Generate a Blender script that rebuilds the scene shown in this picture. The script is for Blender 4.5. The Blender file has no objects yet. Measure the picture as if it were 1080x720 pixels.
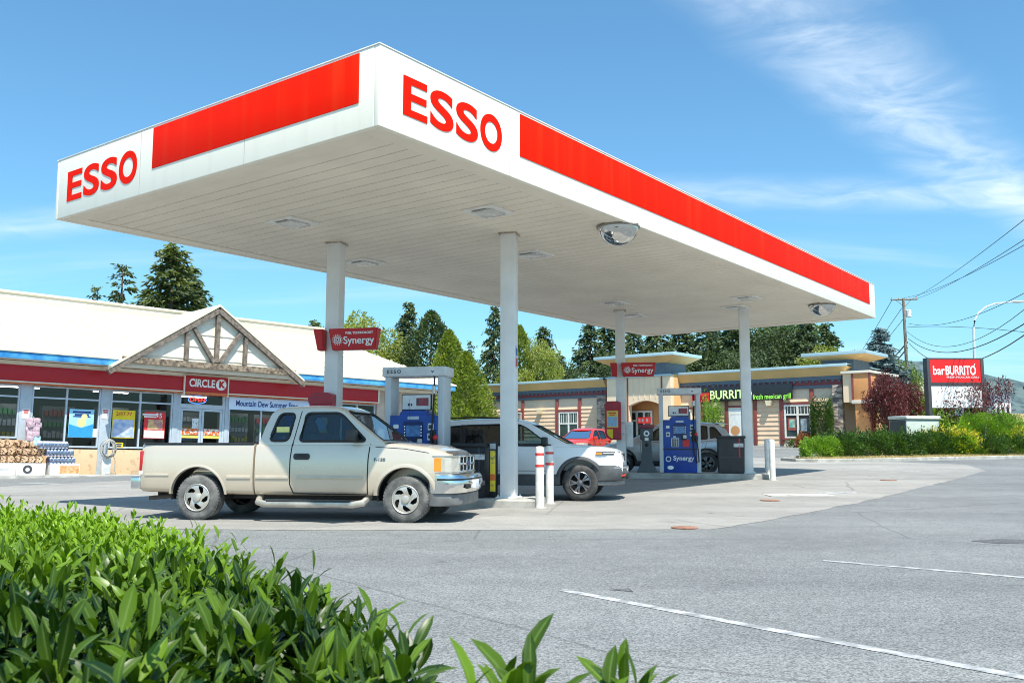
import bpy, bmesh, math, random
import numpy as np
from mathutils import Vector, Matrix, noise as mnoise
R = math.radians
random.seed(7)
rng = np.random.default_rng(11)
scene = bpy.context.scene
COL = scene.collection
PI = math.pi

# ------------------------------------------------------------------ camera
CAM_H, FPX, HOR = 1.21, 967.0, 470.0          # eye height, focal length in photo pixels, horizon row
PITCH = math.atan((HOR - 360) / FPX)
cd = bpy.data.cameras.new("camera"); cam = bpy.data.objects.new("camera", cd); COL.objects.link(cam)
cd.sensor_width = 36; cd.lens = FPX / 1080 * 36
cd.clip_start = 0.05; cd.clip_end = 8000
cd.dof.use_dof = True; cd.dof.focus_distance = 18; cd.dof.aperture_fstop = 14
cam.location = (0, 0, CAM_H); cam.rotation_euler = (PI / 2 + PITCH, 0, 0)
scene.camera = cam

# ------------------------------------------------------------------ exposure, sun, sky
scene.view_settings.view_transform = 'Standard'; scene.view_settings.look = 'None'
scene.view_settings.gamma = 1; scene.view_settings.use_curve_mapping = False
scene.view_settings.exposure = 0.68
scene.cycles.filter_width = 1.0
SUN = Vector((1.11, -3.02, 6.01)).normalized()
sd = bpy.data.lights.new("sun", 'SUN'); sd.energy = 4.7; sd.angle = R(0.53); sd.color = (1, .94, .835)
so = bpy.data.objects.new("sun", sd); COL.objects.link(so)
so.rotation_euler = (-SUN).to_track_quat('-Z', 'Y').to_euler()

world = bpy.data.worlds.new("World"); scene.world = world; world.use_nodes = True
wt = world.node_tree; wt.nodes.clear()
def wn(t, **kw):
    n = wt.nodes.new(t)
    for k, v in kw.items(): setattr(n, k, v)
    return n
def wl(a, b): wt.links.new(a, b)
def wmath(op, a, b=None):
    n = wn('ShaderNodeMath', operation=op)
    for i, x in enumerate((a, b)):
        if x is None: continue
        if isinstance(x, (int, float)): n.inputs[i].default_value = x
        else: wl(x, n.inputs[i])
    return n.outputs[0]
sky = wn('ShaderNodeTexSky', sky_type='NISHITA', sun_disc=False)
sky.sun_elevation = math.asin(SUN.z); sky.sun_rotation = math.atan2(SUN.x, SUN.y)
sky.altitude = 50; sky.air_density = 1.0; sky.dust_density = 1.4; sky.ozone_density = 2.5
skt = wn('ShaderNodeMix', data_type='RGBA', blend_type='MULTIPLY'); skt.inputs[0].default_value = 1; wl(sky.outputs[0], skt.inputs[6]); skt.inputs[7].default_value = (.63, 1.0, 1.07, 1)   # clear summer air over the sea
tc = wn('ShaderNodeTexCoord'); sp = wn('ShaderNodeSeparateXYZ'); wl(tc.outputs['Generated'], sp.inputs[0])
zz = wmath('MAXIMUM', wmath('ADD', sp.outputs[2], 0.12), 0.05)
px_ = wmath('DIVIDE', sp.outputs[0], zz); py_ = wmath('DIVIDE', sp.outputs[1], zz)
cmb = wn('ShaderNodeCombineXYZ'); wl(px_, cmb.inputs[0]); wl(py_, cmb.inputs[1])
def wnoise(scale, detail, sx, sy, rot, rough=.6, dist=0.0, off=(0, 0, 0)):
    m = wn('ShaderNodeMapping'); m.inputs['Scale'].default_value = (sx, sy, 1); m.inputs['Rotation'].default_value = (0, 0, R(rot)); m.inputs['Location'].default_value = off
    wl(cmb.outputs[0], m.inputs[0])
    n = wn('ShaderNodeTexNoise'); n.inputs['Scale'].default_value = scale; n.inputs['Detail'].default_value = detail
    n.inputs['Roughness'].default_value = rough; n.inputs['Distortion'].default_value = dist
    wl(m.outputs[0], n.inputs['Vector']); return n.outputs[0]
def wramp(x, a, b):
    n = wn('ShaderNodeMapRange', interpolation_type='SMOOTHSTEP'); n.inputs[1].default_value = a; n.inputs[2].default_value = b
    wl(x, n.inputs[0]); return n.outputs[0]
def unit(u, v):
    X = (u - 540) / FPX; Y = (360 - v) / FPX
    d = Vector((X, math.cos(PITCH) - Y * math.sin(PITCH), math.sin(PITCH) + Y * math.cos(PITCH))).normalized()
    return Vector((d.x / (d.z + .12), d.y / (d.z + .12)))
def cloud_band(u0, v0, u1, v1, width, wob, seed):     # a streak of cirrus lying along a line of the cloud layer
    a, b = unit(u0, v0), unit(u1, v1); t = (b - a).normalized(); nrm = Vector((-t.y, t.x))
    d = wmath('ADD', wmath('ADD', wmath('MULTIPLY', px_, nrm.x), wmath('MULTIPLY', py_, nrm.y)), -a.dot(nrm))
    nz = wnoise(1.1, 3, 1, 1, 0, off=(seed, seed * .7, 0))
    d = wmath('ADD', d, wmath('MULTIPLY', wmath('ADD', nz, -.5), wob))
    m = wmath('ABSOLUTE', d)
    return wmath('SUBTRACT', 1.0, wramp(m, 0.0, width))
fine = wramp(wnoise(4.0, 8, 1.0, 1.5, 60, .6, .7), .30, .78)
soft = wramp(wnoise(1.6, 6, 1, 1.6, 20, .6, .4, (4, 2, 0)), .42, .78)
b1 = wmath('MULTIPLY', cloud_band(800, -10, 1075, 205, .19, .26, 3.1), wmath('ADD', wmath('MULTIPLY', fine, .50), .08))
b2 = wmath('MULTIPLY', cloud_band(720, 205, 1085, 209, .17, .12, 8.3), wmath('ADD', wmath('MULTIPLY', fine, .32), .08))
b3 = wmath('MULTIPLY', wramp(wnoise(.8, 5, .35, 1.6, 4, .6, .3, (9, 1, 0)), .5, .74), .30)
low = wmath('MULTIPLY', b3, wmath('SUBTRACT', 1.0, wramp(sp.outputs[2], .12, .38)))
cl = wmath('MINIMUM', wmath('ADD', wmath('ADD', b1, b2), wmath('ADD', low, wmath('MULTIPLY', wmath('MULTIPLY', soft, b1), .3))), .85)
mx = wn('ShaderNodeMix', data_type='RGBA'); wl(cl, mx.inputs[0]); wl(skt.outputs[2], mx.inputs[6]); mx.inputs[7].default_value = (5.6, 6.2, 6.6, 1)
bg = wn('ShaderNodeBackground'); bg.inputs[1].default_value = 0.128; wl(mx.outputs[2], bg.inputs[0])
wo = wn('ShaderNodeOutputWorld'); wl(bg.outputs[0], wo.inputs[0])

# ------------------------------------------------------------------ geometry of the place
def ray(u, v):
    X = (u - 540) / FPX; Y = (360 - v) / FPX
    return Vector((X, math.cos(PITCH) - Y * math.sin(PITCH), math.sin(PITCH) + Y * math.cos(PITCH)))
EYE = Vector((0, 0, CAM_H))
def G(u, v, z=0.0):                       # point on the level z
    r = ray(u, v); return EYE + r * ((z - CAM_H) / r.z)
def D(u, v, y):                           # point at the distance y
    r = ray(u, v); return EYE + r * (y / r.y)
def sstep(a, b, x):
    t = min(1, max(0, (x - a) / (b - a))); return t * t * (3 - 2 * t)
def g(x, y):                              # the lot rises gently away from the road
    d = min(max(0.0, y - 15), 47)
    s = .25 + .75 * sstep(-11, 1, x)
    return (.010 * d + .0005 * d * d) * s
def GG(u, v):                             # point on the ground
    r = ray(u, v); t = 1.0
    while t < 400:
        p = EYE + r * t
        if p.z <= g(p.x, p.y): return p
        t += .02
    return p
class Frame:                              # a building's own axes: X along its front, -Y towards the viewer
    def __init__(s, o, yaw, tilt=0.0):
        s.m = Matrix.Translation(o) @ Matrix.Rotation(R(yaw), 4, 'Z') @ Matrix.Rotation(-R(tilt), 4, 'Y')
        s.i = s.m.inverted()
    def at(s, u, v, off=0.0):             # where the line of sight meets the plane Y=off, in the building's axes
        e = s.i @ EYE; r = s.i.to_3x3() @ ray(u, v)
        p = e + r * ((off - e.y) / r.y); return p.x, p.z

# ------------------------------------------------------------------ materials
MATS = {}
def nodes(m):
    m.use_nodes = True; return m.node_tree, m.node_tree.nodes['Principled BSDF']
def mat(name, c, rough=.6, metal=0.0, var=.08, scale=6.0, bump=0.0, bscale=40.0, spec=.5, coat=0.0, c2=None, detail=4, lo=.35, hi=.68):
    if name in MATS: return MATS[name]
    m = bpy.data.materials.new(name); nt, b = nodes(m); MATS[name] = m
    t = nt.nodes.new('ShaderNodeTexCoord')
    n = nt.nodes.new('ShaderNodeTexNoise'); n.inputs['Scale'].default_value = scale; n.inputs['Detail'].default_value = detail
    nt.links.new(t.outputs['Object'], n.inputs['Vector'])
    r = nt.nodes.new('ShaderNodeValToRGB'); nt.links.new(n.outputs[0], r.inputs[0])
    r.color_ramp.elements[0].position = lo; r.color_ramp.elements[1].position = hi
    a = c2 if c2 else tuple(max(0, x * (1 - var)) for x in c); e = c if c2 else tuple(min(1, x * (1 + var)) for x in c)
    r.color_ramp.elements[0].color = (*a, 1); r.color_ramp.elements[1].color = (*e, 1)
    nt.links.new(r.outputs[0], b.inputs['Base Color'])
    b.inputs['Roughness'].default_value = rough; b.inputs['Metallic'].default_value = metal
    b.inputs['Specular IOR Level'].default_value = spec; b.inputs['Coat Weight'].default_value = coat
    b.inputs['Coat Roughness'].default_value = .06
    if bump:
        n2 = nt.nodes.new('ShaderNodeTexNoise'); n2.inputs['Scale'].default_value = bscale; n2.inputs['Detail'].default_value = 6
        nt.links.new(t.outputs['Object'], n2.inputs['Vector'])
        bp = nt.nodes.new('ShaderNodeBump'); bp.inputs['Strength'].default_value = bump; bp.inputs['Distance'].default_value = .02
        nt.links.new(n2.outputs[0], bp.inputs['Height']); nt.links.new(bp.outputs[0], b.inputs['Normal'])
    return m
def leafmat(name, ca, cb, rough=.45, trans=.35, scale=1.5, spec=.5, tcol=None, lo=.35, hi=.65):
    if name in MATS: return MATS[name]
    m = bpy.data.materials.new(name); nt, b = nodes(m); MATS[name] = m
    at = nt.nodes.new('ShaderNodeAttribute'); at.attribute_name = 'tint'; rib = nt.nodes.new('ShaderNodeAttribute'); rib.attribute_name = 'rib'
    t = nt.nodes.new('ShaderNodeTexCoord'); n = nt.nodes.new('ShaderNodeTexNoise'); n.inputs['Scale'].default_value = scale; n.inputs['Detail'].default_value = 3
    nt.links.new(t.outputs['Object'], n.inputs['Vector'])
    ad = nt.nodes.new('ShaderNodeMath'); ad.operation = 'MULTIPLY_ADD'; ad.inputs[1].default_value = .5
    mu = nt.nodes.new('ShaderNodeMath'); mu.operation = 'MULTIPLY'; mu.inputs[1].default_value = .5
    nt.links.new(n.outputs[0], mu.inputs[0]); nt.links.new(at.outputs['Fac'], ad.inputs[0]); nt.links.new(mu.outputs[0], ad.inputs[2])
    r = nt.nodes.new('ShaderNodeValToRGB'); nt.links.new(ad.outputs[0], r.inputs[0])
    r.color_ramp.elements[0].position = lo; r.color_ramp.elements[1].position = hi
    r.color_ramp.elements[0].color = (*ca, 1); r.color_ramp.elements[1].color = (*cb, 1)
    rp = nt.nodes.new('ShaderNodeMath'); rp.operation = 'POWER'; rp.inputs[1].default_value = 9; nt.links.new(rib.outputs['Fac'], rp.inputs[0])
    rm = nt.nodes.new('ShaderNodeMath'); rm.operation = 'MULTIPLY'; rm.inputs[1].default_value = .32; nt.links.new(rp.outputs[0], rm.inputs[0])
    rx = nt.nodes.new('ShaderNodeMix'); rx.data_type = 'RGBA'; rx.inputs[7].default_value = (.30, .42, .12, 1); nt.links.new(rm.outputs[0], rx.inputs[0]); nt.links.new(r.outputs[0], rx.inputs[6])
    nt.links.new(rx.outputs[2], b.inputs['Base Color']); b.inputs['Roughness'].default_value = rough
    b.inputs['Specular IOR Level'].default_value = spec
    tr = nt.nodes.new('ShaderNodeBsdfTranslucent')
    hs = nt.nodes.new('ShaderNodeMix'); hs.data_type = 'RGBA'; hs.blend_type = 'MULTIPLY'; hs.inputs[0].default_value = 1
    hs.inputs[7].default_value = (*(tcol or (1.25, 1.35, .45)), 1); nt.links.new(r.outputs[0], hs.inputs[6]); nt.links.new(hs.outputs[2], tr.inputs[0])
    mx = nt.nodes.new('ShaderNodeMixShader'); mx.inputs[0].default_value = trans
    nt.links.new(b.outputs[0], mx.inputs[1]); nt.links.new(tr.outputs[0], mx.inputs[2])
    nt.links.new(mx.outputs[0], nt.nodes['Material Output'].inputs[0])
    return m
def glassmat(name, tint, rough=.02, clear=.6, gloss=.12):
    if name in MATS: return MATS[name]
    m = bpy.data.materials.new(name); nt, b = nodes(m); MATS[name] = m
    nt.nodes.remove(b)
    t = nt.nodes.new('ShaderNodeBsdfTransparent'); t.inputs[0].default_value = (*[x * clear for x in tint], 1)
    gl = nt.nodes.new('ShaderNodeBsdfGlossy'); gl.inputs['Roughness'].default_value = rough; gl.inputs[0].default_value = (.95, .97, 1, 1)
    fr = nt.nodes.new('ShaderNodeFresnel'); fr.inputs[0].default_value = 1.32
    ad = nt.nodes.new('ShaderNodeMath'); ad.operation = 'ADD'; ad.inputs[1].default_value = gloss; ad.use_clamp = True
    nt.links.new(fr.outputs[0], ad.inputs[0])
    mx = nt.nodes.new('ShaderNodeMixShader'); nt.links.new(ad.outputs[0], mx.inputs[0]); nt.links.new(t.outputs[0], mx.inputs[1]); nt.links.new(gl.outputs[0], mx.inputs[2])
    nt.links.new(mx.outputs[0], nt.nodes['Material Output'].inputs[0])
    return m
def emitmat(name, c, s):
    if name in MATS: return MATS[name]
    m = mat(name, c, .3, var=.02); nt, b = m.node_tree, m.node_tree.nodes['Principled BSDF']
    b.inputs['Emission Color'].default_value = (*c, 1); b.inputs['Emission Strength'].default_value = s
    return m

# ------------------------------------------------------------------ mesh builder
class MB:
    def __init__(s): s.bm = bmesh.new(); s.mi = 0
    def _mark(s, fs):
        for f in fs: f.material_index = s.mi
    def faces(s, vs, fs, M=None):
        bv = [s.bm.verts.new((M @ Vector(v)) if M else v) for v in vs]
        out = []
        for f in fs:
            try: out.append(s.bm.faces.new([bv[i] for i in f]))
            except ValueError: pass
        s._mark(out); return bv
    def box(s, x0, x1, y0, y1, z0, z1, bev=0.0, M=None, seg=2):
        b = bmesh.new(); bmesh.ops.create_cube(b, size=1)
        for v in b.verts: v.co = ((x0 + x1) / 2 + v.co.x * (x1 - x0), (y0 + y1) / 2 + v.co.y * (y1 - y0), (z0 + z1) / 2 + v.co.z * (z1 - z0))
        if bev: bmesh.ops.bevel(b, geom=b.edges[:], offset=bev, segments=seg, affect='EDGES', profile=.6)
        s.join(b, M); return s
    def join(s, b, M=None):
        b.verts.ensure_lookup_table(); idx = {v: i for i, v in enumerate(b.verts)}
        s.faces([v.co.copy() for v in b.verts], [[idx[v] for v in f.verts] for f in b.faces], M); b.free()
    def prism(s, pts, axis, a, b, M=None):      # polygon pts swept along axis from a to b
        def mk(p, t):
            return {'x': (t, p[0], p[1]), 'y': (p[0], t, p[1]), 'z': (p[0], p[1], t)}[axis]
        n = len(pts); vs = [mk(p, a) for p in pts] + [mk(p, b) for p in pts]
        fs = [list(range(n)), list(range(n, 2 * n))[::-1]] + [[i, (i + 1) % n + 0, (i + 1) % n + n, i + n][::-1] for i in range(n)]
        s.faces(vs, fs, M); return s
    def lathe(s, prof, n=24, M=None, axis='z', cap=True):
        vs = []; fs = []
        for r, z in prof:
            for k in range(n):
                a = 2 * PI * k / n; x, y = r * math.cos(a), r * math.sin(a)
                vs.append({'z': (x, y, z), 'y': (x, z, y), 'x': (z, x, y)}[axis])
        for i in range(len(prof) - 1):
            for k in range(n): fs.append([i * n + k, i * n + (k + 1) % n, (i + 1) * n + (k + 1) % n, (i + 1) * n + k])
        if cap and prof[0][0] > 1e-5: fs.append(list(range(n))[::-1])
        if cap and prof[-1][0] > 1e-5: fs.append(list(range((len(prof) - 1) * n, len(prof) * n)))
        s.faces(vs, fs, M); return s
    def cyl(s, p, q, r, n=12, r2=None, M=None):
        p, q = Vector(p), Vector(q); d = q - p; T = Matrix.Translation(p) @ d.to_track_quat('Z', 'Y').to_matrix().to_4x4()
        if M: T = M @ T
        s.lathe([(r, 0), (r if r2 is None else r2, d.length)], n, T); return s
    def tube(s, pts, r, n=6, closed=False, M=None):
        pts = [Vector(p) for p in pts]; m = len(pts); vs = []; fs = []
        for i, p in enumerate(pts):
            a = pts[(i - 1) % m] if (closed or i) else p; b = pts[(i + 1) % m] if (closed or i < m - 1) else p
            d = (b - a).normalized(); up = Vector((0, 0, 1)) if abs(d.z) < .95 else Vector((1, 0, 0))
            e1 = d.cross(up).normalized(); e2 = d.cross(e1); rr = r[i] if isinstance(r, (list, tuple)) else r
            for k in range(n):
                t = 2 * PI * k / n; vs.append(p + e1 * math.cos(t) * rr + e2 * math.sin(t) * rr)
        for i in range(m if closed else m - 1):
            for k in range(n): fs.append([i * n + k, i * n + (k + 1) % n, ((i + 1) % m) * n + (k + 1) % n, ((i + 1) % m) * n + k])
        if not closed: fs += [list(range(n))[::-1], list(range((m - 1) * n, m * n))]
        s.faces(vs, fs, M); return s
    def sphere(s, c, r, sc=(1, 1, 1), u=16, v=10, M=None):
        b = bmesh.new(); bmesh.ops.create_uvsphere(b, u_segments=u, v_segments=v, radius=r)
        for w in b.verts: w.co = Vector(c) + Vector((w.co.x * sc[0], w.co.y * sc[1], w.co.z * sc[2]))
        s.join(b, M); return s
    def mesh(s, name, mats, smooth=35, recalc=True):
        if recalc: bmesh.ops.recalc_face_normals(s.bm, faces=s.bm.faces[:])
        me = bpy.data.meshes.new(name); s.bm.to_mesh(me); s.bm.free()
        for m in (mats if isinstance(mats, (list, tuple)) else [mats]): me.materials.append(m)
        if smooth: shade(me, smooth)
        return me
    def build(s, name, mats, parent=None, smooth=35, recalc=True): return link(name, s.mesh(name, mats, smooth, recalc), parent)
def shade(me, ang):
    me.polygons.foreach_set('use_smooth', [True] * len(me.polygons)); me.set_sharp_from_angle(angle=R(ang))
def link(name, me, parent=None):
    o = bpy.data.objects.new(name, me); COL.objects.link(o)
    if parent: o.parent = parent
    return o
def empty(name, loc=(0, 0, 0), rz=0.0, M=None):
    o = bpy.data.objects.new(name, None); COL.objects.link(o); o.empty_display_size = .2
    if M is not None: o.matrix_world = M
    else: o.location = loc; o.rotation_euler = (0, 0, rz)
    return o
def tag(o, label=None, cat=None, group=None, kind=None):
    if label: o['label'] = label
    if cat: o['category'] = cat
    if group: o['group'] = group
    if kind: o['kind'] = kind
    return o
def thing(name, label, cat, loc=(0, 0, 0), rz=0.0, group=None, M=None): return tag(empty(name, loc, rz, M), label, cat, group)
def struct(o): o['kind'] = 'structure'; return o
def copy_tree(o, parent=None):
    c = o.copy(); COL.objects.link(c)
    if parent: c.parent = parent
    for ch in list(o.children): copy_tree(ch, c)
    return c
def boolean(me, cutters, name):           # subtract closed meshes from a closed mesh
    o = bpy.data.objects.new('tmp', me); COL.objects.link(o); tmp = [o]
    for c in cutters:
        k = bpy.data.objects.new('cut', c); COL.objects.link(k); tmp.append(k)
        md = o.modifiers.new('b', 'BOOLEAN'); md.operation = 'DIFFERENCE'; md.object = k; md.solver = 'EXACT'
    bpy.context.view_layer.update()
    out = bpy.data.meshes.new_from_object(o.evaluated_get(bpy.context.evaluated_depsgraph_get()))
    for t in tmp: bpy.data.objects.remove(t)
    out.name = name; return out
def text_mesh(s, size, ext=.004, bold=0.0, align='CENTER', sx=1.0, space=1.0):
    cu = bpy.data.curves.new('t', 'FONT'); cu.body = s; cu.size = size; cu.extrude = ext; cu.offset = bold; cu.align_x = align; cu.align_y = 'CENTER'; cu.space_character = space
    o = bpy.data.objects.new('t', cu); COL.objects.link(o); bpy.context.view_layer.update()
    me = bpy.data.meshes.new_from_object(o.evaluated_get(bpy.context.evaluated_depsgraph_get()))
    bpy.data.objects.remove(o); bpy.data.curves.remove(cu)
    if sx != 1: me.transform(Matrix.Diagonal((sx, 1, 1, 1)))
    return me
def text(name, s, size, m, parent, loc, face='-y', rz=0.0, **kw):   # lettering standing upright, facing local -y (or +x, +y)
    me = text_mesh(s, size, **kw); me.materials.clear(); me.materials.append(m)
    me.transform(Matrix.Translation(loc) @ Matrix.Rotation({'-y': 0, '+x': PI / 2, '+y': PI, '-x': -PI / 2}[face] + rz, 4, 'Z') @ Matrix.Rotation(PI / 2, 4, 'X'))
    return link(name, me, parent)
def pymesh(name, vs, fs, mats, tint=None, smooth=False, ftint=True):
    me = bpy.data.meshes.new(name); me.from_pydata(vs if isinstance(vs, list) else vs.tolist(), [], fs if isinstance(fs, list) else fs.tolist())
    for m in (mats if isinstance(mats, (list, tuple)) else [mats]): me.materials.append(m)
    if tint is not None:
        a = me.attributes.new('tint', 'FLOAT', 'FACE'); a.data.foreach_set('value', np.asarray(tint, dtype=np.float32))
    if smooth: me.polygons.foreach_set('use_smooth', [True] * len(me.polygons))
    return me
# ================================================================== GROUND
def axis_lines(lo, hi, fine_lo, fine_hi, step=1.0, grow=1.25):
    v = list(np.arange(fine_lo, fine_hi + .01, step)); d = step
    x = fine_hi
    while x < hi: d *= grow; x += d; v.append(x)
    d = step; x = fine_lo
    while x > lo: d *= grow; x -= d; v.insert(0, x)
    return v
xs = axis_lines(-3000, 3000, -45, 60); ys = axis_lines(-2000, 4000, -6, 75)
vs = [(x, y, g(x, y)) for y in ys for x in xs]; nx = len(xs)
fs = [[j * nx + i, j * nx + i + 1, (j + 1) * nx + i + 1, (j + 1) * nx + i] for j in range(len(ys) - 1) for i in range(nx - 1)]
def ground_mat(name, base, dark, light, agg=.5, patch=.15, rough=.85, seed=0.0, stains=True, bump=.35, joints=False, vscale=52):
    m = bpy.data.materials.new(name); nt, b = nodes(m); N = nt.nodes.new; L = nt.links.new
    t = N('ShaderNodeTexCoord'); mp = N('ShaderNodeMapping'); mp.inputs['Location'].default_value = (seed, seed * 2, 0); L(t.outputs['Object'], mp.inputs[0])
    def nz(scale, det, ro=.6):
        n = N('ShaderNodeTexNoise'); n.inputs['Scale'].default_value = scale; n.inputs['Detail'].default_value = det; n.inputs['Roughness'].default_value = ro; L(mp.outputs[0], n.inputs['Vector']); return n.outputs[0]
    def rmp(x, a, ca, b_, cb):
        r = N('ShaderNodeValToRGB'); r.color_ramp.elements[0].position = a; r.color_ramp.elements[1].position = b_; r.color_ramp.elements[0].color = (*ca, 1); r.color_ramp.elements[1].color = (*cb, 1); L(x, r.inputs[0]); return r.outputs[0]
    def mix(f, a, c, mode='MIX'):
        x = N('ShaderNodeMix'); x.data_type = 'RGBA'; x.blend_type = mode
        if isinstance(f, float): x.inputs[0].default_value = f
        else: L(f, x.inputs[0])
        L(a, x.inputs[6]) if not isinstance(a, tuple) else setattr(x.inputs[6], 'default_value', (*a, 1))
        L(c, x.inputs[7]) if not isinstance(c, tuple) else setattr(x.inputs[7], 'default_value', (*c, 1))
        return x.outputs[2]
    vo = N('ShaderNodeTexVoronoi'); vo.inputs['Scale'].default_value = vscale; L(mp.outputs[0], vo.inputs['Vector'])
    sep = N('ShaderNodeSeparateColor'); L(vo.outputs['Color'], sep.inputs[0])
    stones = rmp(sep.outputs[0], .05, dark, .95, light)
    col = mix(agg, base, stones)
    big = rmp(nz(.22, 5), .3, (1 - patch,) * 3, .7, (1 + patch,) * 3)
    col = mix(1.0, col, big, 'MULTIPLY')
    mid = rmp(nz(2.3, 6), .3, (.9,) * 3, .7, (1.08,) * 3); col = mix(1.0, col, mid, 'MULTIPLY')
    if stains:
        st = rmp(nz(.75, 4, .5), .66, (1, 1, 1), .78, (.62, .61, .6)); col = mix(.8, col, st, 'MULTIPLY')
        vc = N('ShaderNodeTexVoronoi'); vc.feature = 'DISTANCE_TO_EDGE'; vc.inputs['Scale'].default_value = .16
        wv = N('ShaderNodeMixRGB'); wv.inputs[0].default_value = .12; n4 = N('ShaderNodeTexNoise'); n4.inputs['Scale'].default_value = .9; n4.inputs['Detail'].default_value = 5
        L(mp.outputs[0], n4.inputs['Vector']); L(mp.outputs[0], wv.inputs[1]); L(n4.outputs['Color'], wv.inputs[2]); L(wv.outputs[0], vc.inputs['Vector'])
        cr = rmp(vc.outputs['Distance'], .0012, (.55, .55, .55), .0035, (1, 1, 1)); col = mix(.75, col, cr, 'MULTIPLY')
    lane = N('ShaderNodeMapping'); lane.inputs['Rotation'].default_value = (0, 0, R(-53)); lane.inputs['Scale'].default_value = (.05, .55, 1); L(t.outputs['Object'], lane.inputs[0])
    ln = N('ShaderNodeTexNoise'); ln.inputs['Scale'].default_value = 1.0; ln.inputs['Detail'].default_value = 4; L(lane.outputs[0], ln.inputs['Vector'])
    col = mix(1.0, col, rmp(ln.outputs[0], .35, (.86, .86, .87), .65, (1.06, 1.06, 1.05)), 'MULTIPLY')     # wear along the driving lanes
    sp_ = rmp(nz(3.1, 2, .4), .70, (1, 1, 1), .74, (.5, .5, .5)); sm = rmp(nz(.35, 3), .5, (0, 0, 0), .62, (1, 1, 1)); col = mix(sm, col, mix(1.0, col, sp_, 'MULTIPLY'))   # oil drips in patches
    if joints:
        mj = N('ShaderNodeMapping'); mj.inputs['Rotation'].default_value = (0, 0, R(10)); L(t.outputs['Object'], mj.inputs[0])
        bk = N('ShaderNodeTexBrick'); bk.offset = 0; bk.inputs['Scale'].default_value = 1; bk.inputs['Mortar Size'].default_value = .008; bk.inputs['Brick Width'].default_value = 4.2; bk.inputs['Row Height'].default_value = 3.6
        bk.inputs['Color1'].default_value = (1, 1, 1, 1); bk.inputs['Color2'].default_value = (.93, .93, .93, 1); bk.inputs['Mortar'].default_value = (.45, .44, .42, 1); L(mj.outputs[0], bk.inputs['Vector']); col = mix(1.0, col, bk.outputs['Color'], 'MULTIPLY')
    L(col, b.inputs['Base Color']); b.inputs['Roughness'].default_value = rough; b.inputs['Specular IOR Level'].default_value = .3
    bp = N('ShaderNodeBump'); bp.inputs['Strength'].default_value = bump; bp.inputs['Distance'].default_value = .006; L(vo.outputs['Distance'], bp.inputs['Height']); L(bp.outputs[0], b.inputs['Normal'])
    return m
M_ASPH = ground_mat('asphalt', (.150, .160, .163), (.06, .066, .068), (.36, .37, .37), .52, vscale=85)
M_CONC = ground_mat('concrete', (.275, .268, .25), (.18, .175, .165), (.40, .39, .37), .4, .14, seed=5.0, bump=.15, vscale=85)
M_KERB = mat('kerb_concrete', (.38, .37, .34), .85, var=.25, scale=3, bump=.3, bscale=60)
M_LINE = mat('road_paint', (.48, .49, .50), .7, c2=(.22, .23, .235), scale=7, detail=10, lo=.40, hi=.62)
struct(link('ground', pymesh('ground', vs, fs, M_ASPH)))

def patch(name, poly, m, dz, grid=1.0, rag=0.0):        # sheet following the ground inside a convex outline
    bm = bmesh.new(); X = [p[0] for p in poly]; Y = [p[1] for p in poly]
    gx = np.arange(math.floor(min(X)), math.ceil(max(X)) + grid, grid); gy = np.arange(math.floor(min(Y)), math.ceil(max(Y)) + grid, grid)
    vv = [[bm.verts.new((x, y, 0)) for x in gx] for y in gy]
    for j in range(len(gy) - 1):
        for i in range(len(gx) - 1): bm.faces.new((vv[j][i], vv[j][i + 1], vv[j + 1][i + 1], vv[j + 1][i]))
    n = len(poly); area = sum(poly[i][0] * poly[(i + 1) % n][1] - poly[(i + 1) % n][0] * poly[i][1] for i in range(n))
    for i in range(n):
        a, b = Vector(poly[i][:2]), Vector(poly[(i + 1) % n][:2]); d = b - a; nn = Vector((d.y, -d.x, 0)) * (1 if area > 0 else -1)
        bmesh.ops.bisect_plane(bm, geom=bm.verts[:] + bm.edges[:] + bm.faces[:], plane_co=(a.x, a.y, 0), plane_no=nn.normalized(), clear_outer=True)
    if rag:
        for v in bm.verts:
            if v.is_boundary: q = v.co * 1.3; v.co.x += rag * mnoise.noise(q); v.co.y += rag * mnoise.noise(q + Vector((7, 3, 0)))
    for v in bm.verts: v.co.z = g(v.co.x, v.co.y) + dz
    me = bpy.data.meshes.new(name); bm.to_mesh(me); bm.free(); me.materials.append(m)
    return link(name, me)
def XY(u, v): p = GG(u, v); return (p.x, p.y)
struct(patch('concrete_apron', [(-16, 13.3), XY(300, 559), XY(640, 562), XY(767, 559), XY(900, 531), XY(1048, 499), (18.2, 37), (13, 43), (-8, 40), (-16, 24)], M_CONC, .004, .5, .09))
def stripe(u0, v0, u1, v1, w=.10, dz=.0035):
    a, b = Vector(XY(u0, v0)), Vector(XY(u1, v1)); d = (b - a).normalized(); n = Vector((-d.y, d.x)) * w / 2
    patch('painted_line', [tuple(a - n), tuple(b - n), tuple(b + n), tuple(a + n)], M_LINE, dz, .5)['kind'] = 'structure'
stripe(592, 622, 1085, 716); stripe(868, 591, 1085, 609.5); stripe(20, 509, 76, 510.5, .3); stripe(950, 497.5, 985, 496, .12, .008); stripe(905, 505, 960, 504, .12, .008)
M_STAIN = ground_mat('asphalt_dark', (.085, .09, .095), (.03, .03, .03), (.25, .25, .25), .5, vscale=85)
struct(patch('asphalt_patch', [XY(1026, 570.5), XY(1050, 573), XY(1086, 572.5), XY(1084, 569), XY(1052, 568)], M_STAIN, .0035, .5, .06))
struct(patch('asphalt_patch', [XY(640, 622), XY(668, 624), XY(664, 620.5)], M_STAIN, .0035, .5, .03))
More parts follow.
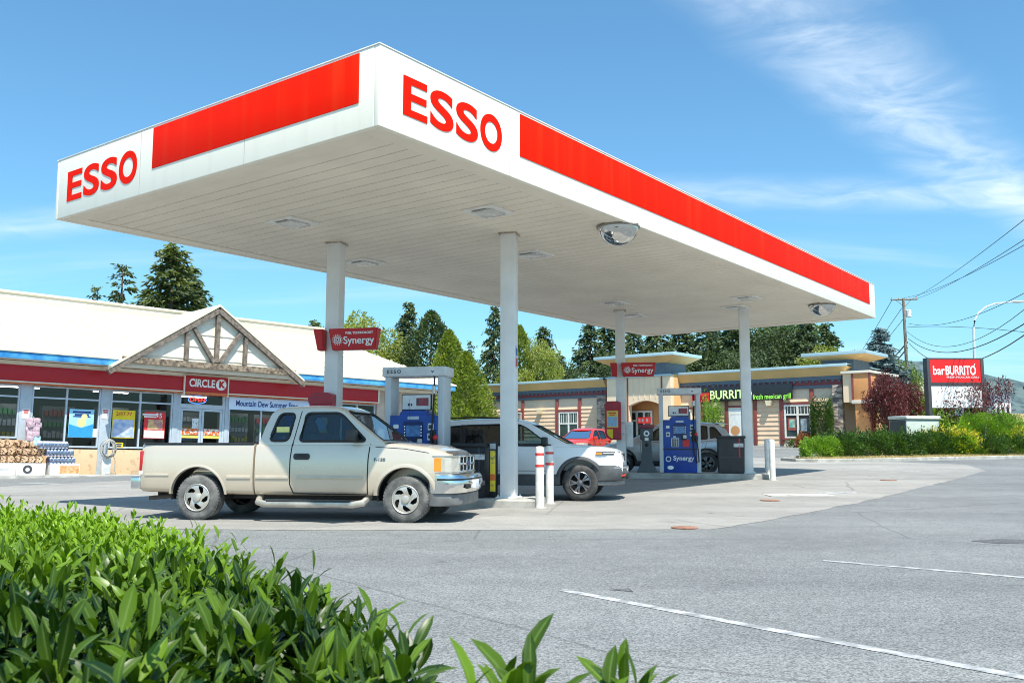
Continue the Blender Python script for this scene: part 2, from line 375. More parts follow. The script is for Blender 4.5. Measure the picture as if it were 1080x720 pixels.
# lids of the fuel tanks let into the apron
M_LID = mat('tank_lid', (.27, .135, .09), .75, var=.3, scale=8); M_PALE = mat('lid_collar', (.48, .47, .44), .7, var=.1, scale=6)
def lid(u, v, r, m, lab, sq=False):
    p = GG(u, v); t = thing('tank_cover', lab, 'manhole cover', (p.x, p.y, p.z + .006))
    if sq: MB().box(-.75, .75, -.40, .40, 0, .012).build('collar', M_PALE, t)
    q = MB().lathe([(r, .013 if sq else 0), (r, .02 if sq else .012), (r * .9, .026 if sq else .018), (0, .026 if sq else .018)], 28).build('lid', m, t)
lid(722, 557, .20, M_LID, 'rusty orange tank cover nearest the camera at the edge of the concrete')
lid(812, 528, .21, M_LID, 'rusty orange tank cover beside the pale square concrete collar')
lid(937, 506.5, .24, M_LID, 'rusty red tank cover farthest right on the pale apron near the hedge')
lid(843, 522.5, .33, mat('lid_grey', (.5, .47, .42), .6), 'pale square tank cover collar on the concrete right of the bollards', True)
struct(patch('painted_patch', [XY(862, 520.6), XY(903, 520.2), XY(905, 518.9), XY(866, 519.2)], M_LINE, .008, .5))

# ================================================================== CANOPY
ZC = 5.46; CO = G(399, 132, ZC); CYAW = 53.12
CM = Matrix.Translation((CO.x, CO.y, 0)) @ Matrix.Rotation(R(CYAW), 4, 'Z')     # X along the long front, Y towards the back left
CL, CW, CH = 23.3, 8.6, 1.135
M_WHITE = mat('canopy_white', (.82, .81, .78), .38, var=.03, scale=1.2)
M_RED = mat('canopy_red', (.72, .012, .006), .32, var=.06, scale=.9)
def streakmat(name, c, dirt, amt, rough):     # weather streaks running down a painted sheet
    m = bpy.data.materials.new(name); nt, b = nodes(m); MATS[name] = m; N = nt.nodes.new; L = nt.links.new
    t = N('ShaderNodeTexCoord'); mp = N('ShaderNodeMapping'); mp.inputs['Scale'].default_value = (2.2, 2.2, .10); L(t.outputs['Object'], mp.inputs[0])
    n = N('ShaderNodeTexNoise'); n.inputs['Scale'].default_value = 2.0; n.inputs['Detail'].default_value = 6; L(mp.outputs[0], n.inputs['Vector'])
    r = N('ShaderNodeValToRGB'); r.color_ramp.elements[0].position = .5; r.color_ramp.elements[1].position = .75
    r.color_ramp.elements[0].color = (*c, 1); r.color_ramp.elements[1].color = tuple(a * (1 - amt) + d * amt for a, d in zip(c, dirt)) + (1,); L(n.outputs[0], r.inputs[0])
    L(r.outputs[0], b.inputs['Base Color']); b.inputs['Roughness'].default_value = rough; b.inputs['Specular IOR Level'].default_value = .2; return m
M_WHITE = streakmat('fascia_white', (.90, .85, .72), (.74, .68, .54), .3, .4)
M_RED = streakmat('fascia_red', (.93, .014, .002), (.90, .045, .008), .6, .6)
for l_ in list(M_RED.node_tree.nodes):
    if l_.type == 'BSDF_PRINCIPLED': l_.inputs['Specular IOR Level'].default_value = .06
M_SOFF = mat('soffit_panel', (.84, .76, .62), .5, var=.06, scale=.7)
M_GAP = mat('soffit_gap', (.22, .21, .19), .8)
canopy = thing('fuel_canopy', 'large white flat fuel station canopy with a red band and ESSO lettering on four columns', 'canopy', M=CM)
MB().box(.02, CL - .02, .02, CW - .02, ZC + .06, ZC + CH - .04).build('roof_deck', M_SOFF, canopy)
f = MB(); tk = .09
f.box(0, CL, -.001, tk, ZC, ZC + CH, .012); f.build('fascia', M_WHITE, canopy)
f = MB(); f.box(0, CL, CW - tk, CW, ZC, ZC + CH, .012); f.build('fascia', M_WHITE, canopy)
f = MB(); f.box(-.002, tk, tk + .003, CW - tk - .003, ZC, ZC + CH, .012); f.build('fascia', M_WHITE, canopy)
f = MB(); f.box(CL - tk, CL, tk + .003, CW - tk - .003, ZC, ZC + CH, .012); f.build('fascia', M_WHITE, canopy)
f = MB(); e = .012                          # thin drip edge along the top
f.box(-e, CL + e, -e, .05, ZC + CH, ZC + CH + .018, .006); f.box(-e, CL + e, CW - .05, CW + e, ZC + CH, ZC + CH + .018, .006)
f.box(-e, .05, .053, CW - .053, ZC + CH, ZC + CH + .018, .006); f.box(CL - .05, CL + e, .053, CW - .053, ZC + CH, ZC + CH + .018, .006)
f.build('edge_trim', mat('trim_white', (.8, .79, .76), .45), canopy)
M_JOINT = mat('joint_grey', (.50, .46, .40), .6)
for k in range(1, 8): x = CL * k / 8; MB().box(x - .006, x + .006, -.0028, -.0005, ZC + .004, ZC + CH - .002).build('panel_joint', M_JOINT, canopy)
for k in range(1, 3): y = CW * k / 3; MB().box(-.0036, -.0005, y - .006, y + .006, ZC + .004, ZC + CH - .002).build('panel_joint', M_JOINT, canopy)
FR = Frame((CO.x, CO.y, 0), CYAW)
xr0 = FR.at(548, 150)[0]; xr1 = FR.at(917, 320)[0]
zr0, zr1 = ZC + CH * .345, ZC + CH - .035
MB().box(xr0, xr1, -.013, -.003, zr0, zr1, .002).build('red_band', M_RED, canopy)
FL = Frame((CO.x, CO.y, 0), CYAW - 90)     # the short end: its X runs from the back corner to the near corner (negative)
xl0 = -FL.at(162, 150)[0]; xl1 = -FL.at(379, 90)[0]
MB().box(-.014, -.004, xl1, xl0, zr0, zr1, .002).build('red_band', M_RED, canopy)
M_LET = mat('letter_red', (.86, .012, .002), .6, var=.04, spec=.06)
tw = FR.at(529, 130)[0] - FR.at(425, 100)[0]; tx = (FR.at(529, 130)[0] + FR.at(425, 100)[0]) / 2
def esso(loc, width, height, face):
    x = -.5
    for ch, wf, bo in (('E', .222, .022), ('S', .228, .026), ('S', .228, .026), ('O', .241, .034)):
        me = text_mesh(ch, 1.0, .004, bo); v = np.array([q.co[:] for q in me.vertices]); w = np.ptp(v[:, 0]); h = np.ptp(v[:, 1]); c = (v.max(0) + v.min(0)) / 2
        hh = height * (1.0 if ch == 'E' else 1.03)
        me.transform(Matrix.Translation(((x + wf / 2) * width, 0, 0)) @ Matrix.Diagonal((width * wf / w, hh / h, 1, 1)) @ Matrix.Translation((-c[0], -c[1], 0))); x += wf + .027
        me.materials.clear(); me.materials.append(M_LET)
        me.transform(Matrix.Translation(loc) @ Matrix.Rotation(0 if face == '-y' else -PI / 2, 4, 'Z') @ Matrix.Rotation(PI / 2, 4, 'X'))
        link('lettering', me, canopy)
esso((tx, -.006, ZC + CH * .505), tw, CH * .5, '-y')
ya, yb = -FL.at(72, 190)[0], -FL.at(145, 170)[0]
esso((-.008, (ya + yb) / 2, ZC + CH * .49), ya - yb, CH * .5, '-x')
# soffit: planks across the short way on a dark backing, with a border strip
f = MB(); b0 = .42; pw = .31; x = b0
while x < CL - b0 - .05:
    f.box(x + .009, min(x + pw, CL - b0) - .009, b0, CW - b0, ZC + .028, ZC + .052); x += pw
f.build('soffit', M_SOFF, canopy)
f = MB(); f.box(tk, CL - tk, tk, CW - tk, ZC + .053, ZC + .058); f.build('soffit_backing', M_GAP, canopy)
f = MB(); f.box(tk + .002, CL - tk - .002, tk + .002, b0 - .008, ZC + .012, ZC + .05, .004); f.box(tk + .002, CL - tk - .002, CW - b0 + .008, CW - tk - .002, ZC + .012, ZC + .05, .004)
f.box(tk + .002, b0 - .008, b0 - .005, CW - b0 + .005, ZC + .012, ZC + .05, .004); f.box(CL - b0 + .008, CL - tk - .002, b0 - .005, CW - b0 + .005, ZC + .012, ZC + .05, .004)
f.build('soffit_border', mat('border_panel', (.84, .76, .62), .5, var=.05, scale=1), canopy)
M_LAMP = mat('lamp_frame', (.8, .79, .75), .4); M_LENS = mat('lamp_lens', (.62, .62, .58), .25, var=.15, scale=18)
MI = CM.inverted()
for (u, v) in ((309, 235.5), (385, 277.5), (515, 224), (562, 269), (648, 320), (668, 333), (788, 314.5), (776, 324.5)):
    q = MI @ G(u, v, ZC); f = MB(); f.box(q.x - .36, q.x + .36, q.y - .36, q.y + .36, ZC - .006, ZC + .027, .006)
    o = f.build('light_fixture', M_LAMP, canopy)
    f = MB(); f.box(q.x - .23, q.x + .23, q.y - .23, q.y + .23, ZC - .03, ZC - .007, .012); f.build('lens', M_LENS, o)
    f = MB(); f.box(q.x - .3, q.x - .25, q.y - .16, q.y + .16, ZC - .012, ZC - .007); f.box(q.x + .25, q.x + .3, q.y - .16, q.y + .16, ZC - .012, ZC - .007); f.build('vent_slot', M_GAP, o)
# columns
COLS = {k: G(u, v, ZC) for k, (u, v) in dict(A=(354, 257), B=(537, 247), C=(654, 328), D=(785, 325)).items()}
ISL = {'AB': ('A', 'B'), 'CD': ('C', 'D')}
AX = {}
M_COLM = mat('column_white', (.76, .76, .75), .4, var=.05, scale=2.5)
for kk, (a, b) in ISL.items():
    d = COLS[b] - COLS[a]; yaw = math.atan2(d.y, d.x); AX[kk] = yaw
    for c in (a, b):
        p = COLS[c]; base = g(p.x, p.y) + .16
        W = Matrix.Translation((p.x, p.y + .1, 0)) @ Matrix.Rotation(yaw, 4, 'Z'); f = MB(); w = .15
        f.box(-w, w, -w, w, base, ZC + .03, .018, M=MI @ W)
        o = f.build('column', M_COLM, canopy)
        f = MB(); f.box(-w - .04, w + .04, -w - .04, w + .04, ZC + .004, ZC + .03, .003, M=MI @ W); f.build('column_collar', mat('collar_rusty', (.5, .47, .4), .6, c2=(.3, .22, .14), scale=14), o)
        f = MB(); f.box(-w - .07, w + .07, -w - .07, w + .07, base, base + .03, .006, M=MI @ W)
        for ix in (-1, 1):
            for iy in (-1, 1): f.cyl((ix * .18, iy * .18, base + .03), (ix * .18, iy * .18, base + .06), .014, 6, M=MI @ W)
        f.build('base_plate', M_COLM, o)
# islands
def island(kk, x0, x1, hw=.56):
    a, b = ISL[kk]; p = COLS[a]; M = Matrix.Translation((p.x, p.y + .1, 0)) @ Matrix.Rotation(AX[kk], 4, 'Z')
    L = (COLS[b] - COLS[a]).length; n = 14; f = MB(); top = []; pts = []
    for x in np.linspace(x0, L + x1, n): pts.append((x, -hw))
    for x in np.linspace(L + x1, x0, n): pts.append((x, hw))
    bot = []; vs = []
    for (x, y) in pts:
        w = M @ Vector((x, y, 0)); z = g(w.x, w.y)
        vs.append((w.x, w.y, z - .05)); vs.append((w.x, w.y, z + .135))
        w2 = M @ Vector((x + (.025 if x == x0 else -.025 if x == L + x1 else 0), y * (1 - .025 / hw), 0)); vs.append((w2.x, w2.y, z + .16))
    m = len(pts); fs = []
    for i in range(m):
        j = (i + 1) % m; fs += [[3 * i, 3 * j, 3 * j + 1, 3 * i + 1], [3 * i + 1, 3 * j + 1, 3 * j + 2, 3 * i + 2]]
    fs += [[3 * i + 2, 3 * (i + 1) + 2, 3 * (m - 2 - i) + 2, 3 * (m - 1 - i) + 2] for i in range(n - 1)]
    f.faces(vs, fs); o = f.build('pump_island', M_KERB, None, 25); struct(o); return M, L
IM, IL = {}, {}
IM['AB'], IL['AB'] = island('AB', -1.4, .62); IM['CD'], IL['CD'] = island('CD', -1.3, .55)
M_EDGE = mat('island_steel', (.34, .36, .38), .5, .3, var=.1)
def on_island(kk, u, dy=0.0):        # world point on the island's centre line seen at column u of the photo
    M = IM[kk]; inv = M.inverted(); e = inv @ EYE; r = inv.to_3x3() @ ray(u, 490); t = (dy - e.y) / r.y; p = e + r * t
    w = M @ Vector((p.x, dy, 0)); return Vector((w.x, w.y, g(w.x, w.y) + .16))
# ================================================================== ON THE ISLANDS
M_BLUE = mat('pump_blue', (.012, .06, .33), .35, var=.12, scale=3)
M_DBLUE = mat('pump_dark_blue', (.008, .025, .13), .4)
M_GREYM = mat('pump_grey', (.56, .58, .6), .4, var=.06, scale=3)
M_BLACK = mat('black_plastic', (.018, .018, .02), .5, var=.2)
M_RUB = mat('black_rubber', (.012, .012, .012), .55, var=.2)
M_WPL = mat('white_plastic', (.78, .78, .77), .45)
M_TXT = mat('print_white', (.85, .85, .85), .5); M_TXD = mat('print_dark', (.06, .06, .07), .6)
M_SCR = mat('screen', (.10, .22, .45), .15, var=.3, scale=9)
M_REDP = mat('sign_red', (.50, .008, .015), .35, var=.05)
M_YEL = mat('label_yellow', (.85, .62, .03), .5, var=.1)
M_STEEL = mat('steel', (.6, .6, .6), .3, .9, var=.1)
def rounded(x0, x1, z0, z1, r, n=5):
    out = []
    for cx, cz, a in ((x1 - r, z1 - r, 0), (x0 + r, z1 - r, 90), (x0 + r, z0 + r, 180), (x1 - r, z0 + r, 270)):
        for k in range(n + 1):
            t = R(a + 90 * k / n); out.append((cx + r * math.cos(t), cz + r * math.sin(t)))
    return out
def pump(kk, u, label, yaw_off=0.0):
    p = on_island(kk, u)
    t = thing('fuel_pump', label, 'fuel pump', p, AX[kk] + yaw_off, 'fuel pumps under the canopy')
    W = .63
    f = MB(); f.box(-W + .13, W - .13, -.26, .26, .0, 1.62, .02); f.prism([(-.3, 1.60), (.3, 1.60), (.3, 1.66), (.24, 1.72), (-.24, 1.72), (-.3, 1.66)], 'y', -.25, .25)
    f.build('cabinet', M_BLUE, t)
    f = MB(); f.box(-W + .12, W - .12, -.266, .266, .70, .735); f.box(-W + .14, W - .14, -.24, .24, -.0, .03); f.build('seam', M_BLACK, t)
    for s in (-1, 1):
        f = MB(); f.box(s * W - (.0 if s > 0 else -.0) - (.135 if s > 0 else 0), s * W + (.135 if s < 0 else 0), -.24, .24, 0, 2.41, .03, seg=3); f.build('post', M_GREYM, t)
    f = MB(); f.box(-W - .05, W + .05, -.28, .28, 2.40, 2.60, .035, seg=3); hd = f.build('header', mat('header_grey', (.66, .67, .68), .4), t)
    text('lettering', 'ESSO', .1, M_TXD, hd, (-.42, -.284, 2.5), bold=.002, space=1.5); text('emblem', 'v', .1, M_TXD, hd, (.40, -.284, 2.5), bold=.001, sx=1.5)
    for side, sy in (('-y', -1), ('+y', 1)):
        f = MB(); y = sy * .262
        def plate(x0, x1, z0, z1, th=.012): f.prism(rounded(x0, x1, z0, z1, min(.02, (z1 - z0) * .3)), 'y', y, y + sy * th)
        plate(-.2, .2, 1.12, 1.5, .022); f.build('screen_surround', M_DBLUE, t); f = MB(); y = sy * .284
        plate(-.15, .15, 1.2, 1.42, .006); f.build('screen', M_SCR, t); f = MB()
        for s in (-1, 1):
            for k in range(4): f.box(s * .175 - .013, s * .175 + .013, min(y, y + sy * .01), max(y, y + sy * .01), 1.2 + k * .06, 1.235 + k * .06, .003)
        f.build('button', M_WPL, t)
        y = sy * .262; f = MB(); plate(-.12, .12, 1.535, 1.6, .015); f.build('badge', mat('badge_silver', (.5, .55, .62), .35), t)
        f = MB(); plate(-.27, -.03, .79, 1.06, .02); f.build('keypad', M_GREYM, t)
        f = MB(); yy = sy * .283
        for ix in range(3):
            for iz in range(4): f.box(-.24 + ix * .07, -.19 + ix * .07, min(yy, yy + sy * .006), max(yy, yy + sy * .006), .81 + iz * .06, .85 + iz * .06, .002)
        f.build('key', M_BLACK, t)
        f = MB(); plate(.08, .28, .79, 1.02, .018); f.build('receipt_slot', mat('nozzle_red', (.62, .02, .02), .4), t)
        f = MB(); plate(.03, .2, 1.0, 1.17, .03); f.build('card_reader', M_BLACK, t)
        f = MB(); plate(.1, .2, 1.05, 1.15, .036); f.build('card_slot', M_GREYM, t)
        f = MB(); plate(-.42, -.30, 1.1, 1.24); plate(-.42, -.31, 1.36, 1.44); plate(.31, .43, 1.32, 1.46); plate(.30, .42, 1.12, 1.26); plate(-.2, -.12, 1.08, 1.13)
        f.build('sticker', M_WPL, t)
        f = MB(); yy = sy * .275
        for (x, z, a) in ((-.36, 1.17, .04), (.36, 1.19, .038), (.37, 1.39, .045)): f.box(x - a, x + a, min(yy, yy + sy * .003), max(yy, yy + sy * .003), z - a * .8, z + a * .8)
        f.build('sticker_print', M_TXD, t)
        x0 = -.1 if sy < 0 else .1
        text('lettering', 'Synergy', .2, M_TXT, t, (.10, sy * .264, .44), face=side, bold=.004)
        f = MB(); f.lathe([(.085, 0), (.085, .004), (.06, .004), (.06, 0)], 20, Matrix.Translation((-.36, sy * .262, .42)) @ Matrix.Rotation(-PI / 2 * sy, 4, 'X'), cap=False)
        f.lathe([(.075, 0), (.075, .004), (.0, .004)], 20, Matrix.Translation((-.30, sy * .262, .16)) @ Matrix.Rotation(-PI / 2 * sy, 4, 'X') @ Matrix.Diagonal((1.3, .8, 1, 1)))
        f.build('emblem', M_TXT, t)
        # hose from the header down to the nozzle in its boot on the right
        h = MB(); q = sy * .30
        h.tube([(.44, q * .9, 2.4), (.45, q * 1.02, 2.1), (.43, q * 1.1, 1.6), (.40, q * 1.15, 1.1), (.42, q * 1.2, .6), (.50, q * 1.2, .30), (.56, q * 1.2, .34), (.54, q * 1.15, .7), (.50, q * 1.1, 1.0)], .018, 8)
        ho = h.build('hose', M_RUB, t)
        h = MB(); h.cyl((.44, q * .98, 2.05), (.44, q * 1.02, 2.2), .035, 10); h.build('breakaway', M_STEEL, ho)
        n = MB(); n.tube([(.50, q * 1.1, .92), (.495, q * 1.12, 1.06), (.48, q * 1.1, 1.2), (.45, q * .98, 1.28)], [.03, .038, .03, .016], 8); n.tube([(.52, q * 1.16, .96), (.54, q * 1.2, 1.08), (.50, q * 1.12, 1.18)], .01, 6)
        no = n.build('nozzle', M_BLACK, t); n = MB(); n.sphere((.485, q * 1.13, 1.17), .05, (1, .8, 1.2), 10, 8); n.build('splash_guard', mat('nozzle_red', (.62, .02, .02), .4), no)
        f = MB(); f.box(.36, .48, min(sy * .26, sy * .31), max(sy * .26, sy * .31), .95, 1.33, .012); f.build('nozzle_boot', M_BLACK, t)
    f = MB(); f.box(-.34, .30, -.03, .03, 1.73, 2.06, .008); fr = f.build('media_frame', M_BLACK, t)
    f = MB(); f.box(-.32, .28, -.036, -.031, 1.75, 2.04); f.build('media_print', M_WPL, fr)
    f = MB(); f.box(-.02, .24, -.041, -.037, 1.82, 1.98); f.build('media_picture', mat('media_colour', (.5, .05, .06), .4, c2=(.05, .06, .09), scale=9), fr)
    f = MB(); f.box(-.2, -.16, -.041, -.037, 1.82, 1.87); f.box(-.14, -.11, -.041, -.037, 1.82, 1.87); f.build('media_text', M_TXD, fr)
    f = MB(); f.cyl((0, 0, 1.70), (0, 0, 1.74), .1); f.build('media_foot', M_BLACK, fr)
    return t
pump('AB', 440, 'blue fuel pump with grey arch behind the beige pickup truck')
pump('CD', 717.5, 'blue fuel pump with grey arch beside the black bin on the far island')

def bin_(kk, u, w, h, label, stripe_m, sx):
    p = on_island(kk, u); t = thing('waste_bin', label, 'bin', p, AX[kk], 'black bins on the pump islands')
    f = MB(); q = w / 2
    vs = []
    for z, a in ((0, .94), (.06, .95), (h * .86, 1.0), (h * .93, 1.0)):
        for (x, y) in ((-q, -.3), (q, -.3), (q, .3), (-q, .3)): vs.append((x * a, y * a, z))
    fs = [[4 * i + k, 4 * i + (k + 1) % 4, 4 * i + 4 + (k + 1) % 4, 4 * i + 4 + k] for i in range(3) for k in range(4)] + [[3, 2, 1, 0], [12, 13, 14, 15]]
    b = bmesh.new(); vv = [b.verts.new(v) for v in vs]; [b.faces.new([vv[i] for i in c]) for c in fs]; bmesh.ops.recalc_face_normals(b, faces=b.faces[:])
    bmesh.ops.bevel(b, geom=b.edges[:], offset=.02, segments=2, affect='EDGES'); f.join(b)
    f.build('body', mat('bin_black', (.022, .023, .027), .42, var=.25, scale=5), t)
    f = MB(); f.box(-q - .03, q + .03, -.33, .33, h * .93, h, .02); f.build('lid', M_BLACK, t)
    f = MB(); f.box(-q * .97, q * .97, -.304, -.298, h * .42, h * .435); f.build('seam', mat('bin_seam', (.05, .05, .055), .4), t)
    f = MB(); f.box(sx - .02, sx + .02, -.308, -.303, h * .43, h * .93); f.build('stripe', stripe_m, t)
    f = MB(); f.box(sx - .17, sx + .12, -.316, -.309, h * .70, h * .80); f.build('label_plate', mat('label_pale', (.62, .62, .62), .4, c2=(.3, .3, .3), scale=20, lo=.3, hi=.5), t)
    return t
bin_('CD', 771, .80, 1.13, 'black waste bin with red stripe beside the far right canopy column', mat('stripe_red', (.6, .02, .02), .4), .24)
bin_('AB', 499, .62, 1.06, 'black waste bin behind the nose of the beige pickup', mat('stripe_dark', (.05, .05, .06), .4), .2)
# stand with yellow warning labels beside the black bin
p = on_island('AB', 520.5, -.05); t = thing('notice_post', 'black post with yellow warning labels between the pickup nose and the column', 'post', p, AX['AB'])
MB().box(-.075, .075, -.06, .06, .02, 1.09, .01).build('post', M_BLACK, t); MB().box(-.1, .1, -.1, .1, 0, .02, .004).build('foot', M_BLACK, t)
MB().box(-.055, .055, -.066, -.061, .12, .92, .002).build('label_strip', mat('warn_yellow', (.86, .66, .04), .5, c2=(.35, .3, .12), scale=11, lo=.36, hi=.46), t)
MB().box(-.05, .05, -.071, -.067, .34, .46, .001).build('warning_sign', mat('warn_orange', (.75, .16, .03), .5), t)
MB().box(-.06, .06, -.068, -.061, .95, 1.06, .002).build('cap_label', mat('label_steel', (.4, .42, .42), .4), t)

# windscreen cleaning post
p = on_island('CD', 682.5); t = thing('cleaning_post', 'dark grey flared post with round emblem on the far pump island', 'post', p, AX['CD'])
f = MB(); vs = []
for z, a, b in ((0, .31, .26), (.05, .30, .26), (.3, .18, .17), (.45, .15, .15), (1.02, .14, .14)):
    for (x, y) in ((-a, -b), (a, -b), (a, b), (-a, b)): vs.append((x, y, z))
f.faces(vs, [[4 * i + k, 4 * i + (k + 1) % 4, 4 * i + 4 + (k + 1) % 4, 4 * i + 4 + k] for i in range(4) for k in range(4)] + [[3, 2, 1, 0], [16, 17, 18, 19]])
M_CHAR = mat('charcoal', (.065, .075, .085), .45, var=.15)
f.build('pedestal', M_CHAR, t); MB().box(-.2, .2, -.17, .17, 1.0, 1.38, .03).build('dispenser', M_CHAR, t)
MB().box(-.23, .23, -.2, .2, 1.36, 1.48, .02).build('cap', mat('cap_maroon', (.22, .03, .05), .4), t)
f = MB(); f.lathe([(.09, 0), (.09, .006), (.045, .006), (.045, 0)], 20, Matrix.Translation((0, -.171, 1.2)) @ Matrix.Rotation(PI / 2, 4, 'X'), cap=False); f.build('emblem', M_TXT, t)
MB().box(-.06, .06, -.176, -.171, .98, 1.07).build('label', M_WPL, t)
MB().lathe([(.04, 0), (.06, .0), (.0, .04)], 10, Matrix.Translation((0, -.15, .85)) @ Matrix.Rotation(PI / 2, 4, 'X')).build('knob', M_BLACK, t)

# display with squeegee poster in front of the two rear columns
def display(c, label, dx=0.0, dz=0.0):
    p = COLS[c]; kk = 'AB' if c == 'A' else 'CD'; z0 = g(p.x, p.y) + .16
    W = Matrix.Translation((p.x, p.y + .1, z0)) @ Matrix.Rotation(AX[kk], 4, 'Z') @ Matrix.Translation((-.24 + dx, -.26, dz))
    t = thing('service_display', label, 'display', M=W, group='red service displays on the columns')
    f = MB(); f.prism([(-.25, 1.98), (.25, 1.98), (.25, 2.16), (.16, 2.2), (-.16, 2.2), (-.27, 2.08)], 'y', -.14, .10); f.build('hood', mat('display_maroon', (.36, .01, .03), .3), t)
    f = MB(); f.prism([(-.25, 1.98), (-.25, 1.2), (-.2, 1.08), (-.08, 1.0), (.25, 1.0), (.25, 1.98)], 'y', -.10, .08); f.build('body', mat('display_red', (.45, .012, .03), .35), t)
    f = MB(); f.box(-.19, .16, -.108, -.101, 1.38, 1.9, .003); po = f.build('poster', mat('poster_yellow', (.8, .6, .1), .5, var=.1), t)
    f = MB(); f.box(-.15, .12, -.113, -.109, 1.42, 1.72); f.build('picture', mat('poster_blue', (.25, .5, .75), .5, c2=(.65, .25, .25), scale=14, lo=.3, hi=.48), po)
    f = MB(); f.box(-.13, .10, -.112, -.109, 1.81, 1.85); f.build('printed_line', mat('letters_red', (.6, .03, .03), .5), po); f = MB(); f.box(-.10, .07, -.112, -.109, 1.76, 1.785); f.build('printed_line', mat('letters_red', (.6, .03, .03), .5), po)
    f = MB(); f.prism([(-.19, 1.33), (-.19, 1.22), (-.15, 1.13), (-.05, 1.05), (0, 1.04), (0, 1.33)], 'y', -.107, -.101); f.build('yellow_panel', M_YEL, t)
    f = MB(); f.prism([(.02, 1.04), (.21, 1.04), (.21, 1.2), (.12, 1.31), (.02, 1.2)], 'y', -.16, -.101); f.build('pocket', mat('display_maroon', (.36, .01, .03), .3), t)
    f = MB(); f.box(-.2, -.14, .08, .14, 1.2, 1.26); f.box(.1, .35, .06, .12, 1.5, 1.56); f.box(.1, .35, .06, .12, 1.15, 1.21); f.build('bracket', M_GREYM, t)
display('A', 'red service display on the column behind the pickup cab, only its hood showing', .13, -.10)
display('C', 'red and yellow service display with poster on the far column above the white SUV')
p = COLS['C']; W = Matrix.Translation((p.x, p.y + .1, g(p.x, p.y) + .16)) @ Matrix.Rotation(AX['CD'], 4, 'Z')
t = thing('wall_box', 'white upright box mounted on the side of the far rear column', 'box', M=W)
MB().box(.155, .37, -.17, .1, .78, 1.56, .015).build('housing', M_WPL, t); MB().box(.18, .345, -.176, -.171, 1.1, 1.48, .002).build('front_label', mat('label_soft', (.68, .7, .72), .5), t)
# red sign boxes on the rear columns
def column_sign(c, zt, hh, label):
    p = COLS[c]; kk = 'AB' if c == 'A' else 'CD'
    W = Matrix.Translation((p.x, p.y + .1, zt)) @ Matrix.Rotation(AX[kk], 4, 'Z')
    t = thing('column_sign', label, 'sign', M=W, group='red signs on the canopy columns')
    def fr(x0, x1, i0, i1, y0=-.38, y1=-.155):
        vs = [(x0, y0, hh), (x1, y0, hh), (x1, y1, hh), (x0, y1, hh), (x0 + i0, y0 + .07, 0), (x1 - i1, y0 + .07, 0), (x1 - i1, y1, 0), (x0 + i0, y1, 0)]
        b = bmesh.new(); vv = [b.verts.new(v) for v in vs]
        for c_ in ([0, 1, 2, 3], [7, 6, 5, 4], [0, 4, 5, 1], [1, 5, 6, 2], [2, 6, 7, 3], [3, 7, 4, 0]): b.faces.new([vv[i] for i in c_])
        bmesh.ops.recalc_face_normals(b, faces=b.faces[:]); bmesh.ops.bevel(b, geom=b.edges[:], offset=.012, segments=2, affect='EDGES'); m = MB(); m.join(b); return m
    fr(.03, 1.11, .06, .07).build('sign_box', M_REDP, t); fr(-.31, -.1, .07, -.0).build('sign_box', M_REDP, t)
    tilt = Matrix.Translation((0, -.345, hh / 2)) @ Matrix.Rotation(math.atan2(.07, hh), 4, 'X')
    for s, z, sz, b in (('Synergy', -.03, .215, .003), ('FUEL TECHNOLOGY', .125, .065, .002)):
        me = text_mesh(s, sz, .004, b); me.materials.append(M_TXT); me.transform(tilt @ Matrix.Translation((.69 if sz > .1 else .71, -.006, z)) @ Matrix.Rotation(PI / 2, 4, 'X')); link('lettering', me, t)
    f = MB(); K = tilt @ Matrix.Translation((.225, -.003, -.01)) @ Matrix.Rotation(PI / 2, 4, 'X')
    f.lathe([(.045, 0), (.045, .005), (.025, .005), (.025, 0)], 16, K, cap=False); f.lathe([(.08, 0), (.08, .005), (.063, .005), (.063, 0)], 20, K, cap=False)
    for k in range(16): a = 2 * PI * k / 16; f.box(-.006, .006, .09, .115, 0, .005, M=K @ Matrix.Rotation(a, 4, 'Z'))
    f.build('emblem', M_TXT, t)
column_sign('A', 3.17, .44, 'red fuel sign box on the column above the pickup truck')
column_sign('C', 3.36, .43, 'red fuel sign box on the far column in front of the tower building')
p = COLS['B']; W = Matrix.Translation((p.x, p.y + .1, 0)) @ Matrix.Rotation(AX['AB'], 4, 'Z')
t = thing('small_notice', 'small red and blue notice stuck high on the side of the nearest column', 'notice', M=W)
MB().box(.151, .158, -.1, .06, 2.75, 3.2, .002).build('plate', mat('notice_pale', (.6, .62, .66), .5), t); MB().box(.159, .162, -.09, .05, 2.78, 2.95).build('red_field', M_REDP, t); MB().box(.159, .162, -.09, .05, 3.0, 3.15).build('blue_field', M_BLUE, t)

# bollards
M_BOL = mat('bollard_white', (.78, .78, .76), .5, c2=(.6, .59, .55), scale=5); M_BRED = mat('bollard_red', (.66, .05, .04), .5)
def bollard(u, v, label, red, r=.082, h=1.17):
    p = GG(u, v); z = g(p.x, p.y); t = thing('bollard', label, 'bollard', (p.x, p.y + r, z), 0, 'white steel bollards')
    MB().lathe([(r, 0), (r, h - .05), (r * .9, h - .015), (r * .6, h), (0, h + .003)], 20).build('post', M_BOL, t)
    MB().lathe([(r + .05, .004), (r + .05, .012), (r + .003, .012)], 20, cap=False).build('base_ring', mat('ring_grey', (.5, .49, .46), .8), t)
    if red:
        for z0 in (h - .17, h - .39): MB().lathe([(r + .001, z0), (r + .004, z0), (r + .004, z0 + .045), (r + .001, z0 + .045)], 20, cap=False).build('red_stripe', M_BRED, t)
    return t
bollard(569.5, 536, 'white bollard with two red stripes nearest the camera, beside the near column', True)
bollard(580, 531.5, 'white bollard with two red stripes just behind the front one, before the white SUV', True)
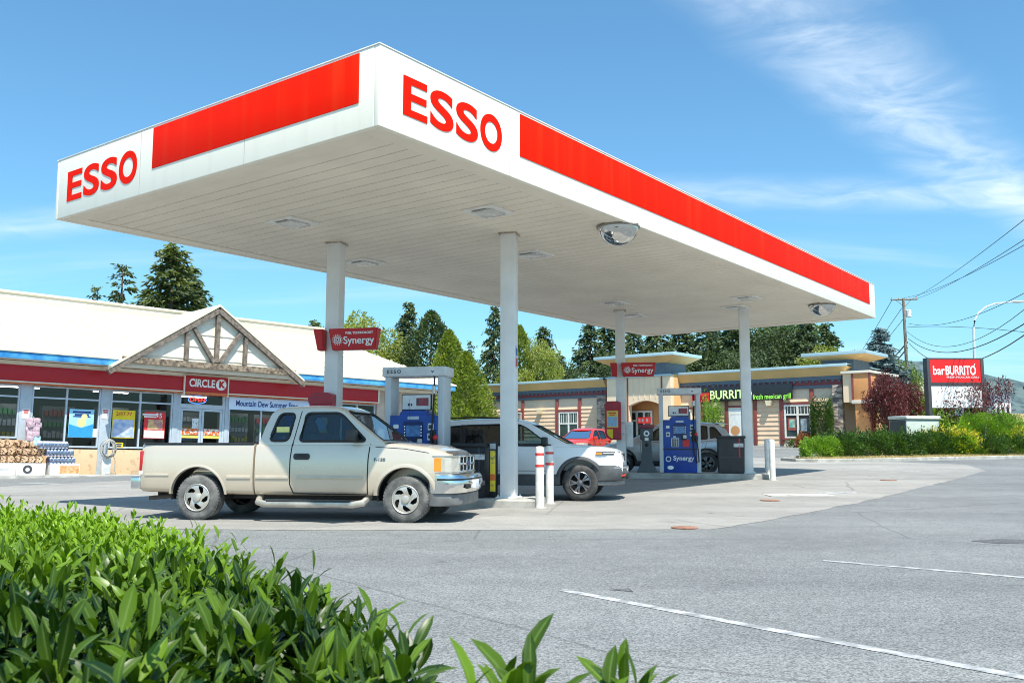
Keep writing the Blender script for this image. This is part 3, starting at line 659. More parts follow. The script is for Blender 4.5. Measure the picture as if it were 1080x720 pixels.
bollard(816, 506.5, 'plain white bollard in front at the far island end, right of the column', False, .085, 1.2)
bollard(811, 504, 'plain bollard hidden behind the other plain white one at the far island end', False, .085, 1.2)
# bowl mirrors under the edge of the canopy
M_MIR = mat('mirror', (.62, .62, .60), .03, 1.0, var=.02); M_RIM = mat('mirror_rim', (.25, .23, .2), .5, var=.2)
def mirror(u, v, r, label):
    q = MI @ G(u, v, ZC - .06); t = thing('dome_mirror', label, 'mirror', M=CM @ Matrix.Translation((q.x, q.y, ZC + .005)))
    prof = [(r * math.cos(a), -r * .9 * math.sin(a)) for a in np.linspace(0, PI / 2, 12)]; prof[-1] = (0, prof[-1][1])
    b = MB(); b.lathe(prof, 32); b.build('dome', M_MIR, t, 60)
    MB().lathe([(r + .025, .0), (r + .025, -.02), (r - .005, -.035), (r - .005, 0)], 32, cap=False).build('rim', M_RIM, t)
    MB().box(-.02, .02, -r * 1.1, r * 1.1, .0, .012).build('bracket', M_RIM, t)
mirror(652, 243, .40, 'large convex bowl mirror under the canopy front edge nearest the camera')
mirror(867, 324, .38, 'convex bowl mirror at the far right end of the canopy')
# ================================================================== VEHICLES
def pw(pts):
    X = [p[0] for p in pts]; Y = [p[1] for p in pts]
    return lambda x: float(np.interp(x, X, Y))
def loft(secs, xs):                      # half sections [(y,z)...] from bottom centre to top centre -> closed mesh
    n = len(secs[0]); vs = []; ring = 2 * n - 2; fs = []
    for x, s in zip(xs, secs):
        for (y, z) in s: vs.append((x, y, z))
        for (y, z) in s[-2:0:-1]: vs.append((x, -y, z))
    for i in range(len(xs) - 1):
        for k in range(ring): fs.append([i * ring + k, i * ring + (k + 1) % ring, (i + 1) * ring + (k + 1) % ring, (i + 1) * ring + k])
    for o in (0, (len(xs) - 1) * ring):
        for k in range(n - 1):
            a, b = o + k, o + k + 1; c = o + (ring - k - 1) % ring if k < n - 1 else 0; d = o + (ring - k) % ring
            q = [a, b, c, d]
            if k == n - 2: q = [a, b, d]
            if k == 0: q = [a, b, c]
            fs.append(q)
    f = MB(); f.faces(vs, fs); return f
def stations(x0, x1, n, extra=()):
    return sorted(set([round(v, 4) for v in np.linspace(x0, x1, n)] + [round(e, 4) for e in extra]))
def poly_round(pts, r, n=4):             # round the corners of a polygon
    out = []; m = len(pts)
    for i in range(m):
        p = Vector(pts[i]); a = Vector(pts[i - 1]); b = Vector(pts[(i + 1) % m])
        da, db = (a - p), (b - p); q = min(r, da.length * .45, db.length * .45); s, e = p + da.normalized() * q, p + db.normalized() * q
        for k in range(n + 1):
            t = k / n; out.append(tuple(s * (1 - t) ** 2 + p * 2 * t * (1 - t) + e * t * t))
    return out
def carpaint(name, c, metal=.35, rough=.32, dirt=(.25, .21, .15)):
    m = bpy.data.materials.new(name); nt, b = nodes(m); MATS[name] = m; N = nt.nodes.new; L = nt.links.new
    t = N('ShaderNodeTexCoord'); sp = N('ShaderNodeSeparateXYZ'); L(t.outputs['Object'], sp.inputs[0])
    n = N('ShaderNodeTexNoise'); n.inputs['Scale'].default_value = 2.5; n.inputs['Detail'].default_value = 7; L(t.outputs['Object'], n.inputs['Vector'])
    mr = N('ShaderNodeMapRange'); mr.inputs[1].default_value = 1.0; mr.inputs[2].default_value = .35; L(sp.outputs[2], mr.inputs[0])   # road dust gathers low
    mu = N('ShaderNodeMath'); mu.operation = 'MULTIPLY'; L(mr.outputs[0], mu.inputs[0]); L(n.outputs[0], mu.inputs[1])
    mu2 = N('ShaderNodeMath'); mu2.operation = 'MULTIPLY'; mu2.inputs[1].default_value = .75; L(mu.outputs[0], mu2.inputs[0])
    x = N('ShaderNodeMix'); x.data_type = 'RGBA'; x.inputs[6].default_value = (*c, 1); x.inputs[7].default_value = (*dirt, 1); L(mu2.outputs[0], x.inputs[0])
    L(x.outputs[2], b.inputs['Base Color']); b.inputs['Metallic'].default_value = metal
    ad = N('ShaderNodeMath'); ad.operation = 'MULTIPLY_ADD'; ad.inputs[1].default_value = .5; ad.inputs[2].default_value = rough; L(mu.outputs[0], ad.inputs[0]); L(ad.outputs[0], b.inputs['Roughness'])
    b.inputs['Coat Weight'].default_value = .7; b.inputs['Coat Roughness'].default_value = .05; return m
M_TYRE = mat('tyre', (.075, .075, .074), .8, c2=(.03, .03, .03), scale=9, bump=.3, bscale=60)
M_TYRED = mat('tyre_dusty', (.19, .185, .175), .9, c2=(.075, .075, .073), scale=7, bump=.4, bscale=50)
M_ALLOY = mat('alloy', (.56, .53, .47), .42, .6, var=.15)
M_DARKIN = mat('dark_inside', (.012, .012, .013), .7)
M_TRIMK = mat('dark_trim', (.028, .029, .031), .55, var=.2)
M_SEAT = mat('seat_cloth', (.20, .18, .155), .9, var=.1, scale=20)
M_CHROME = mat('chrome', (.78, .78, .77), .12, 1.0, var=.04)
M_PLATE = mat('number_plate', (.72, .74, .78), .45, c2=(.35, .4, .55), scale=12, lo=.3, hi=.4)
M_LENSC = mat('lens_clear', (.64, .61, .53), .12, .35, var=.12, scale=12, coat=1.0)
M_AMBER = mat('lens_amber', (.85, .28, .02), .15, coat=1.0)
M_RLENS = mat('lens_red', (.45, .008, .01), .15, coat=1.0)
G_TRUCK = glassmat('truck_glass', (.5, .74, .80), clear=.55, gloss=.04)
G_DARK = glassmat('privacy_glass', (.35, .4, .42), clear=.28, gloss=.05)
G_CLEAR = glassmat('windscreen_glass', (.75, .86, .85), clear=.72, gloss=.06)

def wheel(root, x, y, r, w, mask, rim_m, tyre_m, out, rr=.63, steer=0.0, cap=.16):
    """wheel with its outer face towards out (+1/-1 along y): dish with cut-out windows, hub, dark barrel, tyre"""
    f = MB(); nt_, nr = 140, 16; R0, R1 = r * cap, r * rr * .93; vs = []; fs = []
    for i in range(nr + 1):
        q = R0 + (R1 - R0) * i / nr
        for k in range(nt_): a = 2 * PI * k / nt_; vs.append((q * math.cos(a), -.012 * math.sin(PI * i / nr) - .02, q * math.sin(a)))
    for i in range(nr):
        for k in range(nt_):
            if not mask(i / nr, (i + 1) / nr, (k + .5) / nt_): fs.append([i * nt_ + k, i * nt_ + (k + 1) % nt_, (i + 1) * nt_ + (k + 1) % nt_, (i + 1) * nt_ + k])
    T = Matrix.Translation((x, y, r)) @ Matrix.Rotation(steer, 4, 'Z') @ Matrix.Rotation(0 if out < 0 else PI, 4, 'Z')
    f.faces(vs, fs, T)
    b = r * rr
    f.lathe([(b * .92, -.025), (b * .97, -.035), (b * 1.0, -.03), (b * 1.0, .0), (b * .93, .03), (b * .9, .10), (b * .9, w * .8)], 40, T, 'y', cap=False)
    f.lathe([(R0 * 1.05, -.02), (R0 * 1.0, -.045), (R0 * .55, -.055), (0, -.055)], 24, T, 'y')
    o = f.build('wheel', rim_m, root, 40, recalc=False)
    f = MB(); f.lathe([(b * .9, .055), (0, .055)], 32, T, 'y'); f.build('brake_disc', M_DARKIN, o, recalc=False)
    f = MB(); f.lathe([(b * .98, 0), (b * 1.02, -.02), (r * .82, -.032), (r * .93, -.018), (r * .985, .012), (r, .03), (r, w * .3), (r * .985, w * .31), (r * .985, w * .34), (r, w * .35), (r, w * .62), (r * .985, w * .63), (r * .985, w * .66), (r, w * .67), (r, w - .03), (r * .93, w), (b, w)], 56, T, 'y', cap=False)
    for k in range(44):                     # shoulder blocks
        f.box(-.016, .016, .0, .035, r * .945, r * 1.006, M=T @ Matrix.Rotation(2 * PI * k / 44, 4, 'Y'))
    f.build('tyre', tyre_m, o, 50)
    return o
def slots(n, t0, t1, wa, skew):           # windows of a steel wheel
    def m(a, b, t):
        c = (a + b) / 2
        if not t0 < c < t1: return False
        q = (t * n - skew * c) % 1.0; h = wa * (1 - abs((c - (t0 + t1) / 2) / (t1 - t0)) * .8)
        return abs(q - .5) < h
    return m
def spokes(n, wide):
    def m(a, b, t):
        c = (a + b) / 2
        if c < .12 or c > .94: return False
        q = (t * n) % 1.0; return not (abs(q - .5) < wide + .05 * c and not (abs(q - .5) < .05 * c * 1.2 and c > .4))
    return m

class Car:
    """body loft + hollow cab loft with real window openings; x forwards from the rear axle, y to the left"""
    def __init__(s, root, paint, x0, x1, zlo, ztop, ws, plan, crown=.03, n=40, arches=(), arch_r=.45, arch_z=.37, part='body', extra=()):
        s.root, s.paint = root, paint; s.zlo, s.ztop, s.ws, s.plan = pw(zlo), pw(ztop), pw(ws), pw(plan)
        xs_ = stations(x0, x1, n, list(extra) + [p[0] for p in ztop + zlo + plan if x0 <= p[0] <= x1]); secs = []
        for x in xs_:
            lo, hi, k = s.zlo(x), s.ztop(x), s.plan(x); W = lambda z: s.ws(z) * k
            p = [(0, lo), (W(lo) * .6, lo), (W(lo) - .05, lo), (W(lo + .05) - .008, lo + .035)]
            rr = min(.06, (hi - lo) * .2)
            for t in np.linspace(0, 1, 10):
                z = lo + .07 + (hi - rr - lo - .07) * t; p.append((W(z), z))
            wt_ = W(hi - rr)
            p += [(wt_ - rr * .22, hi - rr * .35), (wt_ - rr * .8, hi - rr * .04), (wt_ - rr * 2.2, hi + crown * .25), (wt_ * .5, hi + crown * .8), (0, hi + crown)]
            secs.append(p)
        f = loft(secs, xs_); me = f.mesh(part, paint, 0)
        if arches:
            cut = []
            for ax in arches:
                for sd in (-1, 1):
                    c = MB(); c.lathe([(arch_r, 0), (arch_r, .52)], 36, Matrix.Translation((ax, .56 if sd > 0 else -1.08, arch_z)), 'y'); cut.append(c.mesh('c', paint, 0))
            me = boolean(me, cut, part)
        shade(me, 38); s.body = link(part, me, root)
    def y(s, x, z): return s.ws(z) * s.plan(x)
    def cab(s, roof, wb, wt, zb, zr, windows, shield=None, rear=None, wall=.05, crown=.03, glass=None, rear_glass=None, shield_glass=None, seal=.014, part='cab', rear_r=.05, sides=(-1, 1)):
        rz = pw(roof); x0, x1 = roof[0][0], roof[-1][0]; s.cw = lambda z: wb + (wt - wb) * (z - zb) / (zr - zb)
        def secs(dx, dw, base):
            xs_ = stations(x0 + dx, x1 - dx * 2.2, 46, [p[0] for p in roof if x0 + dx < p[0] < x1 - dx * 2.2]); out = []
            for x in xs_:
                h = max(zb + .012, rz(x) - dw) if base == 0 else max(zb - .02, rz(x) - dw)
                r = max(.004, min(.075, (h - zb) * .4)); lo = zb - .03 - base; p = [(0, lo), (s.cw(zb) - dw, lo)]
                for t in np.linspace(0, 1, 8):
                    z = zb + (h - r - zb) * t; p.append((s.cw(z) - dw, z))
                w_ = s.cw(h - r) - dw
                p += [(w_ - r * .2, h - r * .4), (w_ - r * .65, h - r * .08), (w_ - r * 1.6, h + crown * .2), (w_ * .5, h + crown * .8), (0, h + crown)]
                out.append(p)
            return out, xs_
        o, xo = secs(0, 0, 0); me = loft(o, xo).mesh(part, s.paint, 0)
        i, xi = secs(wall, wall, .08); cut = [loft(i, xi).mesh('c', s.paint, 0)]
        wins = [poly_round(w[0], w[1]) for w in windows]
        for w in wins:
            c = MB(); c.prism(w, 'y', -1.4, 1.4); cut.append(c.mesh('c', s.paint, 0))
        xm = (x0 + x1) / 2; fr = []
        for q, sgn in ((shield, 1), (rear, -1)):
            if not q: continue
            zl, zh, yl, yh = q; w = poly_round([(-yl, zl), (yl, zl), (yh, zh), (-yh, zh)], .06 if sgn > 0 else rear_r)
            c = MB(); c.prism(w, 'x', xm + (.35 if sgn > 0 else -.35), x1 + .5 if sgn > 0 else x0 - .5); cut.append(c.mesh('c', s.paint, 0))
            # slope of the roof line there
            xs_ = np.linspace(x1, xm, 300) if sgn > 0 else np.linspace(x0, xm, 300); zs_ = [rz(v) for v in xs_]
            xz = lambda z, xs_=xs_, zs_=zs_: float(np.interp(z, zs_, xs_)); fr.append((w, xz, sgn))
        me = boolean(me, cut, part); shade(me, 38); s.cabo = link(part, me, s.root)
        for w, wp in zip(wins, windows):
            for sd in sides:
                P = [(x, sd * (s.cw(z) - .014), z) for x, z in w]
                cx = sum(p[0] for p in w) / len(w); cz = sum(p[1] for p in w) / len(w)
                P = [(cx + (a - cx) * 1.03, b, cz + (c - cz) * 1.03) for a, b, c in P]
                f = MB(); f.faces(P, [list(range(len(P)))]); gl = f.build('window', wp[2] if len(wp) > 2 else glass, s.root, 0)
                f = MB(); f.tube([(x, sd * (s.cw(z) + .001), z) for x, z in w], seal, 5, True); f.build('seal', M_RUB, gl)
        for w, xz, sgn in fr:
            P = [(xz(z) - sgn * .01, y * 1.02, z) for y, z in w]; f = MB(); f.faces(P, [list(range(len(P)))])
            gl = f.build('windscreen' if sgn > 0 else 'rear_window', (shield_glass or glass) if sgn > 0 else (rear_glass or glass), s.root, 0)
            f = MB(); f.tube([(xz(z) + sgn * .004, y, z + .008) for y, z in w], .012, 5, True); f.build('seal', M_RUB, gl)
        s.xz = fr[0][1] if fr else None
    def ribbon(s, name, pts, w, m, off=.004, upper=False, sides=(-1, 1), parent=None):
        for sd in sides:
            f = MB()
            P = []
            for (xa, za), (xb, zb) in zip(pts[:-1], pts[1:]):
                nn = max(2, int(math.hypot(xb - xa, zb - za) / .05)); P += [Vector((xa + (xb - xa) * k / nn, 0, za + (zb - za) * k / nn)) for k in range(nn)]
            P.append(Vector((pts[-1][0], 0, pts[-1][1]))); A = []
            for i, p in enumerate(P):
                d = (P[min(i + 1, len(P) - 1)] - P[max(i - 1, 0)]).normalized(); n = Vector((-d.z, 0, d.x)) * w / 2; A += [p - n, p + n]
            vs = [(v.x, sd * ((s.cw(v.z) if v.z > s.ztop(v.x) - .01 else s.y(v.x, v.z)) + off), v.z) for v in A]
            f.faces(vs, [[2 * i, 2 * i + 1, 2 * i + 3, 2 * i + 2] for i in range(len(P) - 1)])
            f.build(name, m, parent or s.root, 0)
    def strip(s, name, x0, x1, z, h, th, m, sd, n=14, parent=None):      # raised moulding
        f = MB(); vs = []; xs_ = np.linspace(x0, x1, n)
        for x in xs_:
            b = s.y(x, z); vs += [(x, sd * (b - .01), z - h / 2), (x, sd * (b + th * .7), z - h / 2), (x, sd * (b + th), z), (x, sd * (b + th * .7), z + h / 2), (x, sd * (b - .01), z + h / 2)]
        fs = [[5 * i + k, 5 * i + (k + 1) % 5, 5 * i + 5 + (k + 1) % 5, 5 * i + 5 + k] for i in range(n - 1) for k in range(5)] + [[0, 1, 2, 3, 4], [5 * n - 1 - k for k in range(5)]]
        f.faces(vs, fs); return f.build(name, m, parent or s.root, 40)
    def arch(s, name, ax, az, r0, r1, th, m, a0=-8, a1=188, sides=(-1, 1), part=None):   # flare round a wheel opening
        for sd in sides:
            f = MB(); vs = []; n = 26
            for k in range(n + 1):
                a = R(a0 + (a1 - a0) * k / n)
                for rr_, t in ((r0 - .012, -.05), (r0 - .004, th * .75), (r0 + (r1 - r0) * .35, th), (r1, .0), (r1 - .01, -.03)):
                    x, z = ax + rr_ * math.cos(a), az + rr_ * math.sin(a); vs.append((x, sd * (s.y(x, max(z, .3)) + t), z))
            fs = [[5 * i + k, 5 * i + k + 1, 5 * i + 6 + k, 5 * i + 5 + k] for i in range(n) for k in range(4)]
            f.faces(vs, fs); f.build(name, m, part or s.root, 60)
def seats(root, rows, w, zt, m=None, zb=.75):
    for x in rows:
        for sy in (-1, 1):
            f = MB(); M = Matrix.Translation((x, sy * w, zb)) @ Matrix.Rotation(R(-14), 4, 'Y'); f.box(-.07, .07, -.23, .23, 0, zt - zb - .2, .05, M=M); f.box(-.05, .05, -.12, .12, zt - zb - .17, zt - zb, .04, M=M)
            f.build('seat', m or M_SEAT, root)
def mirror_(root, x, y, z, m, sz=1.0):
    for sd in (-1, 1):
        f = MB(); f.box(x - .07 * sz, x + .06 * sz, min(sd * y, sd * (y + .21 * sz)), max(sd * y, sd * (y + .21 * sz)), z, z + .16 * sz, .035, seg=3); f.box(x - .02, x + .05, min(sd * (y - .1), sd * (y + .03)), max(sd * (y - .1), sd * (y + .03)), z - .02, z + .04, .01)
        f.build('wing_mirror', m, root)

# ------------------------------------------------------------------ beige pickup truck
a, b = G(209, 548.5), G(426, 551.5); d = (b - a).normalized(); WB = 3.526; mid = (a + b) / 2; nrm = Vector((-d.y, d.x, 0))
org = mid - d * WB / 2 + nrm * .93
TR = thing('pickup_truck', 'beige extended cab pickup truck with chrome front bumper parked at the near pump', 'pickup truck', (org.x, org.y, 0), math.atan2(d.y, d.x))
P_BEIGE = carpaint('beige_paint', (.69, .585, .46), .35, .22, (.36, .29, .19))
c = Car(TR, P_BEIGE, 1.0, 4.25, [(1, .42), (2.95, .42), (3.0, .45), (4.25, .5)], [(1.0, 1.235), (2.95, 1.245), (3.35, 1.24), (3.85, 1.185), (4.1, 1.125), (4.21, 1.06), (4.25, .97)],
        [(.4, .93), (.55, .965), (.75, .985), (1.0, .975), (1.18, .945), (1.3, .92)], [(1.0, 1), (3.85, 1), (4.07, .975), (4.18, .94), (4.25, .90)], .035, 44, (3.526,), .475, .40)
c.cab([(1.03, 1.25), (1.1, 1.55), (1.17, 1.74), (1.25, 1.815), (1.42, 1.85), (2.0, 1.858), (2.3, 1.84), (2.42, 1.80), (3.16, 1.245)], .915, .735, 1.24, 1.85,
      [([(1.20, 1.29), (1.53, 1.29), (1.60, 1.74), (1.33, 1.74)], .09), ([(1.72, 1.285), (2.86, 1.285), (2.42, 1.70), (2.33, 1.745), (1.79, 1.745)], .07)],
      (1.29, 1.775, .80, .66), (1.33, 1.74, .68, .60), crown=.03, glass=G_TRUCK, shield_glass=G_CLEAR, seal=.02)
# bed
bd = Car(TR, P_BEIGE, -1.02, .965, [(-1.02, .46), (.965, .42)], [(-1.02, 1.245), (.965, 1.245)], [(.4, .93), (.55, .965), (.75, .985), (1.0, .975), (1.18, .95), (1.3, .93)], [(-1.02, .965), (-.94, .99), (-.8, 1), (.965, 1)], 0.0, 34, (0,), .475, .40, part='cargo_bed')
k = MB(); k.box(-.95, .90, -.80, .80, .78, 2.0); me = boolean(bd.body.data, [k.mesh('c', P_BEIGE, 0)], 'cargo_bed'); shade(me, 38); bd.body.data = me
for sd in (-1, 1):
    f = MB(); f.box(-1.0, .96, min(sd * .82, sd * .955), max(sd * .82, sd * .955), 1.238, 1.262, .01); f.build('bed_rail', M_TRIMK, TR)
MB().box(.905, .96, -.82, .82, 1.1, 1.258, .012).build('bed_rail', M_TRIMK, TR)
c.arch('wheel_flare', 3.526, .40, .475, .53, .014, P_BEIGE, 3, 177); bd.arch('wheel_flare', 0, .40, .475, .51, .010, P_BEIGE, 3, 177)
for ax in (0, 3.526):
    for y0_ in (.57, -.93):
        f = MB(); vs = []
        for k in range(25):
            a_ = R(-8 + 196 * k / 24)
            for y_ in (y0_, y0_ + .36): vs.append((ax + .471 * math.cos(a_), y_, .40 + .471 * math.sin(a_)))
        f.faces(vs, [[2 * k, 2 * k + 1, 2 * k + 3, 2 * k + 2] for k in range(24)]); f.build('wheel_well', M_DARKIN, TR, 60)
# doors, seams and trim
for pts in ([(1.62, 1.27), (1.60, 1.0), (1.60, .6), (1.66, .45)], [(2.93, 1.24), (2.91, 1.0), (2.90, .44)], [(1.66, .45), (2.9, .44)]): c.ribbon('door_seam', pts, .018, M_DARKIN, .003)
c.ribbon('door_seam', [(1.62, 1.27), (1.70, 1.78)], .014, M_DARKIN, .003)
for sd in (-1, 1):
    f = MB(); f.prism(poly_round([(1.66, .99), (1.93, .99), (1.93, 1.09), (1.66, 1.09)], .045), 'y', sd * .955, sd * .99); h_ = f.build('door_handle', M_TRIMK, TR)
    f = MB(); f.box(1.72, 1.89, min(sd * .985, sd * 1.0), max(sd * .985, sd * 1.0), 1.035, 1.06, .008); f.build('lever', M_RUB, h_)
    M_MOLD = mat('beige_moulding', (.50, .44, .35), .5, var=.08)
    c.strip('side_moulding', 1.72, 2.82, .71, .05, .02, M_MOLD, sd); c.strip('side_moulding', 1.02, 1.58, .71, .05, .018, M_MOLD, sd); bd.strip('side_moulding', .52, .93, .71, .05, .018, M_MOLD, sd); bd.strip('side_moulding', -.93, -.5, .74, .035, .012, M_MOLD, sd)
    f = MB(); f.tube([(1.04, sd * .80, .40), (1.08, sd * .98, .31), (1.2, sd * 1.03, .285), (2.7, sd * 1.03, .285), (2.84, sd * .98, .31), (2.89, sd * .80, .40)], .055, 10); st = f.build('step_bar', mat('step_bar', (.5, .47, .41), .35, .5, var=.15), TR)
    f = MB(); f.box(1.25, 2.65, min(sd * .99, sd * 1.075), max(sd * .99, sd * 1.075), .325, .345, .006); f.build('tread', M_TRIMK, st)
    # lamps
    f = MB(); pl = [(3.990, .965), (4.160, .95), (4.250, .885), (4.300, .70), (4.310, .56), (4.150, .56), (3.990, .86)]; f.prism([(x, sd * y) for x, y in pl], 'z', .80, 1.035); hl = f.build('headlight', M_LENSC, TR, 25)
    f = MB(); f.prism([(x, sd * y) for x, y in [(3.992, .970), (4.100, .962), (4.100, .90), (3.992, .90)]], 'z', .815, 1.02); f.build('amber_marker', M_AMBER, hl, 25)
    f = MB(); f.prism([(x, sd * y) for x, y in [(3.960, .968), (4.170, .958), (4.260, .893), (4.315, .70), (4.325, .54), (4.150, .54), (3.960, .86)]], 'z', .775, .798); f.prism([(x, sd * y) for x, y in [(3.960, .962), (4.170, .952), (4.260, .887), (4.310, .70), (4.320, .54), (4.150, .54), (3.960, .86)]], 'z', 1.037, 1.055); f.build('bezel', M_CHROME, hl, 25)
    f = MB(); f.box(-1.05, -.985, min(sd * .84, sd * .958), max(sd * .84, sd * .958), .80, 1.13, .02); tl = f.build('tail_lamp', M_RLENS, TR)
    f = MB(); f.box(-1.048, -.98, min(sd * .87, sd * .967), max(sd * .87, sd * .967), .74, .80, .01); f.build('reverse_lamp', M_WPL, tl)
# badge on the fender, lettering size as in the photo
for sd, fc in ((-1, '-y'), (1, '+y')): text('badge', 'F-150', .07, mat('badge_dark', (.10, .12, .17), .3, .5), TR, (3.10, sd * (c.y(3.10, .99) + .004), .99), face=fc, bold=.0015, sx=1.2, ext=.002)
# hood shut line, deflector, wipers, aerial
c.ribbon('hood_seam', [(3.02, 1.195), (3.5, 1.165), (3.9, 1.10)], .010, M_DARKIN, .002)
f = MB(); vs = []; n = 18
for k in range(n + 1):
    t = -1 + 2 * k / n; y = .80 * t; x = 4.23 - .10 * abs(t) ** 2.6
    for (dx, z) in ((-.10, 1.115), (-.03, 1.125), (.025, 1.10), (.045, 1.05), (.035, 1.045), (-.06, 1.07)): vs.append((x + dx, y, z + .015 * (1 - t * t)))
f.faces(vs, [[6 * i + q, 6 * i + (q + 1) % 6, 6 * i + 6 + (q + 1) % 6, 6 * i + 6 + q] for i in range(n) for q in range(6)]); f.build('hood_deflector', mat('smoke_plastic', (.07, .066, .062), .25, var=.3), TR, 50)
f = MB(); f.tube([(3.1, -.5, 1.285), (3.05, .1, 1.345)], .01, 5); f.tube([(3.1, .1, 1.285), (3.05, .62, 1.34)], .01, 5); f.build('wiper', M_RUB, TR)
f = MB(); f.box(2.97, 3.22, -.80, .80, 1.235, 1.268, .01); f.build('cowl', M_TRIMK, TR)
f = MB(); f.tube([(3.1, .82, 1.22), (3.08, .83, 2.05)], .003, 4); f.build('aerial', M_RUB, TR)
# bumpers and grille
def sweep(pl, z0, z1, inset, m, name, root, bow=0.0):
    n = len(pl); out = [(x, y) for x, y in pl] + [(x, -y) for x, y in pl[-2::-1]]; vs = []; L_ = len(out); rows = [(0, -.03), (.12, .0), (.5, bow), (.88, .0), (1, -.03)]
    for x, y in out:
        for t, o_ in rows: vs.append((x + o_, y * (1 + o_ * .2), z0 + (z1 - z0) * t))
    for x, y in out: vs += [(x - inset, y * .9, z0), (x - inset, y * .9, z1)]
    k = len(rows); fs = [[k * i + q, k * i + q + 1, k * i + k + q + 1, k * i + k + q] for i in range(L_ - 1) for q in range(k - 1)]; b0 = k * L_
    for i in range(L_ - 1): fs += [[k * i, k * i + k, b0 + 2 * i + 2, b0 + 2 * i], [k * i + k - 1, k * i + 2 * k - 1, b0 + 2 * i + 3, b0 + 2 * i + 1], [b0 + 2 * i, b0 + 2 * i + 2, b0 + 2 * i + 3, b0 + 2 * i + 1]]
    fs += [[0, 1, 2, 3, 4, b0 + 1, b0], [k * (L_ - 1) + q for q in range(k)] + [b0 + 2 * L_ - 1, b0 + 2 * L_ - 2]]
    f = MB(); f.faces(vs, fs); return f.build(name, m, root, 40)
BP = [(4.030, .975), (4.180, .985), (4.300, .95), (4.400, .82), (4.460, .5), (4.480, 0)]
bu = sweep(BP, .47, .755, .16, M_CHROME, 'front_bumper', TR, .025)
sweep([(x + .012, y * 1.004) for x, y in BP], .665, .70, .10, M_RUB, 'rub_strip', bu, .004)
sweep([(x - .05, y * .97) for x, y in BP], .27, .465, .14, mat('valance_grey', (.15, .15, .148), .5, var=.15), 'valance', bu, .0)
f = MB(); f.box(4.460, 4.520, -.30, .02, .53, .66, .006); pl_ = f.build('number_plate', M_PLATE, bu)
f = MB(); f.box(4.445, 4.482, -.74, -.46, .535, .61, .012); f.box(4.445, 4.482, .46, .74, .535, .61, .012); f.build('bumper_slot', M_DARKIN, bu)
f = MB(); f.box(4.110, 4.270, -.55, .55, .80, 1.045); gr = f.build('grille', M_DARKIN, TR)
f = MB(); f.box(4.250, 4.330, -.56, .56, 1.03, 1.06, .008); f.box(4.250, 4.330, -.56, .56, .785, .815, .008); f.box(4.260, 4.335, -.56, .56, .905, .94, .008)
for y in (-.545, -.28, 0, .28, .545): f.box(4.250, 4.320, y - .016, y + .016, .80, 1.045, .006)
f.build('grille_bars', M_CHROME, gr); f = MB(); f.lathe([(.10, 0), (.10, .012), (0, .018)], 24, Matrix.Translation((4.335, 0, .925)) @ Matrix.Rotation(PI / 2, 4, 'Y') @ Matrix.Diagonal((.42, 1, 1, 1))); f.build('badge', M_DBLUE, gr)
rb = [(-1.0, .96), (-1.1, .955), (-1.19, .85), (-1.21, .5), (-1.21, 0)]
f = MB(); f.box(-1.20, -1.02, -.95, .95, .50, .70, .03, seg=3); f.build('rear_bumper', M_CHROME, TR)
f = MB(); f.box(-1.21, -1.06, -.35, .35, .53, .62, .01); f.build('rear_plate', M_PLATE, TR)
f = MB(); f.box(-1.026, -1.0, -.82, .82, .74, 1.23, .015); f.build('tailgate', P_BEIGE, TR)
# underside, exhaust, mudguard gloom
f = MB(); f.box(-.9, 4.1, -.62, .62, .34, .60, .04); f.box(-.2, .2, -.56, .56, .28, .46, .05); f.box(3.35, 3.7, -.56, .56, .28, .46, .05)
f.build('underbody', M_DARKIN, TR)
f = MB(); f.tube([(-.2, -.5, .40), (-.6, -.62, .38), (-.98, -.72, .34)], .035, 8); f.build('exhaust', mat('exhaust', (.10, .085, .07), .6, .5), TR)
for x, sm in ((0, 0), (3.526, R(0))):
    for sd in (-1, 1): wheel(TR, x, sd * .93, .372, .25, slots(5, .24, .90, .27, .55), M_ALLOY, M_TYRED, sd, .60, cap=.17)
mirror_(TR, 2.66, .93, 1.30, M_TRIMK, 1.05)
seats(TR, (1.95,), .42, 1.62); f = MB(); f.box(1.35, 1.5, -.6, .6, 1.1, 1.5, .05); f.build('rear_bench', M_SEAT, TR)
f = MB(); f.box(2.62, 3.0, -.8, .8, 1.18, 1.30, .05); f.build('dashboard', mat('dash', (.10, .095, .085), .7), TR)
f = MB(); f.tube([(2.50 + .10 * math.sin(t), .40 + .19 * math.cos(t), 1.31 + .17 * math.sin(t)) for t in np.linspace(0, 2 * PI, 24, endpoint=False)], .014, 6, True); f.build('steering_wheel', M_RUB, TR)
f = MB(); f.box(1.30, 1.52, -.918 + .075, -.915 + .075, 1.42, 1.52); f.build('window_sticker', mat('sticker_yellow', (.75, .72, .25), .6), TR)

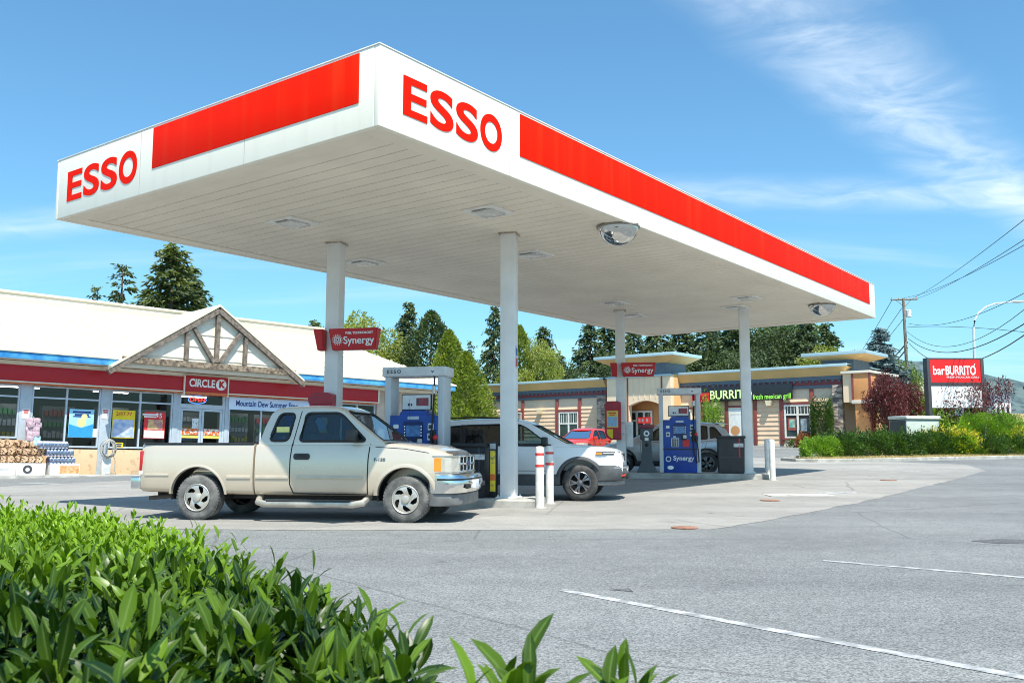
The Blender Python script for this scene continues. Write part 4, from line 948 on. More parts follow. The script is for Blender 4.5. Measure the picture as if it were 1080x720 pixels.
# ------------------------------------------------------------------ white off-road SUV
JE_YAW = -10.0
fw = GG(612, 528.5); d = Vector((math.cos(R(JE_YAW)), math.sin(R(JE_YAW)), 0)); nrm = Vector((-d.y, d.x, 0)); org = fw - d * 2.72 + nrm * .93
JE = thing('suv', 'white SUV with dark grey lower cladding parked behind the near column', 'SUV', (org.x, org.y, g(org.x, org.y) - .005), R(JE_YAW))
P_WHITE = carpaint('white_paint', (.78, .79, .80), .0, .3, (.5, .47, .4))
j = Car(JE, P_WHITE, -.92, 3.60, [(-.92, .46), (-.6, .34), (3.1, .34), (3.6, .52)], [(-.92, .95), (-.86, 1.08), (-.6, 1.12), (0, 1.14), (2.3, 1.135), (2.75, 1.13), (3.15, 1.10), (3.42, 1.05), (3.54, .99), (3.60, .88)],
        [(.3, .90), (.5, .94), (.75, .955), (.95, .945), (1.1, .91), (1.2, .88)], [(-.92, .82), (-.75, .93), (-.4, .985), (.2, 1), (2.6, 1), (3.0, .985), (3.3, .93), (3.5, .82), (3.60, .70)], .035, 46, (0, 2.72), .46, .40)
j.cab([(-.84, 1.12), (-.70, 1.45), (-.55, 1.62), (-.30, 1.67), (.3, 1.705), (.9, 1.71), (1.35, 1.685), (1.6, 1.63), (2.50, 1.135)], .885, .655, 1.13, 1.70,
      [([(-.52, 1.21), (.12, 1.19), (.12, 1.58), (-.30, 1.55)], .06, G_DARK), ([(.20, 1.185), (.98, 1.175), (.98, 1.61), (.20, 1.59)], .05, G_DARK), ([(1.08, 1.175), (2.05, 1.175), (1.55, 1.53), (1.40, 1.60), (1.08, 1.615)], .05, G_TRUCK)],
      (1.19, 1.60, .76, .60), (1.20, 1.52, .68, .56), crown=.04, glass=G_DARK, shield_glass=G_CLEAR, rear_glass=G_DARK, seal=.014)
for pts in ([(2.12, 1.16), (2.10, .8), (2.0, .45)], [(1.03, 1.15), (1.03, .8), (1.02, .45)], [(.14, 1.15), (.16, .95), (.44, .62), (.5, .45)]): j.ribbon('door_seam', pts, .010, M_DARKIN, .003)
M_CLAD = mat('cladding_grey', (.075, .08, .085), .6, var=.15, scale=8)
for sd in (-1, 1):
    j.strip('sill_cladding', .42, 2.30, .44, .22, .022, M_CLAD, sd); j.strip('door_strip', .6, 2.0, .62, .012, .005, M_TRIMK, sd)
    f = MB(); f.box(1.2, 1.42, min(sd * .93, sd * .965), max(sd * .93, sd * .965), .99, 1.03, .012); f.build('door_handle', P_WHITE, JE)
for ax in (0, 2.72):
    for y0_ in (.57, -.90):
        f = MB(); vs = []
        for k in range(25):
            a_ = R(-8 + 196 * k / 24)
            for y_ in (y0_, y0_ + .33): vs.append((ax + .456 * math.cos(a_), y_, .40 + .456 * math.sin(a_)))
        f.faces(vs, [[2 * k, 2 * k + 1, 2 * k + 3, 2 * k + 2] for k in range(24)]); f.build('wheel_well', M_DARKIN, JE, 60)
j.arch('arch_cladding', 2.72, .40, .455, .525, .022, M_CLAD, 0, 182); j.arch('arch_cladding', 0, .40, .455, .525, .022, M_CLAD, 0, 182)
j.ribbon('pillar_trim', [(.16, 1.16), (.16, 1.60)], .13, M_BLACK, .004, True); j.ribbon('pillar_trim', [(1.03, 1.15), (1.03, 1.62)], .13, M_BLACK, .004, True); j.ribbon('pillar_trim', [(-.5, 1.175), (2.1, 1.155)], .05, M_BLACK, .005, True)
for sd in (-1, 1):          # roof rails
    f = MB(); f.tube([(-.45, sd * .60, 1.665), (-.38, sd * .60, 1.735), (.3, sd * .61, 1.765), (1.1, sd * .60, 1.75), (1.35, sd * .585, 1.69)], .018, 6); f.build('roof_rail', M_RUB, JE)
    pl = [(3.06, .945), (3.25, .915), (3.42, .83), (3.50, .70), (3.54, .56), (3.46, .56), (3.2, .80), (3.06, .90)]
    f = MB(); f.prism([(x, sd * y) for x, y in pl], 'z', .955, 1.03); hl = f.build('headlight', mat('lens_dark', (.16, .17, .18), .1, .4, var=.5, scale=20, coat=1.0), JE, 25)
    f = MB(); f.prism([(x, sd * (y + .004)) for x, y in [(3.055, .947), (3.18, .93), (3.18, .86), (3.055, .88)]], 'z', .962, 1.005); f.build('amber_marker', M_AMBER, hl, 25)
    f = MB(); f.prism([(x + .012, sd * (y + .008)) for x, y in [(3.2, .925), (3.40, .845), (3.42, .80), (3.2, .86)]], 'z', .985, .997); f.build('light_bar', M_WPL, hl, 25)
JB = [(3.17, .955), (3.27, .935), (3.40, .87), (3.54, .76), (3.63, .5), (3.67, 0)]
jb = sweep(JB, .42, .74, .2, M_CLAD, 'front_bumper', JE, .03)
sweep([(x + .02, y * .99) for x, y in JB[2:]], .665, .70, .06, mat('silver_trim', (.45, .46, .47), .35, .6), 'bumper_trim', jb, .004)
f = MB(); f.box(3.60, 3.70, -.34, .34, .44, .56, .02); f.build('lower_intake', M_DARKIN, jb)
for sd in (-1, 1):
    f = MB(); f.prism(poly_round([(3.42, sd * .86), (3.62, sd * .62), (3.655, sd * .5), (3.5, sd * .5)], .02), 'z', .47, .57); fo = f.build('fog_recess', M_DARKIN, jb)
    f = MB(); f.tube([(3.48, sd * .76, .50), (3.58, sd * .68, .515), (3.635, sd * .60, .525), (3.63, sd * .55, .54)], .02, 6); f.build('tow_hook', mat('hook_red', (.5, .06, .03), .4), fo)
sweep([(x - .06, y * .96) for x, y in JB], .32, .418, .2, mat('skid_silver', (.2, .2, .2), .5, .3), 'skid_plate', jb, .0)
f = MB()
for k in range(7):
    y = (k - 3) * .155; x = 3.585 - .10 * abs(y / .5) ** 2; f.box(x - .04, x + .025, y - .055, y + .055, .82, .985, .015)
f.build('grille', M_DARKIN, JE)
f = MB(); f.box(3.655, 3.675, -.26, .26, .56, .68, .004); f.build('number_plate', M_PLATE, JE)
f = MB(); f.box(-.8, 3.3, -.60, .60, .30, .62, .04); f.build('underbody', M_DARKIN, JE)
M_JRIM = mat('rim_dark', (.055, .055, .06), .3, .6, c2=(.035, .035, .035), scale=3)
M_JRIM2 = mat('rim_grey', (.22, .22, .23), .3, .8, var=.2)
for x in (0, 2.72):
    for sd in (-1, 1): wheel(JE, x, sd * .93, .375, .24, spokes(5, .20), M_JRIM2, M_TYRE, sd, .62, cap=.13)
mirror_(JE, 1.98, .88, 1.17, M_TRIMK, 1.0)
seats(JE, (.35, 1.2), .38, 1.52, mat('seat_dark', (.03, .03, .032), .9)); f = MB(); f.box(1.9, 2.35, -.75, .75, 1.05, 1.18, .05); f.build('dashboard', M_TRIMK, JE)

# ------------------------------------------------------------------ plainer cars: silver crossover, red hatch, dark pickup on the street
def crossover(name, label, loc, yaw, paint, sx=1.0, sz=1.0, rim=None, cat='SUV'):
    t = thing(name, label, cat, loc, R(yaw)); q = lambda L_: [(x * sx, z * sz) for x, z in L_]
    k = Car(t, paint, -.88 * sx, 3.62 * sx, q([(-.88, .5), (-.6, .3), (3.2, .28), (3.62, .45)]), q([(-.88, .92), (-.82, 1.06), (-.5, 1.09), (.2, 1.04), (2.3, 1.02), (2.7, 1.0), (3.2, .92), (3.5, .80), (3.62, .66)]),
            q([(.3, .88), (.5, .92), (.7, .93), (.9, .92), (1.1, .88)]), [(-.88 * sx, .78), (-.7 * sx, .92), (-.3 * sx, .985), (.2 * sx, 1), (2.6 * sx, 1), (3.1 * sx, .95), (3.45 * sx, .82), (3.62 * sx, .66)], .04, 44, (0, 2.7 * sx), .42 * sz, .36 * sz)
    k.cab(q([(-.86, 1.05), (-.62, 1.42), (-.42, 1.57), (-.1, 1.625), (.6, 1.66), (1.1, 1.65), (1.5, 1.58), (2.55, 1.025)]), .86, .62, 1.03 * sz, 1.66 * sz,
          [(q([(-.50, 1.22), (-.12, 1.12), (-.12, 1.50), (-.28, 1.49)]), .05, G_DARK), (q([(-.04, 1.11), (.85, 1.08), (.85, 1.57), (-.04, 1.52)]), .05, G_DARK), (q([(.94, 1.08), (2.08, 1.08), (1.52, 1.46), (1.3, 1.55), (.94, 1.575)]), .05, G_TRUCK)],
          (1.09 * sz, 1.55 * sz, .74, .58), (1.16 * sz, 1.50 * sz, .66, .54), crown=.04, glass=G_DARK, shield_glass=G_CLEAR, rear_glass=G_DARK, seal=.012)
    for pts in (q([(2.12, 1.05), (2.1, .7), (2.05, .36)]), q([(.9, 1.05), (.9, .7), (.9, .36)]), q([(-.02, 1.05), (.05, .85), (.4, .5)])): k.ribbon('door_seam', pts, .010, M_DARKIN, .003)
    k.arch('arch_trim', 0, .36 * sz, .415 * sz, .47 * sz, .015, M_TRIMK); k.arch('arch_trim', 2.7 * sx, .36 * sz, .415 * sz, .47 * sz, .015, M_TRIMK)
    for sd in (-1, 1):
        k.strip('sill', .4 * sx, 2.3 * sx, .36 * sz, .13 * sz, .015, M_TRIMK, sd)
        f = MB()
        for x in (.12, 1.05): f.box(x * sx, (x + .2) * sx, min(sd * .91, sd * .945), max(sd * .91, sd * .945), .90 * sz, .94 * sz, .01)
        f.build('door_handle', M_CHROME, t)
        f = MB(); f.prism([(x * sx, sd * y) for x, y in [(3.0, .90), (3.3, .83), (3.52, .66), (3.58, .5), (3.4, .5), (3.0, .82)]], 'z', .74 * sz, .86 * sz); f.build('headlight', M_LENSC, t, 25)
        f = MB(); f.prism([(x * sx, sd * y) for x, y in [(-.5, .90), (-.72, .86), (-.87, .74), (-.90, .5), (-.7, .5), (-.5, .8)]], 'z', .90 * sz, 1.03 * sz); f.build('tail_lamp', M_RLENS, t, 25)
    f = MB(); f.box(3.5 * sx, 3.66 * sx, -.45, .45, .42 * sz, .7 * sz, .03); f.build('grille', M_DARKIN, t)
    f = MB(); f.box(-.93 * sx, -.84 * sx, -.6, .6, .36 * sz, .5 * sz, .03); f.build('rear_valance', M_TRIMK, t)
    f = MB(); f.box(-.905 * sx, -.86 * sx, -.26, .26, .74 * sz, .86 * sz, .004); f.build('number_plate', M_PLATE, t)
    f = MB(); f.prism([(-.72 * sx, 1.60 * sz), (-.35 * sx, 1.655 * sz), (-.3 * sx, 1.625 * sz), (-.5 * sx, 1.585 * sz)], 'y', -.56, .56); f.build('spoiler', paint, t)
    f = MB(); f.box(-.7 * sx, 3.2 * sx, -.6, .6, .24 * sz, .6 * sz, .04); f.build('underbody', M_DARKIN, t)
    for x in (0, 2.7 * sx):
        for sd in (-1, 1): wheel(t, x, sd * .90, .345 * sz, .22, spokes(5, .26), rim or M_ALLOY, M_TYRE, sd, .66, cap=.12)
    mirror_(t, 1.98 * sx, .86, 1.06 * sz, paint, .95)
    seats(t, (.3 * sx, 1.15 * sx), .36, 1.45 * sz, mat('seat_dark', (.03, .03, .032), .9), .7)
    return t
P_SILV = carpaint('silver_paint', (.50, .52, .54), .55, .3)
P_REDC = carpaint('red_paint', (.62, .03, .015), .15, .3)
SVY = math.degrees(AX['CD']) + 180
dr = Vector((math.cos(R(SVY)), math.sin(R(SVY)), 0)); lf = Vector((-dr.y, dr.x, 0))
rw = D(746, 500, 30.3); org = Vector((rw.x, rw.y, 0)) - lf * .9
crossover('suv', 'silver crossover seen between the far fuel pump and the black bin', (org.x, org.y, g(org.x, org.y) - .005), SVY, P_SILV, 1.02, 1.03, M_JRIM2)
p = D(622, 470, 42.0)
crossover('suv', 'small red car parked beyond the hood of the white SUV', (p.x + .2, p.y + 1.1, g(p.x, p.y) - .005), -118, P_REDC, .9, .96).scale = (.86, .86, .86)
# ================================================================== THE STORE
SA = D(0, 470, 33.0); SF = Frame((SA.x, SA.y, .06), 43.0, -1.0)
def S(u, v, off=0.0): return SF.at(u, v, off)
ST = thing('convenience_store', 'long low store with cream metal roof, red band and timber gable over its doors', 'store', M=SF.m)
M_CREAM = mat('roof_cream', (.66, .60, .48), .45, var=.05, scale=.6); M_BLUET = mat('eave_blue', (.02, .20, .52), .45, c2=(.10, .42, .72), scale=2.5)
M_SRED = mat('band_red', (.42, .006, .016), .4, var=.06, scale=.8); M_ORNG = mat('band_orange', (.62, .16, .05), .5)
M_FRAME = mat('frame_grey', (.46, .53, .60), .45, var=.06); M_SWALL = mat('store_wall', (.55, .45, .37), .8, var=.12, scale=2, bump=.2)
M_BASE = mat('wood_panel', (.66, .47, .29), .7, c2=(.48, .31, .18), scale=5, lo=.3, hi=.45)
M_OFFW = mat('off_white', (.74, .69, .58), .6, var=.05)
G_SHOP = glassmat('shop_glass', (.72, .8, .86), clear=.80, gloss=.02)
tEnd = S(457, 450)[0]; tB = S(395, 418)[0]; t0s, t1s = S(191.5, 405)[0], S(236, 410)[0]
zrt, zrb = S(0, 383.4, -.3)[1], S(0, 400.1, -.3)[1]; L0 = -9.0
zw = zrb - .12                               # head of the windows
def band(a, b): MB().box(a, b, -.30, .0, zrb, zrt, .006).build('red_band', M_SRED, ST)
band(L0, t0s - .06); band(t1s + .06, tB)
f = MB(); f.box(L0, tB, -.28, 0, zrb - .10, zrb - .055); f.build('orange_strip', M_ORNG, ST)
f = MB(); f.box(L0, tB, -.31, 0, zrb - .05, zrb - .004, .004); f.box(tB + .004, tB + .08, -.31, 0, zrb - .05, zrt + .02); f.box(L0, tEnd, -.25, 0, zrt + .01, S(0, 376.5, -.9)[1] - .02); f.build('band_trim', M_OFFW, ST)
f = MB(); f.box(t0s, t1s, -.36, -.02, zrb - .14, zrt + .06, .01); sg = f.build('shop_sign', M_SRED, ST)
f = MB(); w = .05
f.box(t0s - w, t0s - .003, -.38, 0, zrb - .18, zrt + .06); f.build('sign_frame', M_OFFW, sg); f = MB(); f.box(t1s + .003, t1s + w, -.38, 0, zrb - .18, zrt + .06); f.build('sign_frame', M_OFFW, sg)
f = MB(); f.box(t0s + .01, t1s - .01, -.366, -.361, zrb - .138, zrb - .03); f.build('sign_stripe', M_ORNG, sg)
zc = (zrt + zrb) / 2 + .04; sw = t1s - t0s
me = text_mesh('CIRCLE', .44, .006, .012); wv = np.ptp([v.co.x for v in me.vertices]); me.transform(Matrix.Diagonal((sw * .60 / wv, 1, 1, 1))); me.materials.append(M_TXT)
me.transform(Matrix.Translation((t0s + sw * .39, -.368, zc)) @ Matrix.Rotation(PI / 2, 4, 'X')); link('lettering', me, sg)
f = MB(); f.lathe([(.23, 0), (.23, .008), (0, .008)], 28, Matrix.Translation((t0s + sw * .84, -.36, zc)) @ Matrix.Rotation(PI / 2, 4, 'X')); f.build('emblem', M_TXT, sg)
text('lettering', 'K', .36, M_SRED, sg, (t0s + sw * .85, -.372, zc), bold=.02)
# eave, roof
ze0, ze1 = S(0, 376.5, -.95)[1], S(0, 367.7, -.95)[1]
zr = S(0, 315.7, 4.6)[1]; zr2 = S(0, 306.0, 4.75)[1]
tg0, tg1 = S(117, 386.6, -1.25)[0], S(320.5, 403.3, -1.25)[0]
f = MB(); f.box(L0, tg0 + .5, -.98, -.90, ze0, ze1 - .02, .01); f.build('eave_fascia', M_BLUET, ST); f = MB(); f.box(tg1 - .5, tEnd + .6, -.98, -.90, ze0, ze1 - .02, .01); f.build('eave_fascia', M_BLUET, ST)
f = MB(); f.box(L0, tEnd + .55, -.89, -.02, ze0 + .01, ze0 + .05); f.build('soffit', M_OFFW, ST)
f = MB(); e = tEnd + .65; rt = S(342, 357, 4.6)[0]
f.faces([(L0, -1.02, ze1), (e, -1.02, ze1), (rt, 4.6, zr), (L0, 4.6, zr), (L0, -1.02, ze1 - .05), (e, -1.02, ze1 - .05), (e, 10.2, ze1), (L0, 10.2, ze1), (L0, 10.2, ze1 - .05), (e, 10.2, ze1 - .05)],
        [[0, 1, 2, 3], [4, 5, 1, 0], [1, 6, 2], [3, 2, 6, 7], [8, 9, 5, 4], [5, 9, 6, 1], [9, 8, 7, 6], [0, 3, 7, 8, 4]]); rf = f.build('roof', M_CREAM, ST, 20)
f = MB(); x = L0 + .2
while x < e - .2:
    tt = min(1.0, (e - x) / (e - rt)); f.faces([(x - .012, -1.02, ze1 + .002), (x + .012, -1.02, ze1 + .002), (x + .012, -1.02 + 5.62 * tt, ze1 + (zr - ze1) * tt), (x - .012, -1.02 + 5.62 * tt, ze1 + (zr - ze1) * tt),
             (x - .012, -1.02, ze1 + .055), (x + .012, -1.02, ze1 + .055), (x + .012, -1.02 + 5.62 * tt, ze1 + (zr - ze1) * tt + .05), (x - .012, -1.02 + 5.62 * tt, ze1 + (zr - ze1) * tt + .05)], [[4, 5, 6, 7], [0, 4, 7, 3], [1, 2, 6, 5], [0, 1, 5, 4]]); x += .42
f.build('roof_seams', M_CREAM, rf, 0)
f = MB(); f.box(L0, rt - .1, 4.55, 5.3, zr - .05, zr2, .015); f.box(L0, rt - .05, 4.5, 4.56, zr2 - .09, zr2 + .02, .01); f.build('ridge_parapet', M_CREAM, rf)
f = MB(); q = S(35, 303, 5.5); f.box(q[0] - 1.2, q[0] + .2, 5.4, 6.8, zr2 - .2, zr2 + .16, .02); f.build('roof_vent', mat('vent_dark', (.12, .12, .12), .6), rf)
# gable
ax_, az = S(232, 323.5, -1.25); b0x, b0z = S(117, 386.6, -1.25); b1x, b1z = S(320.5, 403.3, -1.25); bz = (b0z + b1z) / 2
M_TIMB = mat('timber', (.25, .205, .165), .85, c2=(.10, .082, .068), scale=7, detail=8)
sl = (az - bz) / (ax_ - b0x); sr = (az - bz) / (b1x - ax_)
f = MB(); yb = 3.2
for (x0, xr) in ((b0x, ax_), (b1x, ax_)):
    f.faces([(x0, -1.3, bz), (xr, -1.3, az), (xr, yb, az), (x0, yb * .2, bz), (x0, -1.3, bz + .09), (xr, -1.3, az + .09), (xr, yb, az + .09), (x0, yb * .2, bz + .09)], [[0, 1, 2, 3], [4, 5, 6, 7], [0, 1, 5, 4], [0, 3, 7, 4], [2, 3, 7, 6], [1, 2, 6, 5]])
f.build('gable_roof', M_CREAM, ST, 20)
def beam(f, x0, z0, x1, z1, w, y0, y1):
    d = Vector((x1 - x0, z1 - z0)); d.normalize(); n = Vector((-d.y, d.x)) * w / 2
    f.prism([(x0 - n.x, z0 - n.y), (x1 - n.x, z1 - n.y), (x1 + n.x, z1 + n.y), (x0 + n.x, z0 + n.y)], 'y', y0, y1)
f = MB(); o_ = .16
beam(f, b0x - .06, bz - o_, ax_, az - o_, .19, -1.28, -1.08); beam(f, b1x + .06, bz - o_, ax_, az - o_, .19, -1.281, -1.079); gt = f.build('gable_rafters', M_TIMB, ST, 0)
ztie = (S(141.7, 379, -1.2)[1] + S(305, 393, -1.2)[1]) / 2; xt0, xt1 = b0x + (ztie - bz) / sl - .1, b1x - (ztie - bz) / sr + .1
f = MB(); beam(f, xt0, ztie, xt1, ztie, .24, -1.26, -1.08); f.build('tie_beam', mat('timber_mottled', (.36, .28, .20), .85, c2=(.08, .06, .045), scale=9, detail=9), ST, 0)
f = MB(); beam(f, ax_, ztie + .16, ax_, az - .3, .17, -1.25, -1.09); f.build('king_post', M_TIMB, ST, 0)
for u in (197, 259): 
    x = S(u, 370, -1.2)[0]; h = (x - b0x) * sl if x < ax_ else (b1x - x) * sr; f = MB(); beam(f, x, ztie + .16, x, bz + h - .28, .15, -1.247, -1.093); f.build('queen_post', M_TIMB, ST, 0)
for (ua, va, ub) in ((205, 349, 226), (254, 354, 232)):
    xa = S(ua, va, -1.2)[0]; h = (xa - b0x) * sl if xa < ax_ else (b1x - xa) * sr; xb = S(ub, 378, -1.2)[0]; f = MB(); beam(f, xa, bz + h - .3, xb, ztie + .15, .15, -1.243, -1.097); f.build('strut', M_TIMB, ST, 0)
f = MB(); n = 5
for k in range(n):                          # boarded gable wall behind the truss
    za, zb_ = bz + .1 + (az - bz - .3) * k / n, bz + .1 + (az - bz - .3) * (k + 1) / n; xa, xb = b0x + (za - bz) / sl + .25, b1x - (za - bz) / sr - .25
    xc, xd = b0x + (zb_ - bz) / sl + .25, b1x - (zb_ - bz) / sr - .25
    if xd - xc < .05: xc = xd = ax_ + .01
    f.faces([(xa, -1.08, za), (xb, -1.08, za), (xd, -1.05, zb_), (xc, -1.05, zb_), (xa, -.95, za), (xb, -.95, za)], [[0, 1, 2, 3], [0, 4, 5, 1]])
f.build('gable_wall', M_OFFW, ST, 0)
f = MB(); f.box(b0x + .3, b1x - .3, -1.06, -.86, ze0 - .02, ztie - .10, .02); f.build('gable_beam_cover', M_OFFW, ST)
# walls behind
f = MB(); f.box(L0, tEnd, .02, .2, 0, S(0, 461.7)[1] - .45); f.box(L0, tEnd, .02, .2, zw, ze0 + .2); f.box(tEnd - .2, tEnd, .2, 9, 0, ze0 + .2); f.box(L0, tEnd, 9, 9.2, 0, ze0 + .2); f.box(L0, L0 + .2, .2, 9, 0, ze0 + .2)
f.box(S(397, 440)[0], tEnd, .018, .2, 0, ze0)
f.build('wall', M_SWALL, ST)
f = MB(); x = S(397, 440)[0]
while x < tEnd - .2: f.box(x, x + .02, -.005, .018, .1, ze0); x += .45
f.build('wall_batten', M_SWALL, ST)
zsB = S(60, 471.5)[1]; zsA = S(0, 461.7)[1]; ztr = S(60, 420)[1]
f = MB(); f.box(L0, S(33, 470)[0], -.03, .02, .08, zsA - .05); f.box(S(33, 470)[0] + .004, S(186, 470)[0], -.035, .02, .08, zsB - .06, .005); f.build('base_panel', M_BASE, ST)
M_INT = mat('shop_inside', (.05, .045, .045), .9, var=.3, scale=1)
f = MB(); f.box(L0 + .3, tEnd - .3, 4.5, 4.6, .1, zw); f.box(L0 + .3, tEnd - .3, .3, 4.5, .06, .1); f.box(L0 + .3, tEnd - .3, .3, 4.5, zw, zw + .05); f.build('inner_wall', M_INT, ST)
M_SHOPFILL = emitmat('shop_fill', (1, .98, .94), 9.0)  # glowing strips added under the ceiling to brighten the shop interior
for k in range(7):
    x = L0 + 2.5 + k * 3.3; f = MB(); f.box(x, x + 1.3, .9, 1.1, zw - .05, zw - .02); f.build('shop_fill_strip', M_SHOPFILL, ST)
cols_ = [(.35, .05, .05), (.08, .14, .35), (.4, .32, .05), (.45, .45, .45), (.08, .25, .1)]
for k in range(12):
    x = L0 + 2.2 + k * 1.75; f = MB(); f.box(x, x + 1.2, 1.3 + (k % 3) * .5, 1.8 + (k % 3) * .5, .1, 2.75); sh = f.build('shelf', mat('shelf_grey', (.2, .2, .2), .8), ST)
    for r_ in range(6):
        f = MB()
        for q in range(7): f.box(x + .05 + q * .16, x + .17 + q * .16, 1.15 + (k % 3) * .5, 1.295 + (k % 3) * .5, .25 + r_ * .42, .25 + r_ * .42 + random.uniform(.15, .28))
        f.build('goods', mat('goods%d' % ((k + r_) % 5), cols_[(k + r_) % 5], .6), sh)
def shopwin(u0, u1, zs, mull, transom=True):
    a, b = S(u0, 440)[0], S(u1, 440)[0]; w = .055; f = MB()
    f.box(a, a + w, -.05, .08, zs, zw); f.box(b - w, b, -.05, .08, zs, zw); f.box(a + w + .001, b - w - .001, -.049, .079, zw - w, zw); f.box(a + w + .001, b - w - .001, -.06, .079, zs, zs + w * 1.2)
    if transom: f.box(a + w + .001, b - w - .001, -.045, .075, ztr - .03, ztr + .03)
    for u in mull:
        x = S(u, 440)[0]; f.box(x - .03, x + .03, -.042, .072, zs + w * 1.2 + .001, zw - w - .001)
    o = f.build('window', M_FRAME, ST); g_ = MB(); g_.faces([(a + .02, .02, zs + .02), (b - .02, .02, zs + .02), (b - .02, .02, zw - .02), (a + .02, .02, zw - .02)], [[0, 1, 2, 3]]); g_.build('pane', G_SHOP, o, 0); return o
shopwin(-210, -84, zsA, (-146,)); shopwin(-71, 19, zsA, (-25,)); shopwin(32, 104.5, zsB, (69,)); shopwin(115.5, 181, zsB, (147,)); shopwin(240.5, 333, S(250, 470)[1] - .3, (275, 305)); shopwin(340, 395, S(250, 470)[1] - .3, (358, 376))
for a, b in ((-83.5, -71.4), (-290, -210.5), (19.3, 31.7), (104.8, 115.2), (181.3, 187.3), (236.5, 240.2), (333.3, 339.7)):
    f = MB(); f.box(S(a, 440)[0], S(b, 440)[0], -.07, .1, 0, zw + .1, .01); f.build('wall_pier', mat('pier_grey', (.42, .48, .54), .6, var=.06), ST)
# doors
a, b = S(187.5, 440)[0], S(236.3, 440)[0]; zdt = S(212, 431)[1]; ztn = S(212, 426.5)[1]; m_ = (a + b) / 2; w = .09
f = MB(); f.box(a, a + w, -.04, .08, .05, zw + .05); f.box(b - w, b, -.04, .08, .05, zw + .05); f.box(a + w + .001, b - w - .001, -.039, .079, zdt, ztn); f.box(a + w + .001, b - w - .001, -.039, .079, zw - .02, zw + .05); df = f.build('door_frame', M_FRAME, ST)
g_ = MB(); g_.faces([(a + w, .015, ztn), (b - w, .015, ztn), (b - w, .015, zw - .02), (a + w, .015, zw - .02)], [[0, 1, 2, 3]]); g_.build('transom_pane', G_SHOP, df)
for (p0, p1) in ((a + w + .01, m_ - .01), (m_ + .01, b - w - .01)):
    f = MB(); f.box(p0, p0 + w, -.03, .03, .12, zdt - .01); f.box(p1 - w, p1, -.03, .03, .12, zdt - .01); f.box(p0 + w + .001, p1 - w - .001, -.029, .029, zdt - .1, zdt - .01); f.box(p0 + w + .001, p1 - w - .001, -.029, .029, .12, .35); dr_ = f.build('door', M_FRAME, ST)
    g_ = MB(); g_.faces([(p0 + w, 0, .35), (p1 - w, 0, .35), (p1 - w, 0, zdt - .1), (p0 + w, 0, zdt - .1)], [[0, 1, 2, 3]]); g_.build('pane', G_SHOP, dr_)
    f = MB(); f.box(p0 + w, p1 - w, -.016, -.008, S(212, 458.5)[1], S(212, 452)[1]); st_ = f.build('door_sticker', mat('sticker_orange', (.78, .15, .03), .5, c2=(.75, .72, .68), scale=9, lo=.47, hi=.5), dr_)
    f = MB(); f.box(p0 + w, p1 - w, -.016, -.008, S(212, 462)[1], S(212, 459.2)[1]); f.build('sticker_strip', mat('strip_yellow', (.75, .62, .12), .5), dr_)
    f = MB(); f.tube([(p1 - .05 if p0 < m_ - .5 else p0 + .05, -.08, z) for z in (.9, 1.3)], .014, 6); f.build('handle', M_STEEL, dr_)
x0, z0_ = S(198.5, 450)[0] + .15, S(200, 441)[1]; MB().box(x0, x0 + .28, -.014, -.008, z0_ - .55, z0_).build('door_notice', mat('notice_white', (.7, .72, .75), .5, c2=(.3, .32, .35), scale=12, lo=.4, hi=.45), ST)
# neon OPEN sign behind the transom
xo0, xo1 = S(198.5, 421)[0], S(217.5, 421)[0]; zo0, zo1 = ztn + .03, zw - .06; xm_, zm_ = (xo0 + xo1) / 2, (zo0 + zo1) / 2
f = MB(); f.tube([(xm_ + (xo1 - xo0) / 2 * math.cos(t), -.01, zm_ + (zo1 - zo0) / 2 * math.sin(t)) for t in np.linspace(0, 2 * PI, 28, endpoint=False)], .018, 6, True); ne = f.build('neon_sign', emitmat('neon_blue', (.12, .35, .95), .8), ST)
text('lettering', 'OPEN', (zo1 - zo0) * .72, emitmat('neon_red', (.95, .06, .05), .6), ne, (xm_, -.012, zm_), bold=.006, sx=1.15)
# posters in the windows
def poster(u0, u1, v0, v1, m, lines, name='poster', off=-.055):
    a, z1_ = S(u0, v0); b, z0_ = S(u1, v1); f = MB(); f.box(a, b, off - .006, off, z0_, z1_, .002); o = f.build(name, m, ST)
    for s, sz, fx, fz, mm in lines:
        if s[0] == '=':           # print too small to read
            for q in range(len(s)): hw = (b - a) * (.36 - .07 * (q % 3)); MB().box(a + (b - a) * fx - hw, a + (b - a) * fx + hw, off - .009, off - .0065, z0_ + (z1_ - z0_) * fz - q * sz * 1.5 - sz / 2, z0_ + (z1_ - z0_) * fz - q * sz * 1.5 + sz / 2).build('printed_line', mm, o)
            continue
        text('lettering', s, sz, mm, o, (a + (b - a) * fx, off - .009, z0_ + (z1_ - z0_) * fz), bold=.004, ext=.002)
    return o, a, b, z0_, z1_, off
M_PB, M_PBL, M_PY, M_PR, M_PW = mat('paper_blue', (.32, .66, .88), .5), mat('paper_deep_blue', (.03, .30, .65), .5), mat('paper_yellow', (.85, .60, .01), .5), mat('paper_red', (.70, .03, .03), .5), mat('paper_white', (.78, .78, .78), .5)
M_INKB, M_INKR = mat('ink_navy', (.02, .04, .2), .5), mat('ink_red', (.6, .04, .03), .5)
o, a, b, z0_, z1_, of = poster(73, 97, 431, 461.5, M_PB, [('==', .07, .5, .9, M_INKB), ('=', .045, .5, .74, M_INKB)])
MB().prism([(a + .01, z0_ + .01), (b - .01, z0_ + .01), (b - .01, z0_ + .52), ((a + b) / 2, z0_ + .36), (a + .01, z0_ + .5)], 'y', of - .009, of - .0065).build('printed_wave', M_PBL, o)
